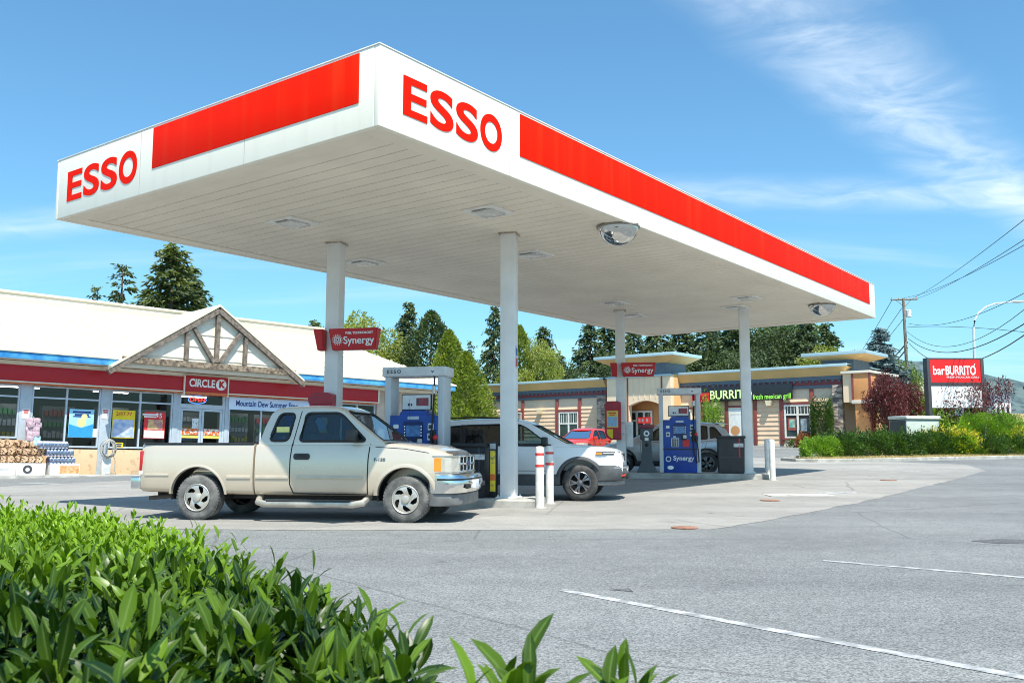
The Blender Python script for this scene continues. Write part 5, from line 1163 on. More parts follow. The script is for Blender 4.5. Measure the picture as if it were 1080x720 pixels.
f = MB(); K = Matrix.Rotation(PI / 2, 4, 'X'); f.lathe([(.17, 0), (.0, .004)], 16, Matrix.Translation(((a + b) / 2, of - .0095, z0_ + .56)) @ K); f.lathe([(.11, 0), (.0, .004)], 14, Matrix.Translation(((a + b) / 2 + .1, of - .0095, z0_ + .78)) @ K); f.build('printed_shape', mat('paper_cream', (.85, .72, .3), .5), o)
o, a, b, z0_, z1_, of = poster(118.5, 140.5, 432, 462, M_PY, [('2/$7.77', .20, .5, .86, M_INKR)])
MB().box(a + .03, b - .03, of - .009, of - .0065, z0_ + .03, z0_ + .78 * (z1_ - z0_) * .85).build('printed_panel', mat('paper_lilac', (.62, .62, .78), .5, c2=(.22, .38, .62), scale=5), o)
o, a, b, z0_, z1_, of = poster(152, 172.5, 434, 462.5, M_PR, [('$5', .27, .68, .86, M_PW), ('==', .06, .27, .90, M_PW)])
MB().box(a + .02, b - .02, of - .009, of - .0065, z0_ + .02, z0_ + .32).build('printed_panel', M_PW, o); MB().box(a + .15, b - .1, of - .0095, of - .007, z0_ + .34, z0_ + .75).build('printed_food', mat('food_print', (.75, .5, .2), .5, c2=(.4, .15, .2), scale=6), o)
poster(97.5, 101.5, 452, 461, M_PW, []); poster(118.5, 129, 466.5, 472, M_PY, [('==', .05, .5, .7, M_INKB)])
for u in (23, 107): poster(u, u + 7, 431, 442, M_PW, [('==', .05, .5, .85, M_INKR)], 'wall_notice', -.075)
ba, bz1 = S(242, 418, -.1); bb, _ = S(348, 440, -.1); bz0 = S(242, 431.5, -.1)[1]
f = MB(); f.box(ba, bb, -.10, -.075, bz0, bz1, .004); bn = f.build('banner', mat('banner_blue', (.50, .66, .88), .5, c2=(.66, .76, .92), scale=1.2), ST)
text('lettering', 'Mountain Dew Summer Free', .34, M_INKB, bn, (ba + (bb - ba) * .36, -.104, (bz0 + bz1) / 2), bold=.007, ext=.002, sx=(bb - ba) * .62 / 4.15)
# walkway with kerb
f = MB(); f.box(L0, tEnd + 1, -1.25, .0, -.6, .13, .02); w = f.build('sidewalk', M_KERB); w.matrix_world = SF.m; struct(w)
# goods on the walkway
M_LOGS = mat('bundle_wood', (.62, .42, .26), .8, c2=(.22, .12, .07), scale=5, detail=3, lo=.42, hi=.5); M_ENDS = mat('log_end', (.72, .54, .36), .8, c2=(.45, .28, .16), scale=30)
def swp(t, y, z): return SF.m @ Vector((t, y, z))
yawS = R(43)
for k, (u0, u1) in enumerate(((-14, 17.2), (17.6, 48.5))):
    a, b = S(u0, 490, -1.0)[0], S(u1, 490, -1.0)[0]; zt_ = .13 + .42
    t = thing('display_crate', ('white crate of stacked firewood at the left end of the walkway' if k == 0 else 'white crate with black round emblem under the firewood bundles'), 'crate', M=SF.m @ Matrix.Translation((a, -1.0, .13)), group='white crates on the store walkway')
    W_ = b - a; f = MB(); f.box(0, W_, 0, .9, 0, .42, .012); f.build('crate_body', M_PW, t)
    f = MB(); f.box(.02, .09, -.012, 0, .02, .40); f.box(W_ - .09, W_ - .02, -.012, 0, .02, .40); f.build('corner_board', M_OFFW, t)
    if k == 1:
        f = MB(); f.lathe([(.15, 0), (.15, .012), (.075, .012), (.075, 0)], 22, Matrix.Translation((.36, 0, .21)) @ K, cap=False); f.build('emblem', M_TXD, t)
    else: MB().box(W_ * .3, W_ * .75, -.004, -.001, .18, .23).build('printed_line', mat('ink_grey', (.5, .5, .52), .6), t)
    n = 3 if k == 0 else 3
    for r_ in range(3):
        for q in range(n):
            lab = 'bundle of split firewood in the %s row on the %s crate, %s' % (('bottom', 'middle', 'top')[r_], ('left' if k == 0 else 'emblem'), ('left end', 'in the middle', 'right end')[q])
            bt = thing('firewood_bundle', lab, 'firewood', M=SF.m @ Matrix.Translation((a + .2 + q * (W_ - .4) / (n - 1) + (r_ % 2) * .05, -.6 + .1 * r_, .13 + .43 + r_ * .27)) @ Matrix.Rotation(random.uniform(-.2, .2), 4, 'Z'), group='firewood bundles stacked on the crates')
            f = MB()
            for s_ in range(8):
                aa = 2 * PI * s_ / 7; rr_ = .095 if s_ < 7 else 0; cy, cz = .09 * math.cos(aa) * (rr_ > 0), .135 + .085 * math.sin(aa) * (rr_ > 0)
                sz = random.uniform(.038, .052); pts = [(cy * 1.4 + sz * 1.25 * math.cos(t_ + s_), cz + sz * math.sin(t_ + s_)) for t_ in np.linspace(0, 2 * PI, 5 + s_ % 2, endpoint=False)]
                f.prism([(p_[0], p_[1]) for p_ in pts], 'y', -.2 - random.uniform(0, .03), .2)
            f.build('logs', [M_LOGS], bt, 30); f = MB(); f.tube([(.20 * math.cos(t_), -.06, .135 + .145 * math.sin(t_)) for t_ in np.linspace(0, 2 * PI, 20, endpoint=False)], .012, 5, True); f.build('wrap_band', M_ENDS, bt)
M_BOT = mat('water_wrap', (.46, .52, .70), .15, c2=(.75, .77, .84), scale=9, lo=.4, hi=.55, coat=.6); M_CAPW = mat('bottle_cap', (.75, .76, .8), .4)
def pack(t0_, t1_, y, z, lab):
    W_ = t1_ - t0_; t = thing('water_pack', lab, 'bottle pack', M=SF.m @ Matrix.Translation((t0_, y, z)), group='shrink wrapped water packs on the walkway')
    f = MB(); nx_ = max(4, int(W_ / .115)); dx = W_ / nx_
    for i_ in range(nx_):
        for k_ in range(4): f.lathe([(dx * .48, 0), (dx * .5, .02), (dx * .47, .07), (dx * .5, .09), (dx * .48, .19), (dx * .2, .235), (dx * .2, .26), (0, .26)], 8, Matrix.Translation((dx * (i_ + .5), dx * (k_ + .5), 0)))
    f.build('bottles', M_BOT, t); f = MB(); f.box(-.005, W_ + .005, -.005, dx * 4 + .005, .03, .2, .03); f.build('wrap', glassmat('film', (.9, .92, 1), clear=.85, gloss=.2), t)
zb_ = .13
a, b = S(53, 493, -1.0)[0], S(84, 493, -1.0)[0]
t = thing('cardboard_box', 'white and orange printed box at the bottom of the water pack stack', 'box', M=SF.m @ Matrix.Translation((a, -1.0, zb_)))
f = MB(); f.box(0, b - a, 0, .5, 0, .40, .01); f.build('box_body', M_PW, t); f = MB(); f.box((b - a) * .32, (b - a) * .98, -.005, -.001, .05, .34); f.build('printed_label', mat('print_orange', (.78, .22, .04), .5, c2=(.8, .5, .3), scale=9), t)
for k, (u0, u1) in enumerate(((53, 80), (49.5, 78), (41.5, 72))):
    a_, b_ = S(u0, 480, -.95)[0], S(u1, 480, -.95)[0]; pack(a_, b_, -.95, zb_ + .405 + k * .275, 'shrink wrapped pack of water bottles, %s of the stack by the store window' % ('lowest', 'in the middle', 'topmost')[k])
# air and water hose post, flowers
ta, _ = S(112, 480, -.55); t = thing('hose_stand', 'grey coiled air hose hanging on a post outside the store', 'hose stand', M=SF.m @ Matrix.Translation((ta, -.55, .13)))
MB().box(-.16, .16, -.11, .11, 0, .62, .03).build('pedestal', mat('stand_grey', (.6, .62, .63), .4, var=.15), t)
MB().cyl((0, 0, .6), (0, 0, 1.25), .04).build('post', M_GREYM, t)
f = MB()
for k in range(5): f.tube([(.05 * math.sin(k) + (.29 - .025 * k) * math.cos(t_), -.13 - .03 * k, .98 + (.36 - .02 * k) * math.sin(t_)) for t_ in np.linspace(0, 2 * PI, 26, endpoint=False)], .019, 6, True)
f.tube([(.2, -.15, .75), (.28, -.2, .5), (.24, -.25, .2), (.3, -.3, .03), (.1, -.35, .03), (-.1, -.3, .03)], .018, 6)
f.build('hose_coil', mat('hose_grey', (.33, .33, .31), .5, var=.2), t)
ta, tz = S(35.5, 440, -.45); t = thing('cotton_candy_rack', 'pink and blue bagged treats hanging left of the store window', 'display', M=SF.m @ Matrix.Translation((ta, -.45, .13)))
MB().cyl((0, 0, 0), (0, 0, 2.1), .02, 8).build('pole', M_STEEL, t); MB().lathe([(.2, 0), (.2, .02), (0, .03)], 16).build('foot', M_STEEL, t)
for k in range(12):
    m = mat(('bag_pink', 'bag_blue')[k > 8], ((.62, .47, .52), (.35, .58, .68))[k > 8], .3, c2=((.45, .3, .36), (.5, .68, .74))[k > 8], scale=14)
    f = MB(); cx, cz = (k % 2) * .22 - .11 + random.uniform(-.03, .03), 1.95 - .16 * (k // 2); f.box(cx - .12, cx + .12, -.16, .10, cz - .11, cz + .09, .05, M=Matrix.Rotation(random.uniform(-.25, .25), 4, 'Z')); f.build('bag', m, t)

# ================================================================== THE PLAZA
PA = D(890, 470, 52.0); PF = Frame((PA.x, PA.y, g(PA.x, PA.y)), -40.5)
def Q(u, v, off=0.0): return PF.at(u, v, off)
PZ = thing('shop_plaza', 'cream boarded shop building with towers, tan eaves and a dark burrito shop sign', 'shop building', M=PF.m)
M_SID = mat('siding', (.74, .53, .36), .75, var=.06, scale=1.5); M_BANDW = mat('plaza_cream', (.70, .54, .40), .75, var=.05); M_TAN = mat('soffit_tan', (.66, .43, .18), .65, var=.08, scale=.8)
M_EDGEB = mat('eave_pale_blue', (.36, .52, .58), .45, var=.06); M_CORN = mat('cornice_slate', (.10, .14, .18), .6, var=.1); M_MAR = mat('cornice_maroon', (.20, .045, .05), .6, var=.1)
M_MTRIM = mat('trim_maroon', (.25, .06, .05), .6, var=.1); M_OCH = mat('tower_ochre', (.72, .44, .20), .75, var=.05); M_TCR = mat('tower_cream', (.80, .62, .43), .75, var=.05, scale=.8)
M_ORP = mat('pillar_orange', (.66, .30, .11), .7, var=.06)
def stonemat():
    m = bpy.data.materials.new('ledge_stone'); nt, b = nodes(m); t = nt.nodes.new('ShaderNodeTexCoord'); mp = nt.nodes.new('ShaderNodeMapping'); mp.inputs['Scale'].default_value = (2.2, 2.2, 5)
    v = nt.nodes.new('ShaderNodeTexVoronoi'); v.inputs['Scale'].default_value = 1.6; nt.links.new(t.outputs['Object'], mp.inputs[0]); nt.links.new(mp.outputs[0], v.inputs['Vector'])
    s = nt.nodes.new('ShaderNodeSeparateColor'); nt.links.new(v.outputs['Color'], s.inputs[0]); r = nt.nodes.new('ShaderNodeValToRGB'); nt.links.new(s.outputs[0], r.inputs[0])
    r.color_ramp.elements[0].color = (.12, .09, .08, 1); r.color_ramp.elements[1].color = (.52, .42, .34, 1); nt.links.new(r.outputs[0], b.inputs['Base Color']); b.inputs['Roughness'].default_value = .9
    bp = nt.nodes.new('ShaderNodeBump'); bp.inputs['Strength'].default_value = .7; bp.inputs['Distance'].default_value = .05; nt.links.new(v.outputs['Distance'], bp.inputs['Height']); nt.links.new(bp.outputs[0], b.inputs['Normal']); return m
M_STONE = stonemat()
zcb = Q(835.5, 410.5)[1]; zkb = zcb + .68; EO = .42
zet = (Q(850, 383.8, -EO)[1] + Q(720, 394, -EO)[1]) / 2
tl0, tl1 = Q(508, 440)[0], Q(640, 440)[0]; tr0, tr1 = Q(706, 440)[0], Q(889, 440)[0]
def lap(a, b, z0, z1, y=0.0, step=.27):
    f = MB(); z = z0
    while z < z1 - .01:
        zz_ = min(z + step, z1); f.faces([(a, y - .05, z), (b, y - .05, z), (b, y - .006, zz_), (a, y - .006, zz_), (a, y + .0, z), (b, y + .0, z)], [[0, 1, 2, 3], [0, 4, 5, 1]]); z += step
    return f
def wing(a, b, nm, el=True, er=True):
    f = MB(); f.box(a, b, 0, 9, -.9, zkb); f.build('wall', M_BANDW, PZ)
    zs = Q(845, 421)[1]
    lap(a + .01, b - .01, .28, zs).build('siding', M_SID, PZ, 0)
    f = MB(); f.box(a - .02, b + .02, -.07, -.001, -.9, .27, .02); f.build('plinth', mat('plinth', (.5, .46, .4), .85, var=.1), PZ)
    f = MB(); f.box(a - .05, b + .05, -.09, -.002, zcb, zcb + .17, .01); f.box(a - .05, b + .05, -.13, -.002, zkb - .22, zkb, .01); f.build('cornice', M_CORN, PZ)
    f = MB(); f.box(a - .04, b + .04, -.08, -.002, zcb + .175, zkb - .225); f.build('frieze', M_MAR, PZ)
    f = MB(); x = a + .1
    while x < b - .1: f.box(x, x + .12, -.15, -.082, zkb - .34, zkb - .225); x += .38
    f.build('dentils', M_CORN, PZ)
    q0, q1 = (.5 if el else 0), (.5 if er else 0)          # flared eave
    f = MB(); f.faces([(a - .05, -.14, zkb + .002), (b + .05, -.14, zkb + .002), (b + q1, -EO, zet - .16), (a - q0, -EO, zet - .16), (a - .05, -.14, zkb + .03), (b + .05, -.14, zkb + .03)], [[0, 1, 2, 3]]); f.build('soffit', M_TAN, PZ, 0)
    f = MB(); f.box(a - q0, b + q1, -EO - .04, -EO + .05, zet - .16, zet, .008); f.box(a - q0, b + q1, -EO + .052, 9.5, zet - .06, zet - .01); f.build('eave_edge', M_EDGEB, PZ)
    f = MB(); f.faces([(b + .05, -.14, zkb), (b + q1, -EO, zet - .16), (b + q1, 9, zet - .16), (b + .05, 9, zkb)], [[0, 1, 2, 3]]); f.faces([(a - .05, -.14, zkb), (a - q0, -EO, zet - .16), (a - q0, 9, zet - .16), (a - .05, 9, zkb)], [[0, 1, 2, 3]]); f.build('soffit', M_TAN, PZ, 0)
wing(tl0, tl1, 'w', True, False); wing(tr0, tr1, 'e', False, True)
for u in (552, 588, 612, 742, 767, 797, 824.8, 857):
    x = Q(u, 440)[0]; f = MB(); f.box(x - .11, x + .11, -.10, -.003, .2, zcb - .003, .008); f.build('trim_board', M_MTRIM, PZ)
f = MB(); x0 = Q(835.5, 450)[0]; f.box(Q(632, 440)[0], Q(641.5, 440)[0], -.3, -.002, -.9, zcb + .1, .02); f.build('stone_pier', M_STONE, PZ); f = MB(); f.box(Q(881, 440)[0], Q(891.5, 440)[0], -.35, -.002, -.9, zcb + .12, .02); f.build('stone_pier', M_STONE, PZ)
M_WFR = mat('window_white', (.78, .76, .70), .5); G_PL = glassmat('plaza_glass', (.4, .5, .52), clear=.3, gloss=.14)
def pwin(u0, u1, v0, v1, vt, n=2, grid=4, m=M_MTRIM):
    a, z1_ = Q(u0, v0); b, z0_ = Q(u1, v1); z0_ = Q((u0 + u1) / 2, v1)[1]; ztr_ = Q((u0 + u1) / 2, vt)[1]; w = .09
    f = MB(); f.box(a - .13, b + .13, -.11, -.04, z1_ + .001, z1_ + .13); f.box(a - .13, b + .13, -.13, -.04, z0_ - .1, z0_ - .001); f.build('window_surround', m, PZ)
    f = MB(); f.box(a, a + w, -.10, -.03, z0_, z1_); f.box(b - w, b, -.10, -.03, z0_, z1_); f.box(a + w + .001, b - w - .001, -.099, -.031, z1_ - w, z1_); f.box(a + w + .001, b - w - .001, -.099, -.031, z0_, z0_ + w)
    f.box(a + w + .001, b - w - .001, -.097, -.033, ztr_ - .045, ztr_ + .045)
    for k in range(1, n): x = a + (b - a) * k / n; f.box(x - .06, x + .06, -.096, -.034, z0_ + w + .001, z1_ - w - .001)
    for k in range(n):
        for i_ in range(1, grid): x = a + (b - a) * (k + i_ / grid) / n; f.box(x - .015, x + .015, -.08, -.04, ztr_ + .046, z1_ - w - .001)
    o = f.build('window', M_WFR, PZ); f = MB(); f.box(a + .03, b - .03, -.06, -.05, z0_ + .03, z1_ - .03); f.build('pane', mat('plaza_pane', (.03, .05, .05), .06, var=.4, scale=.8, coat=1.0), o); return o, a, b, z0_, z1_
o, a, b, z0_, z1_ = pwin(827.5, 857, 427, 461.7, 437)
f = MB(); f.box(a + .2, a + (b - a) * .43, -.085, -.075, z0_ + .45, z0_ + 1.15); pp = f.build('window_poster', mat('paper_brown', (.35, .08, .06), .5), o); f = MB(); f.box(a + .3, a + (b - a) * .38, -.092, -.086, z0_ + .6, z0_ + 1.1); f.build('poster_picture', mat('paper_green', (.5, .62, .5), .5, c2=(.08, .35, .3), scale=6), pp)
f = MB(); f.box(a + (b - a) * .6, a + (b - a) * .82, -.085, -.075, z0_ + .4, z0_ + 1.1); f.build('window_poster', mat('paper_pale', (.5, .58, .62), .5, c2=(.12, .18, .2), scale=4), o)
pwin(590, 611, 434.5, 475, 446.5); pwin(545, 551, 434.5, 475, 446.5, 1, 3)
o, a, b, z0_, z1_ = pwin(769, 785, 430, 474, 436, 1, 1)
f = MB(); f.box(a + .1, b - .1, -.088, -.076, z0_ + .1, z1_ - .1); pp = f.build('window_poster', M_PW, o); f = MB(); f.lathe([(.3, 0), (0, .004)], 18, Matrix.Translation(((a + b) / 2 - .05, -.09, z0_ + 1.15)) @ K); f.build('poster_picture', mat('poster_food', (.7, .25, .08), .5, c2=(.5, .3, .15), scale=7), pp)
pwin(709, 731, 432, 470, 433.5, 1, 1)
for (u, v) in ((811, 425), (754.5, 427.5), (569, 434), (516, 430.5)):
    x, z = Q(u, v, -.2); f = MB(); f.prism([(x - .12, z - .16), (x + .12, z - .16), (x + .2, z + .16), (x - .2, z + .16)], 'y', -.34, -.04); f.build('wall_lamp', mat('lamp_cream', (.72, .62, .42), .4), PZ)
# sign board
a, b = Q(730.5, 420, -.2)[0], Q(835.6, 415, -.2)[0]; z0_, z1_ = Q(800, 421.8, -.2)[1], Q(835.6, 404.3, -.2)[1]
f = MB(); f.box(a, b, -.26, -.155, z0_, z1_, .01); sg = f.build('shop_sign', mat('sign_black', (.015, .02, .024), .35), PZ)
f = MB(); f.box(a, Q(748, 420, -.27)[0], -.27, -.262, z0_ + .02, z0_ + (z1_ - z0_) * .62); f.build('sign_red_field', mat('sign_brightred', (.75, .02, .02), .45), sg)
M_GRN = emitmat('sign_green', (.30, .75, .08), .35); M_LIM = emitmat('sign_lime', (.62, .85, .35), .35)
def sgn(s, u0, u1, fz, sz, m, off=-.272):
    x0_, x1_ = Q(u0, 420, off)[0], Q(u1, 420, off)[0]; me = text_mesh(s, sz, .004, .010 if sz > .6 else .003); v_ = [v.co.x for v in me.vertices]; me.transform(Matrix.Diagonal(((x1_ - x0_) / (max(v_) - min(v_)), 1, 1, 1)) @ Matrix.Translation((-(max(v_) + min(v_)) / 2, 0, 0))); me.materials.append(m)
    me.transform(Matrix.Translation(((x0_ + x1_) / 2, off, z0_ + (z1_ - z0_) * fz)) @ Matrix.Rotation(PI / 2, 4, 'X')); link('lettering', me, sg)
sgn('bar', 731, 747.5, .30, .62, mat('sign_darkred', (.25, .005, .005), .5), -.276); sgn('BURRITO', 749, 793, .42, .74, M_LIM); sgn('fresh mexican grill', 794, 834, .20, .42, M_GRN)
# towers
def tower(u0, u1, yo, vt, vsb, wallm, name):
    a, b = Q(u0, 400, yo)[0], Q(u1, 400, yo)[0]; zt_ = Q((u0 + u1) / 2, vt, yo - .6)[1]; zs_ = Q((u0 + u1) / 2, vsb, yo)[1]
    f = MB(); f.faces([(a + .3, yo - .02, zs_), (b - .3, yo - .02, zs_), (b + .6, yo - .6, zt_ - .2), (a - .6, yo - .6, zt_ - .2), (a + .3, yo + 2.6, zs_), (a - .6, yo + 2.9, zt_ - .2), (b - .3, yo + 2.6, zs_), (b + .6, yo + 2.9, zt_ - .2)], [[0, 1, 2, 3], [4, 0, 3, 5], [1, 6, 7, 2]]); f.build('tower_soffit', M_TAN, PZ, 0)
    f = MB(); f.box(a - .62, b + .62, yo - .64, yo + 3.0, zt_ - .2, zt_, .01); f.build('tower_roof', M_EDGEB, PZ)
    f = MB(); f.box(a + .32, b - .32, yo, yo + 2.5, zs_ - .75, zs_ - .003); f.build('tower_neck', M_CORN, PZ); return a, b, zs_ - .75
ta_, tb_, zt_ = tower(640, 707, -1.3, 373.3, 384, M_TCR, 't')
a1, a2 = Q(663, 440, -1.3)[0], Q(698, 440, -1.3)[0]; zsp, zap = Q(680, 427.5, -1.3)[1], Q(680, 422.3, -1.3)[1]
f = MB(); arc = [(a1 + (a2 - a1) * t_, zsp + (zap - zsp) * math.sin(PI * t_)) for t_ in np.linspace(0, 1, 15)]
f.prism([(ta_, -.9), (a1, -.9)] + arc + [(a2, -.9), (tb_, -.9), (tb_, zt_), (ta_, zt_)], 'y', -1.3, -.9); f.build('tower_wall', M_TCR, PZ, 0)
f = MB(); f.box(ta_, ta_ + .35, -.9, 5, -.9, zt_); f.box(tb_ - .35, tb_, -.9, 5, -.9, zt_); f.build('tower_wall', M_OCH, PZ)
f = MB(); f.box(a1 - .08, a1, -1.36, -1.302, zsp - 2.4, zt_ - .1); f.box(a2, a2 + .08, -1.36, -1.302, zsp - 2.4, zt_ - .1); f.build('trim_board', M_MTRIM, PZ)
f = MB(); n_ = 6
for k in range(1, n_): x = a1 + (a2 - a1) * k / n_; f.box(x - .02, x + .02, -1.325, -1.302, zap + .12, zt_ - .1)
f.build('battens', M_TCR, PZ); f = MB(); f.box(ta_ - .05, tb_ + .05, -1.38, -1.302, zt_ - .1, zt_ + .02, .01); f.build('tower_cap', M_EDGEB, PZ)
f = MB(); f.box(ta_ + .36, tb_ - .36, .0, .1, -.9, zt_); f.build('recess_wall', M_ORP, PZ)
xa, xb = Q(664, 440, -.1)[0], Q(687, 440, -.1)[0]; za, zb_ = Q(675, 475, -.1)[1], Q(675, 433, -.1)[1]
f = MB(); 
for k in range(4): x = xa + (xb - xa) * k / 3; f.box(x - .07, x + .07, -.12, -.03, za, zb_)
for z in (za, za + (zb_ - za) * .73, zb_ - .12): f.box(xa, xb, -.115, -.035, z, z + .12)
o = f.build('entrance_window', M_WFR, PZ); f = MB(); f.box(xa, xb, -.06, -.05, za, zb_); f.build('pane', mat('plaza_pane', (.03, .05, .05), .06), o)
x, z = Q(679.5, 443, -.13); f = MB(); f.box(x - .55, x + .5, -.16, -.13, z - .2, z + .2); ns = f.build('neon_sign', emitmat('neon_dim_red', (.55, .03, .03), .4), o)
for q in (-.35, -.1, .25): MB().box(x + q - .07, x + q + .07, -.166, -.161, z - .1, z + .1).build('lit_mark', M_TXT, ns)
tower(861, 907, .3, 370.5, 379.5, M_TCR, 'e')
pa, pb = Q(890.5, 440, -.6)[0], Q(902, 440, -.6)[0]; zc0, zc1 = Q(896, 424, -.6)[1], Q(896, 394, -.6)[1]
f = MB(); f.box(pa, pb + .05, -.6, 4, zc0, zc1); f.build('porch_block', M_TCR, PZ)
f = MB(); f.box(pb - .02, pb + .9, -.7, .3, zc0 + .1, zc1 - .002, .01); f.box(pb + .05, pb + .85, -.68, .2, -1.0, zc0 - .1, .01); f.build('porch_post', M_ORP, PZ)
f = MB(); f.box(pa - .05, pb + .98, -.78, 4, zc1, zc1 + .14, .01); f.box(pb - .1, pb + .98, -.78, .38, zc0 - .098, zc0 + .098, .01); f.build('porch_cap', M_OFFW, PZ)
f = MB(); f.box(pb - .1, pb + .02, -.715, -.69, zc0 + .11, zc1 - .01); f.box(pb + .86, pb + .95, -.72, -.62, -1, zc1 - .01); f.build('trim_board', M_MTRIM, PZ)
f = MB(); f.box(pa + .1, pb, 3.0, 4.0, -1.0, zc0); f.build('porch_wall', M_OCH, PZ)
# roof-top vent
x, z = Q(714, 389, 1.0); t = MB(); t.lathe([(.35, 0), (.35, .5), (.5, .55), (.5, .75), (0, .85)], 14, Matrix.Translation((x, 1.0, z - .55))); t.build('roof_vent', mat('vent_pale', (.55, .62, .64), .5), PZ)
# kerbed walk along the plaza front
f = MB(); f.box(tl0 - 2, Q(850, 472, -2.2)[0] + 3.5, -2.4, -.1, -.9, .05, .02); w = f.build('sidewalk', M_KERB); w.matrix_world = PF.m; struct(w)
# ================================================================== VEGETATION
def unitv(a): return a / np.maximum(1e-9, np.linalg.norm(a, axis=1, keepdims=True))
def cards(pos, dr, ln, wd, side=None, bend=0.0):
    n = len(pos); dr = unitv(dr); r = rng.normal(size=(n, 3)) if side is None else side
    s = unitv(np.cross(dr, r)); u = np.cross(s, dr); ln = np.broadcast_to(ln, (n,))[:, None]; wd = np.broadcast_to(wd, (n,))[:, None]
    V = np.stack([pos, pos + dr * ln * .45 + s * wd * .5 + u * bend * ln, pos + dr * ln, pos + dr * ln * .5 - s * wd * .5 + u * bend * ln], 1).reshape(-1, 3)
    F = np.arange(4 * n).reshape(n, 4); return V, F
def card_mesh(name, parts, m):
    V = []; F = []; T = []; o = 0
    for v, f, t in parts: V.append(v); F.append(f + o); T.append(np.broadcast_to(t, (len(f),))); o += len(v)
    return pymesh(name, np.concatenate(V), np.concatenate(F), m, np.concatenate(T))
M_BARK = mat('bark', (.16, .11, .075), .9, c2=(.07, .05, .04), scale=8, bump=.5, bscale=20)
L_CON = leafmat('needles_dark', (.026, .052, .022), (.115, .165, .05), .6, .2, .35, lo=.3, hi=.75)
L_CON2 = leafmat('needles_olive', (.040, .064, .022), (.19, .225, .06), .6, .25, .35, lo=.3, hi=.75)
L_CED = leafmat('cedar_green', (.10, .15, .022), (.30, .36, .05), .55, .35, .5, lo=.25, hi=.75)
L_DEC = leafmat('leaf_green', (.045, .095, .018), (.17, .25, .045), .5, .35, .4, lo=.3, hi=.7)
L_YEL = leafmat('leaf_yellowgreen', (.16, .20, .03), (.40, .42, .10), .5, .4, .4, lo=.3, hi=.7)
L_BLU = leafmat('spruce_blue', (.045, .085, .095), (.25, .33, .33), .6, .1, .8, tcol=(1, 1.1, 1), lo=.3, hi=.7)
L_MAR = leafmat('maple_red', (.04, .012, .016), (.20, .055, .055), .5, .3, .6, tcol=(1.5, .6, .5), lo=.3, hi=.7)
L_SHR = leafmat('shrub_green', (.018, .055, .010), (.085, .175, .024), .4, .3, 1.2, lo=.3, hi=.7)
L_SHB = leafmat('shrub_bright', (.085, .20, .016), (.27, .44, .04), .45, .35, 1.0, lo=.3, hi=.7)
L_FLY = leafmat('flower_yellow', (.50, .42, .02), (.85, .72, .06), .6, .3, 2.0, tcol=(1.2, 1.1, .4))
L_RUS = leafmat('shrub_rust', (.16, .06, .025), (.42, .17, .06), .6, .3, 2.0, tcol=(1.3, .9, .5))
def conifer(H, Rr, m, nb=150, per=26, droop=.35, seed=1, bare=.08, ln=.55, wd=.16, taper=.85):
    r = np.random.default_rng(seed); P = []; Dr = []; L = []; T = []
    for k in range(nb):
        q = ((k + r.random()) / nb) ** .8; z = H * (bare + (1 - bare) * q); az = r.random() * 2 * PI
        Lb = Rr * (1 - q) ** taper * r.uniform(.55, 1.12) + .15; out = np.array([math.cos(az), math.sin(az), 0]); up0 = .35 * q + .05
        n = max(5, int(per * (.35 + Lb / Rr))); t = r.uniform(.12, 1.0, n) ** .75
        pt = out[None] * (Lb * t)[:, None] + np.array([0, 0, z])[None]; pt[:, 2] += Lb * (up0 * t - droop * t ** 2)
        sd = np.array([-out[1], out[0], 0]); w = r.normal(0, 1, n) * .75
        d = out[None] * .8 + sd[None] * w[:, None]; d[:, 2] += -.25 - droop * t + r.normal(0, .25, n)
        pt += r.normal(0, .10 + .05 * Lb, (n, 3)) * np.array([1, 1, .5]); P.append(pt); Dr.append(d); L.append(ln * r.uniform(.6, 1.25, n) * (.6 + .5 * Lb / Rr)); T.append(np.full(n, r.uniform(.0, 1.0)) * .7 + r.random(n) * .3)
    P = np.concatenate(P); Dr = np.concatenate(Dr); L = np.concatenate(L); T = np.concatenate(T)
    v, f = cards(P, Dr, L, wd / ln * L * 1.3); v2, f2 = cards(P, Dr + rng.normal(0, .35, Dr.shape), L * .9, wd / ln * L * 1.2)
    cr = card_mesh('crown', [(v, f, T), (v2, f2, T)], m)
    tm = MB(); tm.tube([(0, 0, -.3), (.02, 0, H * .3), (-.02, .02, H * .7), (0, 0, H * .985)], [H * .017, H * .013, H * .007, .015], 8); return cr, tm.mesh('trunk', M_BARK)
def cedar(H, Rr, m, n=5200, seed=1, ln=.5, bulge=1.6):
    r = np.random.default_rng(seed); q = r.random(n) ** 1.35; az = r.random(n) * 2 * PI
    prof = np.minimum(1, (1 - q) ** .75 * bulge) * (.55 + .45 * np.minimum(1, q * 5 + .55)); lob = 1 + .16 * np.sin(az * 5 + 9 * q) + .12 * np.sin(az * 11 + 21 * q); rad = Rr * prof * lob * r.uniform(.62, 1.05, n)
    P = np.stack([rad * np.cos(az), rad * np.sin(az), q * H], 1); d = np.stack([np.cos(az) * .6, np.sin(az) * .6, np.full(n, .55)], 1) + r.normal(0, .45, (n, 3))
    cl = .5 + .5 * np.sin(az * 5 + 9 * q + 1) * np.sin(q * 23 + az * 3); T = np.clip(.55 * cl + .45 * r.random(n), 0, 1)
    v, f = cards(P, d, ln * r.uniform(.6, 1.3, n), ln * .42); tm = MB(); tm.tube([(0, 0, -.3), (0, 0, H * .5), (0, 0, H * .95)], [H * .02, H * .012, .02], 8)
    return card_mesh('crown', [(v, f, T)], m), tm.mesh('trunk', M_BARK)
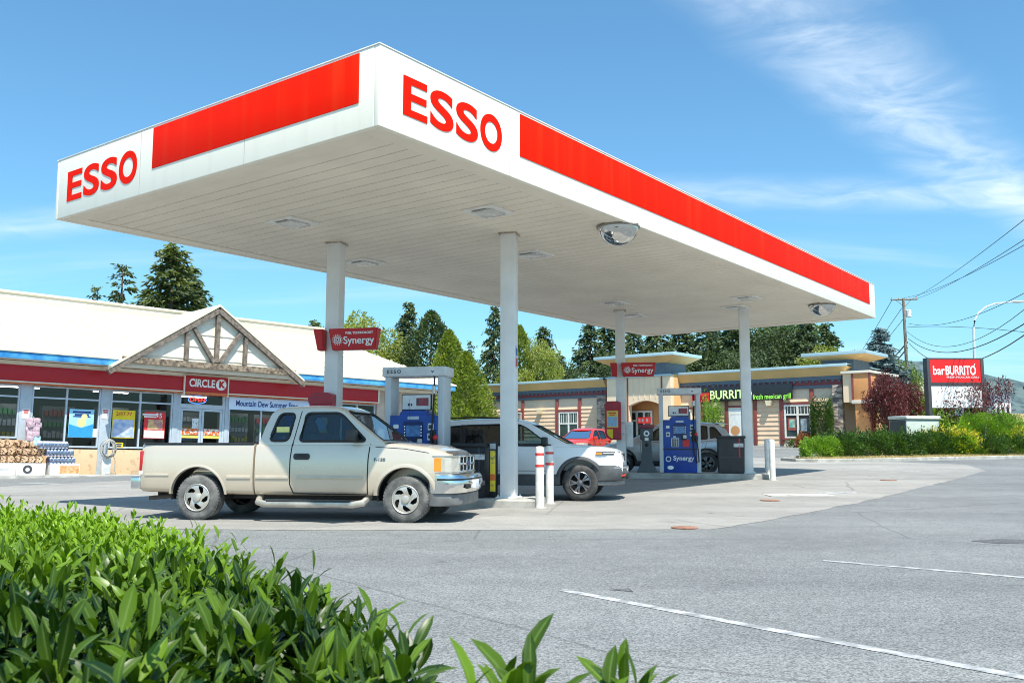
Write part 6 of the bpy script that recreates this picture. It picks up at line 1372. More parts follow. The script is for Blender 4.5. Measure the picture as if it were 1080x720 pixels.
def broad(H, Rr, m, nc=70, per=85, seed=1, ln=.36, base=.22, flat=1.0, limbs=True):
    r = np.random.default_rng(seed); P = []; Dr = []; T = []; tips = []
    for k in range(nc):
        v = r.normal(size=3); v /= np.linalg.norm(v); q = r.uniform(.45, 1.0); c = np.array([v[0] * Rr * q, v[1] * Rr * q, H * (base + (1 - base) / 2) + v[2] * H * (1 - base) / 2 * q * flat]); s = Rr * r.uniform(.2, .36)
        if c[2] < H * base * .8: c[2] = H * base + r.random() * .1 * H
        tips.append(c); p = r.normal(size=(per, 3)); p = unitv(p) * r.uniform(.45, 1.0, (per, 1)) ** .6 * s * np.array([1, 1, .75]); P.append(c + p); Dr.append(p + np.array([0, 0, -.1]) + r.normal(0, .3 * s, (per, 3))); T.append(np.clip(r.uniform(.1, .9) * .65 + r.random(per) * .35, 0, 1))
    P = np.concatenate(P); Dr = np.concatenate(Dr); T = np.concatenate(T); v, f = cards(P, Dr, ln * r.uniform(.6, 1.3, len(P)), ln * .55)
    tm = MB(); tm.tube([(0, 0, -.3), (.04, .02, H * .25), (0, 0, H * .55)], [H * .025, H * .019, H * .01], 8)
    for c in tips[::4]: tm.tube([(0, 0, H * .22), (c[0] * .4, c[1] * .4, H * .2 + (c[2] - H * .2) * .55), tuple(c)], [H * .010, H * .006, .01], 5)
    return card_mesh('crown', [(v, f, T)], m), tm.mesh('trunk', M_BARK)
def tree(name, label, cat, u, vtop, dist, proto, H0, wfac=1.0, rz=None, group=None, zb=None, x=None):
    p = D(u, vtop, dist); z0 = g(p.x, p.y) if zb is None else zb; s = (p.z - z0) / H0; t = thing(name, label, cat, (p.x, p.y, z0), rz if rz is not None else random.uniform(0, 6), group); t.scale = (s * wfac, s * wfac, s)
    link('crown', proto[0], t); link('trunk', proto[1], t); return t
fir = conifer(10, 2.6, L_CON2, 170, 44, .30, 3, ln=.40, wd=.11); fir2 = conifer(10, 2.3, L_CON, 140, 42, .42, 5, ln=.40, wd=.11); hem = conifer(10, 3.2, L_CON, 170, 46, .5, 9, .04, ln=.40, wd=.11); sparse = conifer(10, 2.0, L_CON2, 60, 30, .4, 13, ln=.38, wd=.10)
ced = cedar(10, 2.3, L_CED, 13000, 2, .33); ced2 = cedar(10, 2.9, L_CED, 14000, 4, .33, 1.3); dark = cedar(10, 2.4, L_CON, 14000, 6, .30, 2.0); yel = broad(10, 3.3, L_YEL, 80, 170, 3, .24); dec = broad(10, 4.2, L_DEC, 100, 170, 5, .26); big = broad(10, 4.6, L_CON2, 130, 85, 8, .36); bigd = broad(10, 4.4, L_CON, 130, 170, 18, .25, .15); big2 = broad(10, 4.4, L_DEC, 120, 85, 12, .36, .15)
CF = 'conifers behind the store'
tree('conifer_tree', 'tallest broad conifer standing behind the store roof left of the gable peak', 'tree', 182, 260, 82, fir, 10, 1.32, group=CF)
tree('conifer_tree', 'slim sparse conifer left of the tallest one behind the store roof', 'tree', 130, 279, 84, sparse, 10, 1.25, group=CF)
tree('conifer_tree', 'tip of a small conifer poking over the store roof at far left', 'tree', 103, 303, 90, sparse, 10, 1.0, group=CF)
tree('conifer_tree', 'second trunk of the broad conifer group, right side, behind the store roof', 'tree', 200, 281, 86, fir2, 10, 1.2, group=CF)
MG = 'trees between store and plaza'
for i, (u, v, dd, pr, wf, lab) in enumerate(((331, 338, 95, fir2, 1.0, 'dark conifer tip over the right slope of the store roof'), (375, 330, 78, yel, .95, 'yellow green leafy tree behind the red sign on the near rear column'), (343, 346, 84, yel, .8, 'yellow green leafy tree left of the near rear column'), (408, 350, 80, yel, .75, 'light leafy tree right of the near red column sign'),
        (431, 319, 88, fir2, .95, 'tall pointed dark conifer behind the pump arch'), (455, 330, 80, dark, 1.0, 'dense dark green tree with rounded top right of the pointed conifer'), (474, 350, 74, ced, .95, 'bright cedar leaning behind the right post of the pump arch'), (492, 372, 66, ced2, 1.15, 'big yellow green cedar above the roof of the white SUV'),
        (497, 360, 92, sparse, .9, 'thin distant conifer right of the bright cedar'), (521, 323, 84, hem, .75, 'dark drooping conifer just left of the nearest column'), (548, 345, 80, ced2, .8, 'bright cedar directly behind the nearest column'), (570, 357, 78, yel, .7, 'pale yellow green tree above the left wing of the plaza'),
        (573, 345, 92, hem, 1.1, 'dark conifer with wide branches behind the pale tree'), (592, 375, 96, fir2, 1.0, 'small dark conifer between the pale tree and the tower roof'))):
    tree('conifer_tree' if pr not in (yel,) else 'leafy_tree', lab, 'tree', u, v, dd, pr, 10, wf, group=MG)
TG = 'dark trees behind the plaza roof'
for i, (u, v, pr, wf, lab) in enumerate(((622, 340, hem, 1.15, 'dark tree with wide crown left of the plaza tower roof'), (642, 330, fir2, 1.2, 'dark conifer behind the plaza tower, cut off above by the canopy'), (668, 336, hem, 1.0, 'dark conifer right behind the red sign of the far column'), (692, 330, hem, 1.1, 'dark conifer right of the plaza tower roof'),
        (716, 334, fir2, 1.35, 'dark conifer above the left end of the burrito shop roof'), (745, 326, hem, 1.15, 'large dark tree left of the far right column'), (772, 330, fir2, 1.3, 'dark conifer just left of the far right column'), (800, 330, bigd, 1.0, 'large tree just right of the far right column'), (826, 336, dec, 1.0, 'mid green leafy tree above the end of the shop sign'), (850, 330, hem, 1.0, 'dark conifer under the far mirror of the canopy'), (872, 341, fir2, 1.25, 'rightmost dark conifer behind the plaza end'))):
    tree('conifer_tree' if pr in (hem, fir2) else 'leafy_tree', lab, 'tree', u, v, 92 + (i % 3) * 5, pr, 10, wf, group=TG)
for i, (u, v, pr) in enumerate(((606, 385, bigd), (655, 372, bigd), (700, 372, bigd), (722, 372, hem), (784, 368, bigd), (815, 366, hem), (866, 364, yel), (886, 374, bigd))):
    tree('leafy_tree', 'low leafy tree behind the plaza roof, %s' % ('left of the tower', 'behind the tower', 'right of the tower', 'above the start of the burrito sign', 'behind the far right column', 'above the grill lettering', 'left of the porch tower roof', 'at the porch end')[i], 'tree', u, v, 84, pr, 10, .85, group='lower trees behind the plaza roof')
tree('blue_spruce', 'blue spruce with pointed top right of the plaza porch', 'tree', 928, 347.5, 56, conifer(10, 2.9, L_BLU, 170, 60, .10, 21, .05, .42, .11, .95), 10, 1.3)
MP = 'dark red maples around the burrito sign'
mapA = broad(5, 2.6, L_MAR, 75, 150, 31, .17, .2, .9); mapB = broad(5, 3.0, L_MAR, 34, 75, 33, .18, .35, .8)
tree('maple_tree', 'dark red maple between blue spruce and utility pole', 'tree', 932, 392, 50, mapA, 5, .55, group=MP)
tree('maple_tree', 'dark red and bronze maple at the foot of the utility pole', 'tree', 951, 400, 51, mapA, 5, .55, group=MP)
tree('maple_tree', 'sparse red maple in front of the lower white panel of the burrito sign', 'tree', 1018, 401, 45.75, mapB, 5, .72, group=MP)
tree('maple_tree', 'red maple at the right side of the burrito sign', 'tree', 1046, 397, 46.4, mapB, 5, .5, group=MP)
tree('leafy_tree', 'bright green young tree left of the burrito sign', 'tree', 972, 415, 52, broad(5, 2.4, L_SHB, 60, 80, 41, .24, .1), 5, 1.2)
tree('leafy_tree', 'olive leafy tree behind the maple beside the pole', 'tree', 945, 380, 66, dec, 10, .8)
# shrubs
def shrub_mesh(rx, ry, h, m, n, ln, seed, lob=.18, up=.5, base=0.0, pw_=.55, pz=1.0):
    r = np.random.default_rng(seed); az = r.random(n) * 2 * PI; el = np.arcsin(r.random(n) ** .8); k = r.uniform(.72, 1.04, n) * (1 + lob * np.sin(az * 3 + seed) * np.cos(el * 4) + lob * .7 * np.sin(az * 7 + el * 5))
    P = np.stack([rx * np.cos(az) * np.cos(el) ** pw_ * k, ry * np.sin(az) * np.cos(el) ** pw_ * k, base + (h - base) * np.sin(el) ** pz * k], 1); d = P * np.array([1 / rx, 1 / ry, 1 / h]) + r.normal(0, .42, (n, 3)); d[:, 2] += up
    T = np.clip(.5 + .35 * np.sin(az * 5 + el * 7 + seed) + r.normal(0, .2, n), 0, 1); v, f = cards(P, d, ln * r.uniform(.6, 1.3, n), ln * .48, bend=.08); parts = [(v, f, T)]
    me = card_mesh('foliage', parts, m); tm = MB()
    for a in np.linspace(0, 2 * PI, 7)[:-1]: tm.tube([(0.05 * math.cos(a), .05 * math.sin(a), -.1), (rx * .4 * math.cos(a), ry * .4 * math.sin(a), h * .5), (rx * .7 * math.cos(a), ry * .7 * math.sin(a), h * .8)], [.03, .02, .008], 5)
    return me, tm.mesh('stems', M_BARK)
def shrub(name, label, p, mesh, group=None, sc=1.0, rz=None, cat='shrub'):
    t = thing(name, label, cat, p, rz if rz is not None else random.uniform(0, 6), group); t.scale = (sc,) * 3 if not isinstance(sc, tuple) else sc; link('foliage', mesh[0], t); link('stems', mesh[1], t); return t
def gp(u, v, y):
    p = D(u, v, y); return (p.x, p.y, g(p.x, p.y))
# planted island on the right: kerb, dry grass, hedge
K0, K1 = Vector(XY(850, 488)), Vector(XY(1085, 483.2)); kd = (K1 - K0).normalized(); kn = Vector((-kd.y, kd.x))
def isl(t, n): q = K0 + kd * t + kn * n; return (q.x, q.y)
KL = (K1 - K0).length
def ul(u, y): return ((u - 540) / FPX * y, y)
path = [isl(KL + 14, -.2), isl(KL + 3, 0), isl(2.0, 0), isl(.8, .25), isl(.15, .9), isl(.1, 1.9), ul(858, 44), ul(862, 50)]
def kerb(name, path, w=.16, h=.14):
    vs = []; n = len(path); dens = []
    for i in range(n - 1):
        a, b = Vector(path[i]), Vector(path[i + 1]); m = max(1, int((b - a).length / 1.0)); dens += [a + (b - a) * k / m for k in range(m)]
    dens.append(Vector(path[-1]))
    for i, p in enumerate(dens):
        d = (dens[min(i + 1, len(dens) - 1)] - dens[max(0, i - 1)]).normalized(); q = Vector((-d.y, d.x)); z = g(p.x, p.y)
        for (o, zz_) in ((0, -.1), (0, h - .02), (.02, h), (w, h), (w, -.1)): s_ = p - q * o; vs.append((s_.x, s_.y, z + zz_))
    fs = [[5 * i + k, 5 * i + 5 + k, 5 * i + 6 + k, 5 * i + 1 + k] for i in range(len(dens) - 1) for k in range(4)]; f = MB(); f.faces(vs, fs); return struct(f.build(name, M_KERB, None, 30))
kerb('kerb', path)
M_DRY = mat('dry_grass_soil', (.42, .34, .17), .95, c2=(.26, .20, .10), scale=3, bump=.5)
struct(patch('planting_bed', [isl(KL + 14, -.1), isl(KL + 3, .1), isl(2, .12), isl(.9, .4), isl(.3, 1.0), isl(.3, 1.9), ul(860, 44), ul(864, 50), (34, 52)], M_DRY, .13))
def grass(name, pts, n, h, m, seed):
    r = np.random.default_rng(seed); P = np.array([pts(r.random(), r.random()) for _ in range(n)]); d = np.stack([r.normal(0, .5, n), r.normal(0, .5, n), np.ones(n)], 1); v, f = cards(P, d, h * r.uniform(.4, 1.2, n), .012)
    o = link(name, card_mesh(name, [(v, f, r.random(n))], m)); tag(o, 'dry yellowed grass along the kerb of the planted island', 'grass', kind='stuff')
L_DRY = leafmat('dry_grass', (.38, .30, .13), (.58, .48, .24), .8, .3, 1.0, tcol=(1, .9, .5))
def gpt(a, b):
    q = isl(.5 + a * (KL + 6), .2 + b * 1.3); return (q[0], q[1], g(*q) + .12)
grass('dry_grass', gpt, 9000, .10, L_DRY, 5)
hs = [shrub_mesh(1.25, .95, 1.05, L_SHR, 5200, .11, s, .2, .2) for s in (1, 2, 3)]; hb = shrub_mesh(1.1, .95, .95, L_SHB, 4800, .11, 7, .14, .2)
HG = 'clipped shrubs in the planted island'
places = [(867, 2.1, .9, hb, 'bright green rounded shrub at the left tip of the planted island'), (890, 2.2, .95, hs[0], 'dark shrub second from the left tip of the planted island'), (915, 2.25, 1.0, hs[1], 'dark shrub in the row below the blue spruce'), (940, 2.3, 1.02, hs[2], 'dark shrub in front of the left end of the utility cabinet'), (962, 2.4, .92, hs[0], 'dark shrub below the middle of the utility cabinet'),
          (985, 2.5, 1.0, hs[1], 'dark shrub at the right end of the utility cabinet'), (1006, 2.2, .85, hs[2], 'shrub below the yellow flowers left'), (1044, 1.35, .78, hs[0], 'dark shrub below the large bright dome shrub'), (1072, 1.2, .8, hs[1], 'rightmost dark shrub in the planted island')]
for (u, n_, sc, me, lab) in places:
    e = EYE; r_ = ray(u, 485); best = min(np.linspace(-2, KL + 6, 400), key=lambda t: abs((lambda q: q[0] / q[1] - r_.x / r_.y)(isl(t, n_)))); q = isl(best, n_); shrub('shrub', lab, (q[0], q[1], g(*q) + .1), me, HG, sc)
def at_isl(u, n_): r_ = ray(u, 485); b = min(np.linspace(-2, KL + 8, 500), key=lambda t: abs((lambda q: q[0] / q[1] - r_.x / r_.y)(isl(t, n_)))); q = isl(b, n_); return (q[0], q[1], g(*q) + .1)
shrub('shrub', 'large bright green dome shrub right of the burrito sign', at_isl(1046, 2.9), shrub_mesh(2.4, 1.25, 1.95, L_SHB, 16000, .10, 12, .07, .25), None, 1.0, 0.4)
shrub('shrub', 'bright green shrub reaching the right edge behind the yellow flowers', at_isl(1083, 3.1), shrub_mesh(1.8, 1.4, 1.55, L_SHB, 8000, .10, 14, .08, .25), None, 1.0)
fm = shrub_mesh(.95, .8, 1.12, L_FLY, 1100, .11, 22); 
for u, n_, s_, lab in ((1001, 2.6, 1.12, 'yellow flowering shrub right of the utility cabinet'), (1016, 1.9, 1.02, 'yellow flowering shrub below the burrito sign'), (1076, 1.9, 1.12, 'yellow flowering shrub at the right edge of the picture')):
    shrub('flowering_shrub', lab, at_isl(u, n_), fm, 'yellow flowering shrubs', s_); shrub('shrub', 'green leaves under the %s' % lab, at_isl(u, n_ + .02), hb, HG, .92 * s_)
shrub('shrub', 'green shrub behind the island tip in front of the stone pier', gp(878, 470, 44.5), shrub_mesh(1.0, .8, .75, L_SHR, 1600, .14, 27), HG, 1.0)
def pf(t_, y, z=0.05): return PF.m @ Vector((t_, y, z))
def onplaza(u, y): return tuple(pf(Q(u, 465, y)[0], y))
shrub('shrub', 'tall clipped column shrub against the plaza wall right of the window', onplaza(867.5, -.8), shrub_mesh(.62, .5, 2.75, L_SHR, 6500, .10, 29, .06, .1, 0, .18, .75), None, 1.0, 0)
shrub('shrub', 'rust coloured shrub below the plaza window', onplaza(851, -1.0), shrub_mesh(.75, .6, .8, L_RUS, 1100, .14, 31), None, 1.0)
shrub('shrub', 'small grey green shrub left of the rust coloured shrub', onplaza(840, -1.0), shrub_mesh(.5, .45, .5, L_SHR, 500, .12, 33), None, 1.0)
shrub('shrub', 'bright round shrub against the plaza wall above the silver car', onplaza(750.5, -.9), shrub_mesh(.75, .6, 2.9, L_SHB, 4500, .11, 35, .2, .2), None, 1.0)
# utility cabinet
p = at_isl(967, 4.0); q0, q1 = D(949, 460, p[1]), D(992, 460, p[1]); t = thing('utility_cabinet', 'pale grey green utility cabinet with slanted lid among the shrubs', 'cabinet', p, math.atan2(kd.y, kd.x) - .05)
W_ = (q1.x - q0.x) * .95; M_CABN = mat('cabinet_green', (.47, .53, .47), .5, var=.06)
f = MB(); f.box(-W_ / 2, W_ / 2, -.55, .7, 0, 1.62, .03); f.build('housing', M_CABN, t); f = MB(); f.box(-W_ / 2 - .04, W_ / 2 + .04, -.62, .75, 1.64, 1.80, .03); f.build('lid', mat('cabinet_lid', (.62, .64, .58), .5), t); f = MB(); f.box(-W_ / 2 - .005, W_ / 2 + .005, -.56, .7, 1.60, 1.645); f.build('gap', M_DARKIN, t)
f = MB(); f.box(-W_ / 2 - .012, -W_ / 2 - .002, -.5, .65, .1, 1.58); f.build('side_panel', mat('cabinet_dark', (.06, .07, .07), .6), t)
# pylon sign
p = D(1010, 470, 46); z0 = g(p.x, p.y); xl, xr = D(983, 400, 46).x, D(1037, 400, 46).x; zt, zm, zb_ = D(1010, 379, 46).z, D(1010, 404.5, 46).z, D(1010, 430, 46).z
t = thing('pylon_sign', 'tall roadside sign with red burrito panel over a white panel', 'sign', (p.x, p.y, z0), R(2)); w2 = (xr - xl) / 2; h = lambda z: z - z0
f = MB(); f.box(-w2 - .16, -w2, -.22, .22, 0, h(zt) + .06, .01); f.box(w2, w2 + .16, -.22, .22, 0, h(zt) + .06, .01); f.box(-w2 + .002, w2 - .002, -.2, .2, h(zt), h(zt) + .055); f.box(-w2 + .002, w2 - .002, -.2, .2, h(zm) - .12, h(zm) + .04); f.build('frame', mat('sign_frame', (.05, .05, .055), .5), t)
f = MB(); f.box(-w2 + .003, w2 - .003, -.19, .19, h(zm) + .042, h(zt) - .002); rp = f.build('red_panel', mat('panel_red', (.72, .012, .012), .35, var=.04), t); f = MB(); f.box(-w2 + .003, w2 - .003, -.185, .185, h(zb_), h(zm) - .123); wp = f.build('white_panel', mat('panel_white', (.75, .76, .76), .4, var=.05), t)
zc = (h(zt) + h(zm)) / 2; wd_ = 2 * w2
for s, fx, sz, b_, wf in (('bar', -.335, .62, .008, .23), ('BURRITO', .10, .62, .016, .60)):
    me = text_mesh(s, sz, .006, b_); v_ = [v.co.x for v in me.vertices]; me.transform(Matrix.Diagonal((wd_ * wf / (max(v_) - min(v_)), 1, 1, 1))); me.materials.append(M_TXT); me.transform(Matrix.Translation((wd_ * fx, -.195, zc + .02)) @ Matrix.Rotation(PI / 2, 4, 'X')); link('lettering', me, rp)
text('lettering', 'FRESH MEXICAN GRILL', .13, M_TXT, rp, (wd_ * .14, -.195, zc - .30), sx=1.25)
f = MB(); f.tube([(wd_ * .365 + .02 * k, -.195, zc + .24 + .05 * k) for k in range(4)], .02, 5); f.build('emblem', M_TXT, rp)
MB().box(w2 - .35, w2 + .30, .6, 1.0, 0, h(zt) - .35, .01).build('rear_panel', mat('sign_frame', (.05, .05, .055), .5), t)
# utility pole, wires, street lamp
M_POLE = mat('pole_wood', (.27, .23, .18), .9, c2=(.16, .13, .10), scale=4, bump=.4)
PY = 92; pb, pt = D(959, 440, PY), D(952.7, 314.5, PY); t = thing('utility_pole', 'weathered wooden utility pole with crossarm and transformer', 'utility pole', (pb.x, pb.y, 1.5)); o_ = Vector((pb.x, pb.y, 1.5))
f = MB(); f.cyl((0, 0, -.5), pt - o_, .2, 10, .13); f.build('pole', M_POLE, t)
ca, cb = D(939.5, 316.3, PY) - o_, D(967.5, 315.5, PY) - o_; f = MB(); d_ = cb - ca; f.tube([ca, cb], .08, 5); arm = f.build('crossarm', M_POLE, t)
f = MB(); f.tube([ca + d_ * .2 + Vector((0, 0, -.05)), pt - o_ + Vector((.1, 0, -.9))], .03, 5); f.tube([ca + d_ * .75 + Vector((0, 0, -.05)), pt - o_ + Vector((.1, 0, -.9))], .03, 5); f.build('brace', M_POLE, arm)
f = MB()
for k in (.03, .3, .62, .97): q = ca + d_ * k; f.lathe([(.05, .05), (.08, .12), (.05, .18), (.07, .24), (0, .28)], 8, Matrix.Translation(q))
f.build('insulators', mat('insulator', (.45, .42, .38), .3), arm)
q = D(958.3, 330.5, PY) - o_; f = MB(); f.lathe([(.24, -.36), (.27, -.34), (.27, .32), (.22, .38), (0, .4)], 14, Matrix.Translation(q)); f.build('transformer', mat('transformer_grey', (.66, .70, .72), .45), t)
M_WIRE = mat('wire', (.03, .03, .035), .6)
def wire(a, b, sag, r, label, m=M_WIRE):
    n = 18; P = []
    for k in range(n + 1): s = k / n; q = a.lerp(b, s); q.z -= sag * 4 * s * (1 - s); P.append(q)
    o = MB().tube(P, r, 5).build('power_line', m); tag(o, label, 'cable', 'overhead cables on the utility pole')
W0 = lambda u, v: D(u, v, PY)
wire(W0(958, 357), D(1110, 321, 40), 1.75, .03, 'thick upper cable sagging right from the middle of the utility pole'); wire(W0(959, 362), D(1110, 330, 40), 2.2, .03, 'thick lower cable sagging right from the middle of the utility pole')
wire(W0(962, 315), D(1095, 220, 34), .25, .016, 'thin upper wire rising steeply right from the crossarm'); wire(W0(966, 315), D(1095, 243, 34), .3, .016, 'thin wire rising right from the crossarm end'); wire(W0(954, 314), D(1095, 250, 36), .4, .016, 'lowest of the thin wires rising right from the crossarm')
wire(W0(958, 341), D(1110, 292, 44), 1.0, .02, 'thin wire below the transformer sagging right'); wire(W0(957, 345), D(1120, 355, 60), -.3, .02, 'thin nearly level wire running right past the street lamp'); wire(W0(957, 350), D(1110, 300, 44), 2.2, .02, 'thin slack wire running right above the thick cables')
wire(W0(941, 316), D(880, 412, 200), .5, .03, 'thin wire leaving the left crossarm end down to the left'); wire(W0(951, 325), D(893, 402, 200), .4, .03, 'thin wire leaving the pole top down to the left'); wire(W0(953, 336), D(900, 395, 200), .4, .03, 'thin wire leaving the pole below the transformer to the left')
wire(W0(957, 361), D(925, 392, 220), .3, .08, 'thick upper cable leaving the pole down to the left'); wire(W0(957, 367), D(928, 397, 220), .3, .08, 'thick lower cable leaving the pole down to the left')
LY = 70; b0 = D(1028.5, 410, LY); t = thing('street_lamp', 'pale steel street lamp with long curved arm', 'street lamp', (b0.x, b0.y, 1.2)); o_ = Vector((b0.x, b0.y, 1.2)); M_GALV = mat('galvanised', (.62, .66, .68), .45, .3)
f = MB(); A = [(1028.5, 430), (1027.5, 370), (1026.8, 346), (1028, 338), (1032, 330), (1040, 323.5), (1050, 320), (1060, 319), (1068, 318.4)]; f.tube([D(u, v, LY) - o_ if i else Vector((0, 0, -.3)) for i, (u, v) in enumerate(A)], [.13, .11, .09, .08, .07, .06, .055, .05, .05], 8); f.build('pole', M_GALV, t)
q = D(1073, 318.2, LY) - o_; f = MB(); f.sphere(q, .22, (2.4, 1, .45), 12, 8); f.build('lamp_head', mat('lamp_pale', (.75, .76, .76), .4), t)
# raised street on the right with a parked pickup, far hills
RD = [(30, 44), (32, 60), (90, 75), (90, 40)]
f = MB(); A_ = [(25, 52, 1.2), (60, 60, 1.2), (25, 49, .5), (60, 55, .5), (25, 66, 1.35), (60, 74, 1.35)]
f.faces([(25.0, 45.6, .6), (75, 56, .6), (25.0, 47.0, 2.85), (75, 57.5, 2.85), (24.8, 60, 2.9), (75, 72, 2.9), (24.8, 64, .6), (75, 76, .6)], [[0, 1, 3, 2], [2, 3, 5, 4], [4, 5, 7, 6], [0, 2, 4, 6], [1, 7, 5, 3]]); struct(f.build('embankment', M_DRY, None, 0)); f = MB(); f.faces([(25.0, 48.2, 2.885), (75, 58.7, 2.885), (75, 71, 2.905), (24.8, 59, 2.905)], [[0, 1, 2, 3]]); struct(f.build('road', M_ASPH, None, 0))
P_BLK = carpaint('black_paint', (.02, .022, .028), .2, .25)
p = D(1066, 470, 51); zr_ = 1.80
dp = thing('pickup_truck', 'dark pickup on the street at the right edge beyond the shrubs', 'pickup truck', (30.2, 52.0, 2.86), R(-117))
k = Car(dp, P_BLK, -1.1, 4.3, [(-1.1, .5), (4.3, .5)], [(-1.1, 1.35), (.95, 1.35), (2.9, 1.35), (3.6, 1.28), (4.15, 1.2), (4.3, 1.0)], [(.4, .93), (.7, .99), (1.0, .98), (1.4, .92)], [(-1.1, .96), (-.9, 1), (3.9, 1), (4.2, .93), (4.3, .88)], .03, 40, (0, 3.5), .48, .42)
k.cab([(.95, 1.36), (1.1, 1.75), (1.25, 1.9), (1.6, 1.95), (2.2, 1.95), (2.5, 1.9), (3.2, 1.35)], .92, .74, 1.35, 1.95, [([(1.2, 1.42), (1.7, 1.42), (1.7, 1.82), (1.32, 1.82)], .06), ([(1.78, 1.42), (2.85, 1.42), (2.5, 1.78), (2.3, 1.84), (1.78, 1.84)], .06)], (1.41, 1.87, .8, .66), (1.42, 1.82, .7, .6), glass=G_TRUCK, shield_glass=G_CLEAR)
for x in (0, 3.5):
    for sd in (-1, 1): wheel(dp, x, sd * .93, .40, .26, spokes(6, .26), M_ALLOY, M_TYRE, sd, .6)
mirror_(dp, 2.66, .93, 1.42, M_BLACK); f = MB(); f.box(-.9, 4.1, -.6, .6, .36, .7, .04); f.build('underbody', M_DARKIN, dp); f = MB(); f.box(4.2, 4.4, -.9, .9, .55, .8, .04); f.build('front_bumper', M_CHROME, dp); seats(dp, (1.9,), .4, 1.7)
f = MB(); f.box(4.2, 4.34, -.5, .5, .85, 1.1, .01); f.build('grille', M_DARKIN, dp)
for sd in (-1, 1): f = MB(); f.box(4.1, 4.33, min(sd * .55, sd * .85), max(sd * .55, sd * .85), .88, 1.1, .02); f.build('headlight', M_LENSC, dp)
# pale distant building and vans beyond the street, only partly visible
hx = D(1056, 405, 140); t = thing('distant_building', 'pale low building far off between the sign and the dark pickup', 'building', (hx.x, hx.y, 1.75)); t.scale = (.32, .5, .82); MB().box(-4, 4, 0, 8, 0, 7.6).build('wall', mat('far_wall', (.68, .68, .66), .8), t)
f = MB(); f.prism([(-4.3, 7.6), (4.3, 7.6), (3.3, 8.9), (-3.3, 8.9)], 'y', -.3, 8.3); f.build('roof', mat('far_roof', (.25, .30, .36), .8), t); f = MB(); [f.box(x, x + 1.2, -.05, -.003, 5, 6.4) for x in (-3, -.6, 1.8)]; f.build('window', M_DARKIN, t)
def hill(name, pts, y, depth, m, seed):
    nx_, ny_ = 90, 24; vs = []; X = [p_[0] for p_ in pts]; Z = [p_[1] for p_ in pts]
    for j in range(ny_):
        q = j / (ny_ - 1); prof = math.sin(min(1, q * 1.25) * PI / 2) if q < .8 else math.cos((q - .8) / .2 * PI / 2)
        for i in range(nx_):
            x = X[0] + (X[-1] - X[0]) * i / (nx_ - 1); h_ = float(np.interp(x, X, Z)); nz = mnoise.fractal(Vector((x * .006 + seed, j * .35, seed)), .8, 2.1, 5)
            vs.append((x, y + depth * q, h_ * prof * (1 + .16 * nz) + mnoise.noise(Vector((x * .09, j * 1.7, seed))) * h_ * .03))
    fs = [[j * nx_ + i, j * nx_ + i + 1, (j + 1) * nx_ + i + 1, (j + 1) * nx_ + i] for j in range(ny_ - 1) for i in range(nx_ - 1)]
    o = link(name, pymesh(name, vs, fs, m, smooth=True)); return struct(o)
M_HILL = mat('forest_hill', (.085, .125, .125), .95, c2=(.035, .065, .075), scale=.07, detail=12, bump=1.0, bscale=.1, lo=.42, hi=.58)
nt = M_HILL.node_tree
M_FIELD = mat('far_field', (.34, .33, .22), .95, c2=(.16, .2, .15), scale=.02, detail=5)
def hx_(u, y): return (u - 540) / FPX * y
hill('hill', [(hx_(200, 1600), 20), (hx_(880, 1600), 140), (hx_(930, 1600), 166), (hx_(975, 1600), 163), (hx_(1030, 1600), 146), (hx_(1080, 1600), 130), (hx_(1200, 1600), 60), (hx_(1500, 1600), 20)], 1350, 500, M_HILL, 2.0)
hill('field_slope', [(hx_(930, 1180), 30), (hx_(955, 1180), 103), (hx_(985, 1180), 88), (hx_(1010, 1180), 20)], 1120, 130, M_FIELD, 5.0)
# ================================================================== LAUREL HEDGE IN FRONT
L_LAU = leafmat('laurel_leaf', (.007, .028, .005), (.19, .33, .011), .36, .2, 5.0, spec=.3, tcol=(1.7, 1.9, .35), lo=.22, hi=.85)
NL = 5                                     # leaf: folded along the midrib, curved back, pointed
_w = np.array([.10, .72, 1.0, .74, 0.0]); _t = np.array([0, .25, .52, .8, 1.0])
def leaves(base, d, up, ln, wd, curl, fold):
    n = len(base); d = unitv(d); s = unitv(np.cross(d, up)); u = np.cross(s, d); V = np.zeros((n, NL * 3, 3)); ln = ln[:, None]; wd = wd[:, None]; curl = curl[:, None]
    for k in range(NL):
        t = _t[k]; c = base + d * ln * t * (1 - .15 * curl * t) - u * ln * curl * t * t * .55
        e = s * wd * .5 * _w[k]; lift = u * wd * .5 * _w[k] * fold
        V[:, 3 * k] = c - e + lift; V[:, 3 * k + 1] = c; V[:, 3 * k + 2] = c + e + lift
    F = []
    for k in range(NL - 1): F += [[3 * k, 3 * k + 1, 3 * k + 4, 3 * k + 3], [3 * k + 1, 3 * k + 2, 3 * k + 5, 3 * k + 4]]
    F = np.array(F)[None] + (np.arange(n) * NL * 3)[:, None, None]
    return V.reshape(-1, 3), F.reshape(-1, 4)
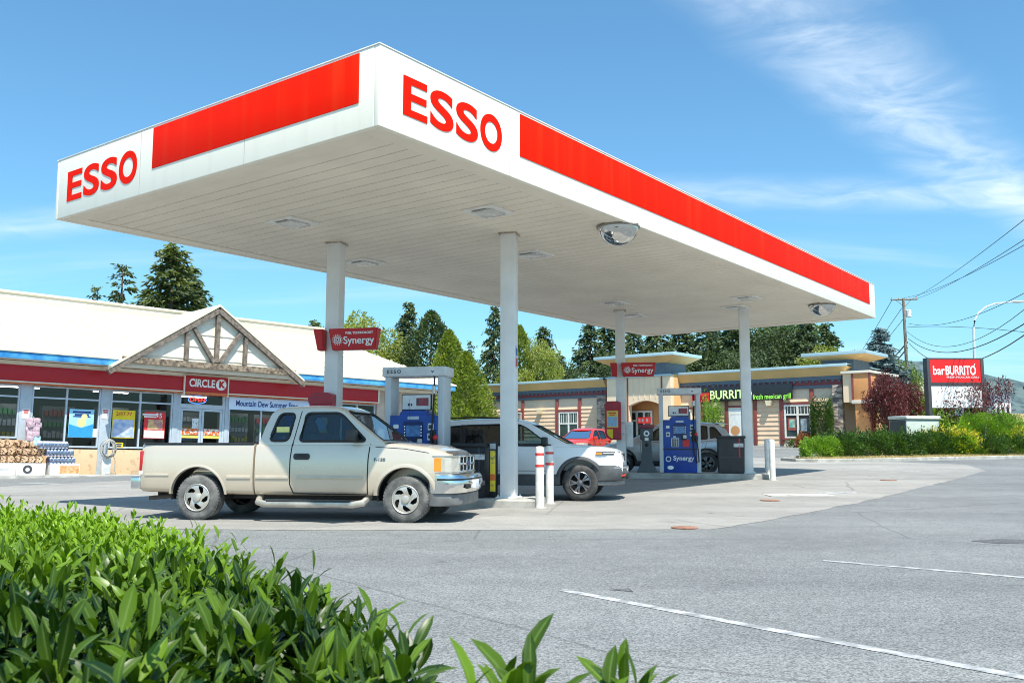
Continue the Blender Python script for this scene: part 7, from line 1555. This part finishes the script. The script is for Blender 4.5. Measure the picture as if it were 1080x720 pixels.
def hedge(root_label, edge, y0, y1, xleft, zt, n, seed, name, extra=()):
    r = np.random.default_rng(seed); B = []; Dd = []; U = []; Ln = []; Tn = []; stems = MB()
    def shoot(p, ax, k, size, tint):
        for i in range(k):
            q = i / max(1, k - 1); a = i * 2.4 + r.random() * .6; tilt = .25 + (1 - q) * .85 + r.normal(0, .13)
            s1 = np.cross(ax, [.3, .9, .1]); s1 /= np.linalg.norm(s1); s2 = np.cross(ax, s1); o = s1 * math.cos(a) + s2 * math.sin(a)
            B.append(p + ax * (-.085 * (1 - q)) + o * .006); d_ = ax * math.cos(tilt) + o * math.sin(tilt); Dd.append(d_); U.append(ax - o * .2)
            Ln.append(size * r.uniform(.75, 1.15) * (1 - .25 * q)); Tn.append(np.clip(tint + .16 * q + r.normal(0, .1), 0, 1))
    for _ in range(n):
        y = y0 + (y1 - y0) * r.random() ** .62; xe = edge(y); x = xe - (xe - xleft(y)) * r.random() ** 1.15
        dx = (xe - x); z = zt(x, y) - .30 * math.exp(-dx / .10) * r.random() + r.normal(0, .028) - .13 * max(0, mnoise.noise(Vector((x * 5, y * 5, seed))) - .05)
        if dx < .05: z -= r.random() * .55
        ax = np.array([r.normal(0, .22) + .35 * math.exp(-dx / .12), r.normal(0, .22), 1.0]); ax /= np.linalg.norm(ax)
        new = r.random() < .22 + .25 * sstep(2.2, 3.2, y)
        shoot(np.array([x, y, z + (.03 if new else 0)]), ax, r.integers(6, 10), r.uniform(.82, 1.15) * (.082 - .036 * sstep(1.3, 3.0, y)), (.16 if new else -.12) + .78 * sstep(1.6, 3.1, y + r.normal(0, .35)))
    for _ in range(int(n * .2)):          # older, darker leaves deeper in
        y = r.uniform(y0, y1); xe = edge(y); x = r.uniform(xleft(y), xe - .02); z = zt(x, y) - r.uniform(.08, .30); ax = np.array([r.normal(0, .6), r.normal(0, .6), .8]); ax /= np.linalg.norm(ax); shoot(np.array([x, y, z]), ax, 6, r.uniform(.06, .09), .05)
    for (p, ax, k, sz, tn) in extra:
        ax = np.array(ax, float); ax /= np.linalg.norm(ax); shoot(np.array(p, float), ax, k, sz, tn); q = np.array(p) - ax * .35; stems.tube([tuple(q), tuple(np.array(p) - ax * .1), tuple(np.array(p))], [.006, .0045, .003], 5)
    B = np.array(B); Dd = np.array(Dd); U = np.array(U); Ln = np.array(Ln); V, F = leaves(B, Dd, U, Ln, Ln * r.uniform(.23, .33, len(Ln)), r.uniform(.1, .9, len(Ln)), .32)
    o = thing(name, root_label, 'hedge', (edge((y0 + y1) / 2) - .6, (y0 + y1) / 2, 0)); me = pymesh('foliage', V, F, L_LAU, np.repeat(np.array(Tn), (NL - 1) * 2), smooth=True); me.transform(Matrix.Translation(-o.location)); ra = me.attributes.new('rib', 'FLOAT', 'POINT'); ra.data.foreach_set('value', np.tile(np.array([0, 1, 0] * NL, dtype=np.float32), len(B))); link('foliage', me, o)
    for _ in range(90):
        y = r.uniform(y0, y1); x = r.uniform(max(xleft(y), edge(y) - 1.8), edge(y) - .08); z = zt(x, y); stems.tube([(x + r.normal(0, .08), y + r.normal(0, .08), 0), (x + r.normal(0, .05), y, z * .5), (x, y, z - .06)], [.012, .009, .004], 5)
    ms = stems.mesh('stems', mat('laurel_stem', (.16, .20, .07), .6, c2=(.12, .08, .05), scale=6)); ms.transform(Matrix.Translation(-o.location)); link('stems', ms, o); return o
def edge(y): return float(np.interp(y, [.6, 1.3, 1.75, 2.15, 2.8, 3.4, 3.9, 4.3], [.10, -.04, -.22, -.45, -.82, -1.18, -1.65, -2.3]))
def zt(x, y): return .885 + .035 * mnoise.noise(Vector((x * 1.7, y * 1.7, 3))) + .02 * mnoise.noise(Vector((x * 6, y * 6, 8)))
def tip(u, v, y): p = D(u, v, y); return (p.x, p.y, p.z)
ex = []
for (u, v, y, k, sz, tn) in ((332, 612, 1.88, 7, .085, .6), (352, 625, 2.0, 6, .1, .45), (395, 625, 1.9, 6, .11, .3), (425, 640, 1.8, 6, .11, .2), (135, 548, 3.9, 6, .1, .6)):
    p = tip(u, v, y); ex.append(((p[0], p[1], p[2] - .05), (.1, .05, 1), k, sz, tn))
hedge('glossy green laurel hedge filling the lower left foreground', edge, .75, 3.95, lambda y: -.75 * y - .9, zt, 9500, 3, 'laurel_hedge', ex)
ex = []
for (u, v, y, k, sz, tn) in ((548, 668, 1.12, 8, .098, .2), (540, 700, 1.08, 7, .10, .1), (655, 682, 1.18, 8, .098, .2), (672, 706, 1.14, 7, .10, .1), (585, 712, 1.05, 5, .095, .15), (505, 705, 1.05, 6, .105, .35), (478, 712, .98, 5, .11, .3), (625, 716, 1.1, 5, .09, .45), (690, 722, 1.12, 6, .09, .2), (560, 690, 1.1, 8, .095, .1), (530, 690, 1.14, 7, .09, .1), (515, 716, 1.06, 8, .09, .1), (556, 716, 1.06, 8, .09, .1), (640, 700, 1.15, 8, .09, .1), (660, 716, 1.1, 8, .09, .1), (676, 690, 1.18, 6, .085, .15), (604, 724, 1.04, 6, .08, .1)):
    p = tip(u, v, y); ex.append(((p[0], p[1], p[2] - .045), (rng.normal(0, .12), rng.normal(0, .1), 1), k, sz, tn))
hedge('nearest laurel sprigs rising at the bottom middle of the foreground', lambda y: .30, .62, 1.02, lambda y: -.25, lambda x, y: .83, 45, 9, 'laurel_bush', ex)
M_SOIL = mat('soil', (.10, .075, .05), .95, c2=(.05, .04, .03), scale=6, bump=.6)
struct(patch('planting_soil', [(-7, -1), (.2, -1), (.2, 1.0), (-.02, 1.6), (-1.3, 3.9), (-2.0, 4.6), (-7, 4.6)], M_SOIL, .02, .5))
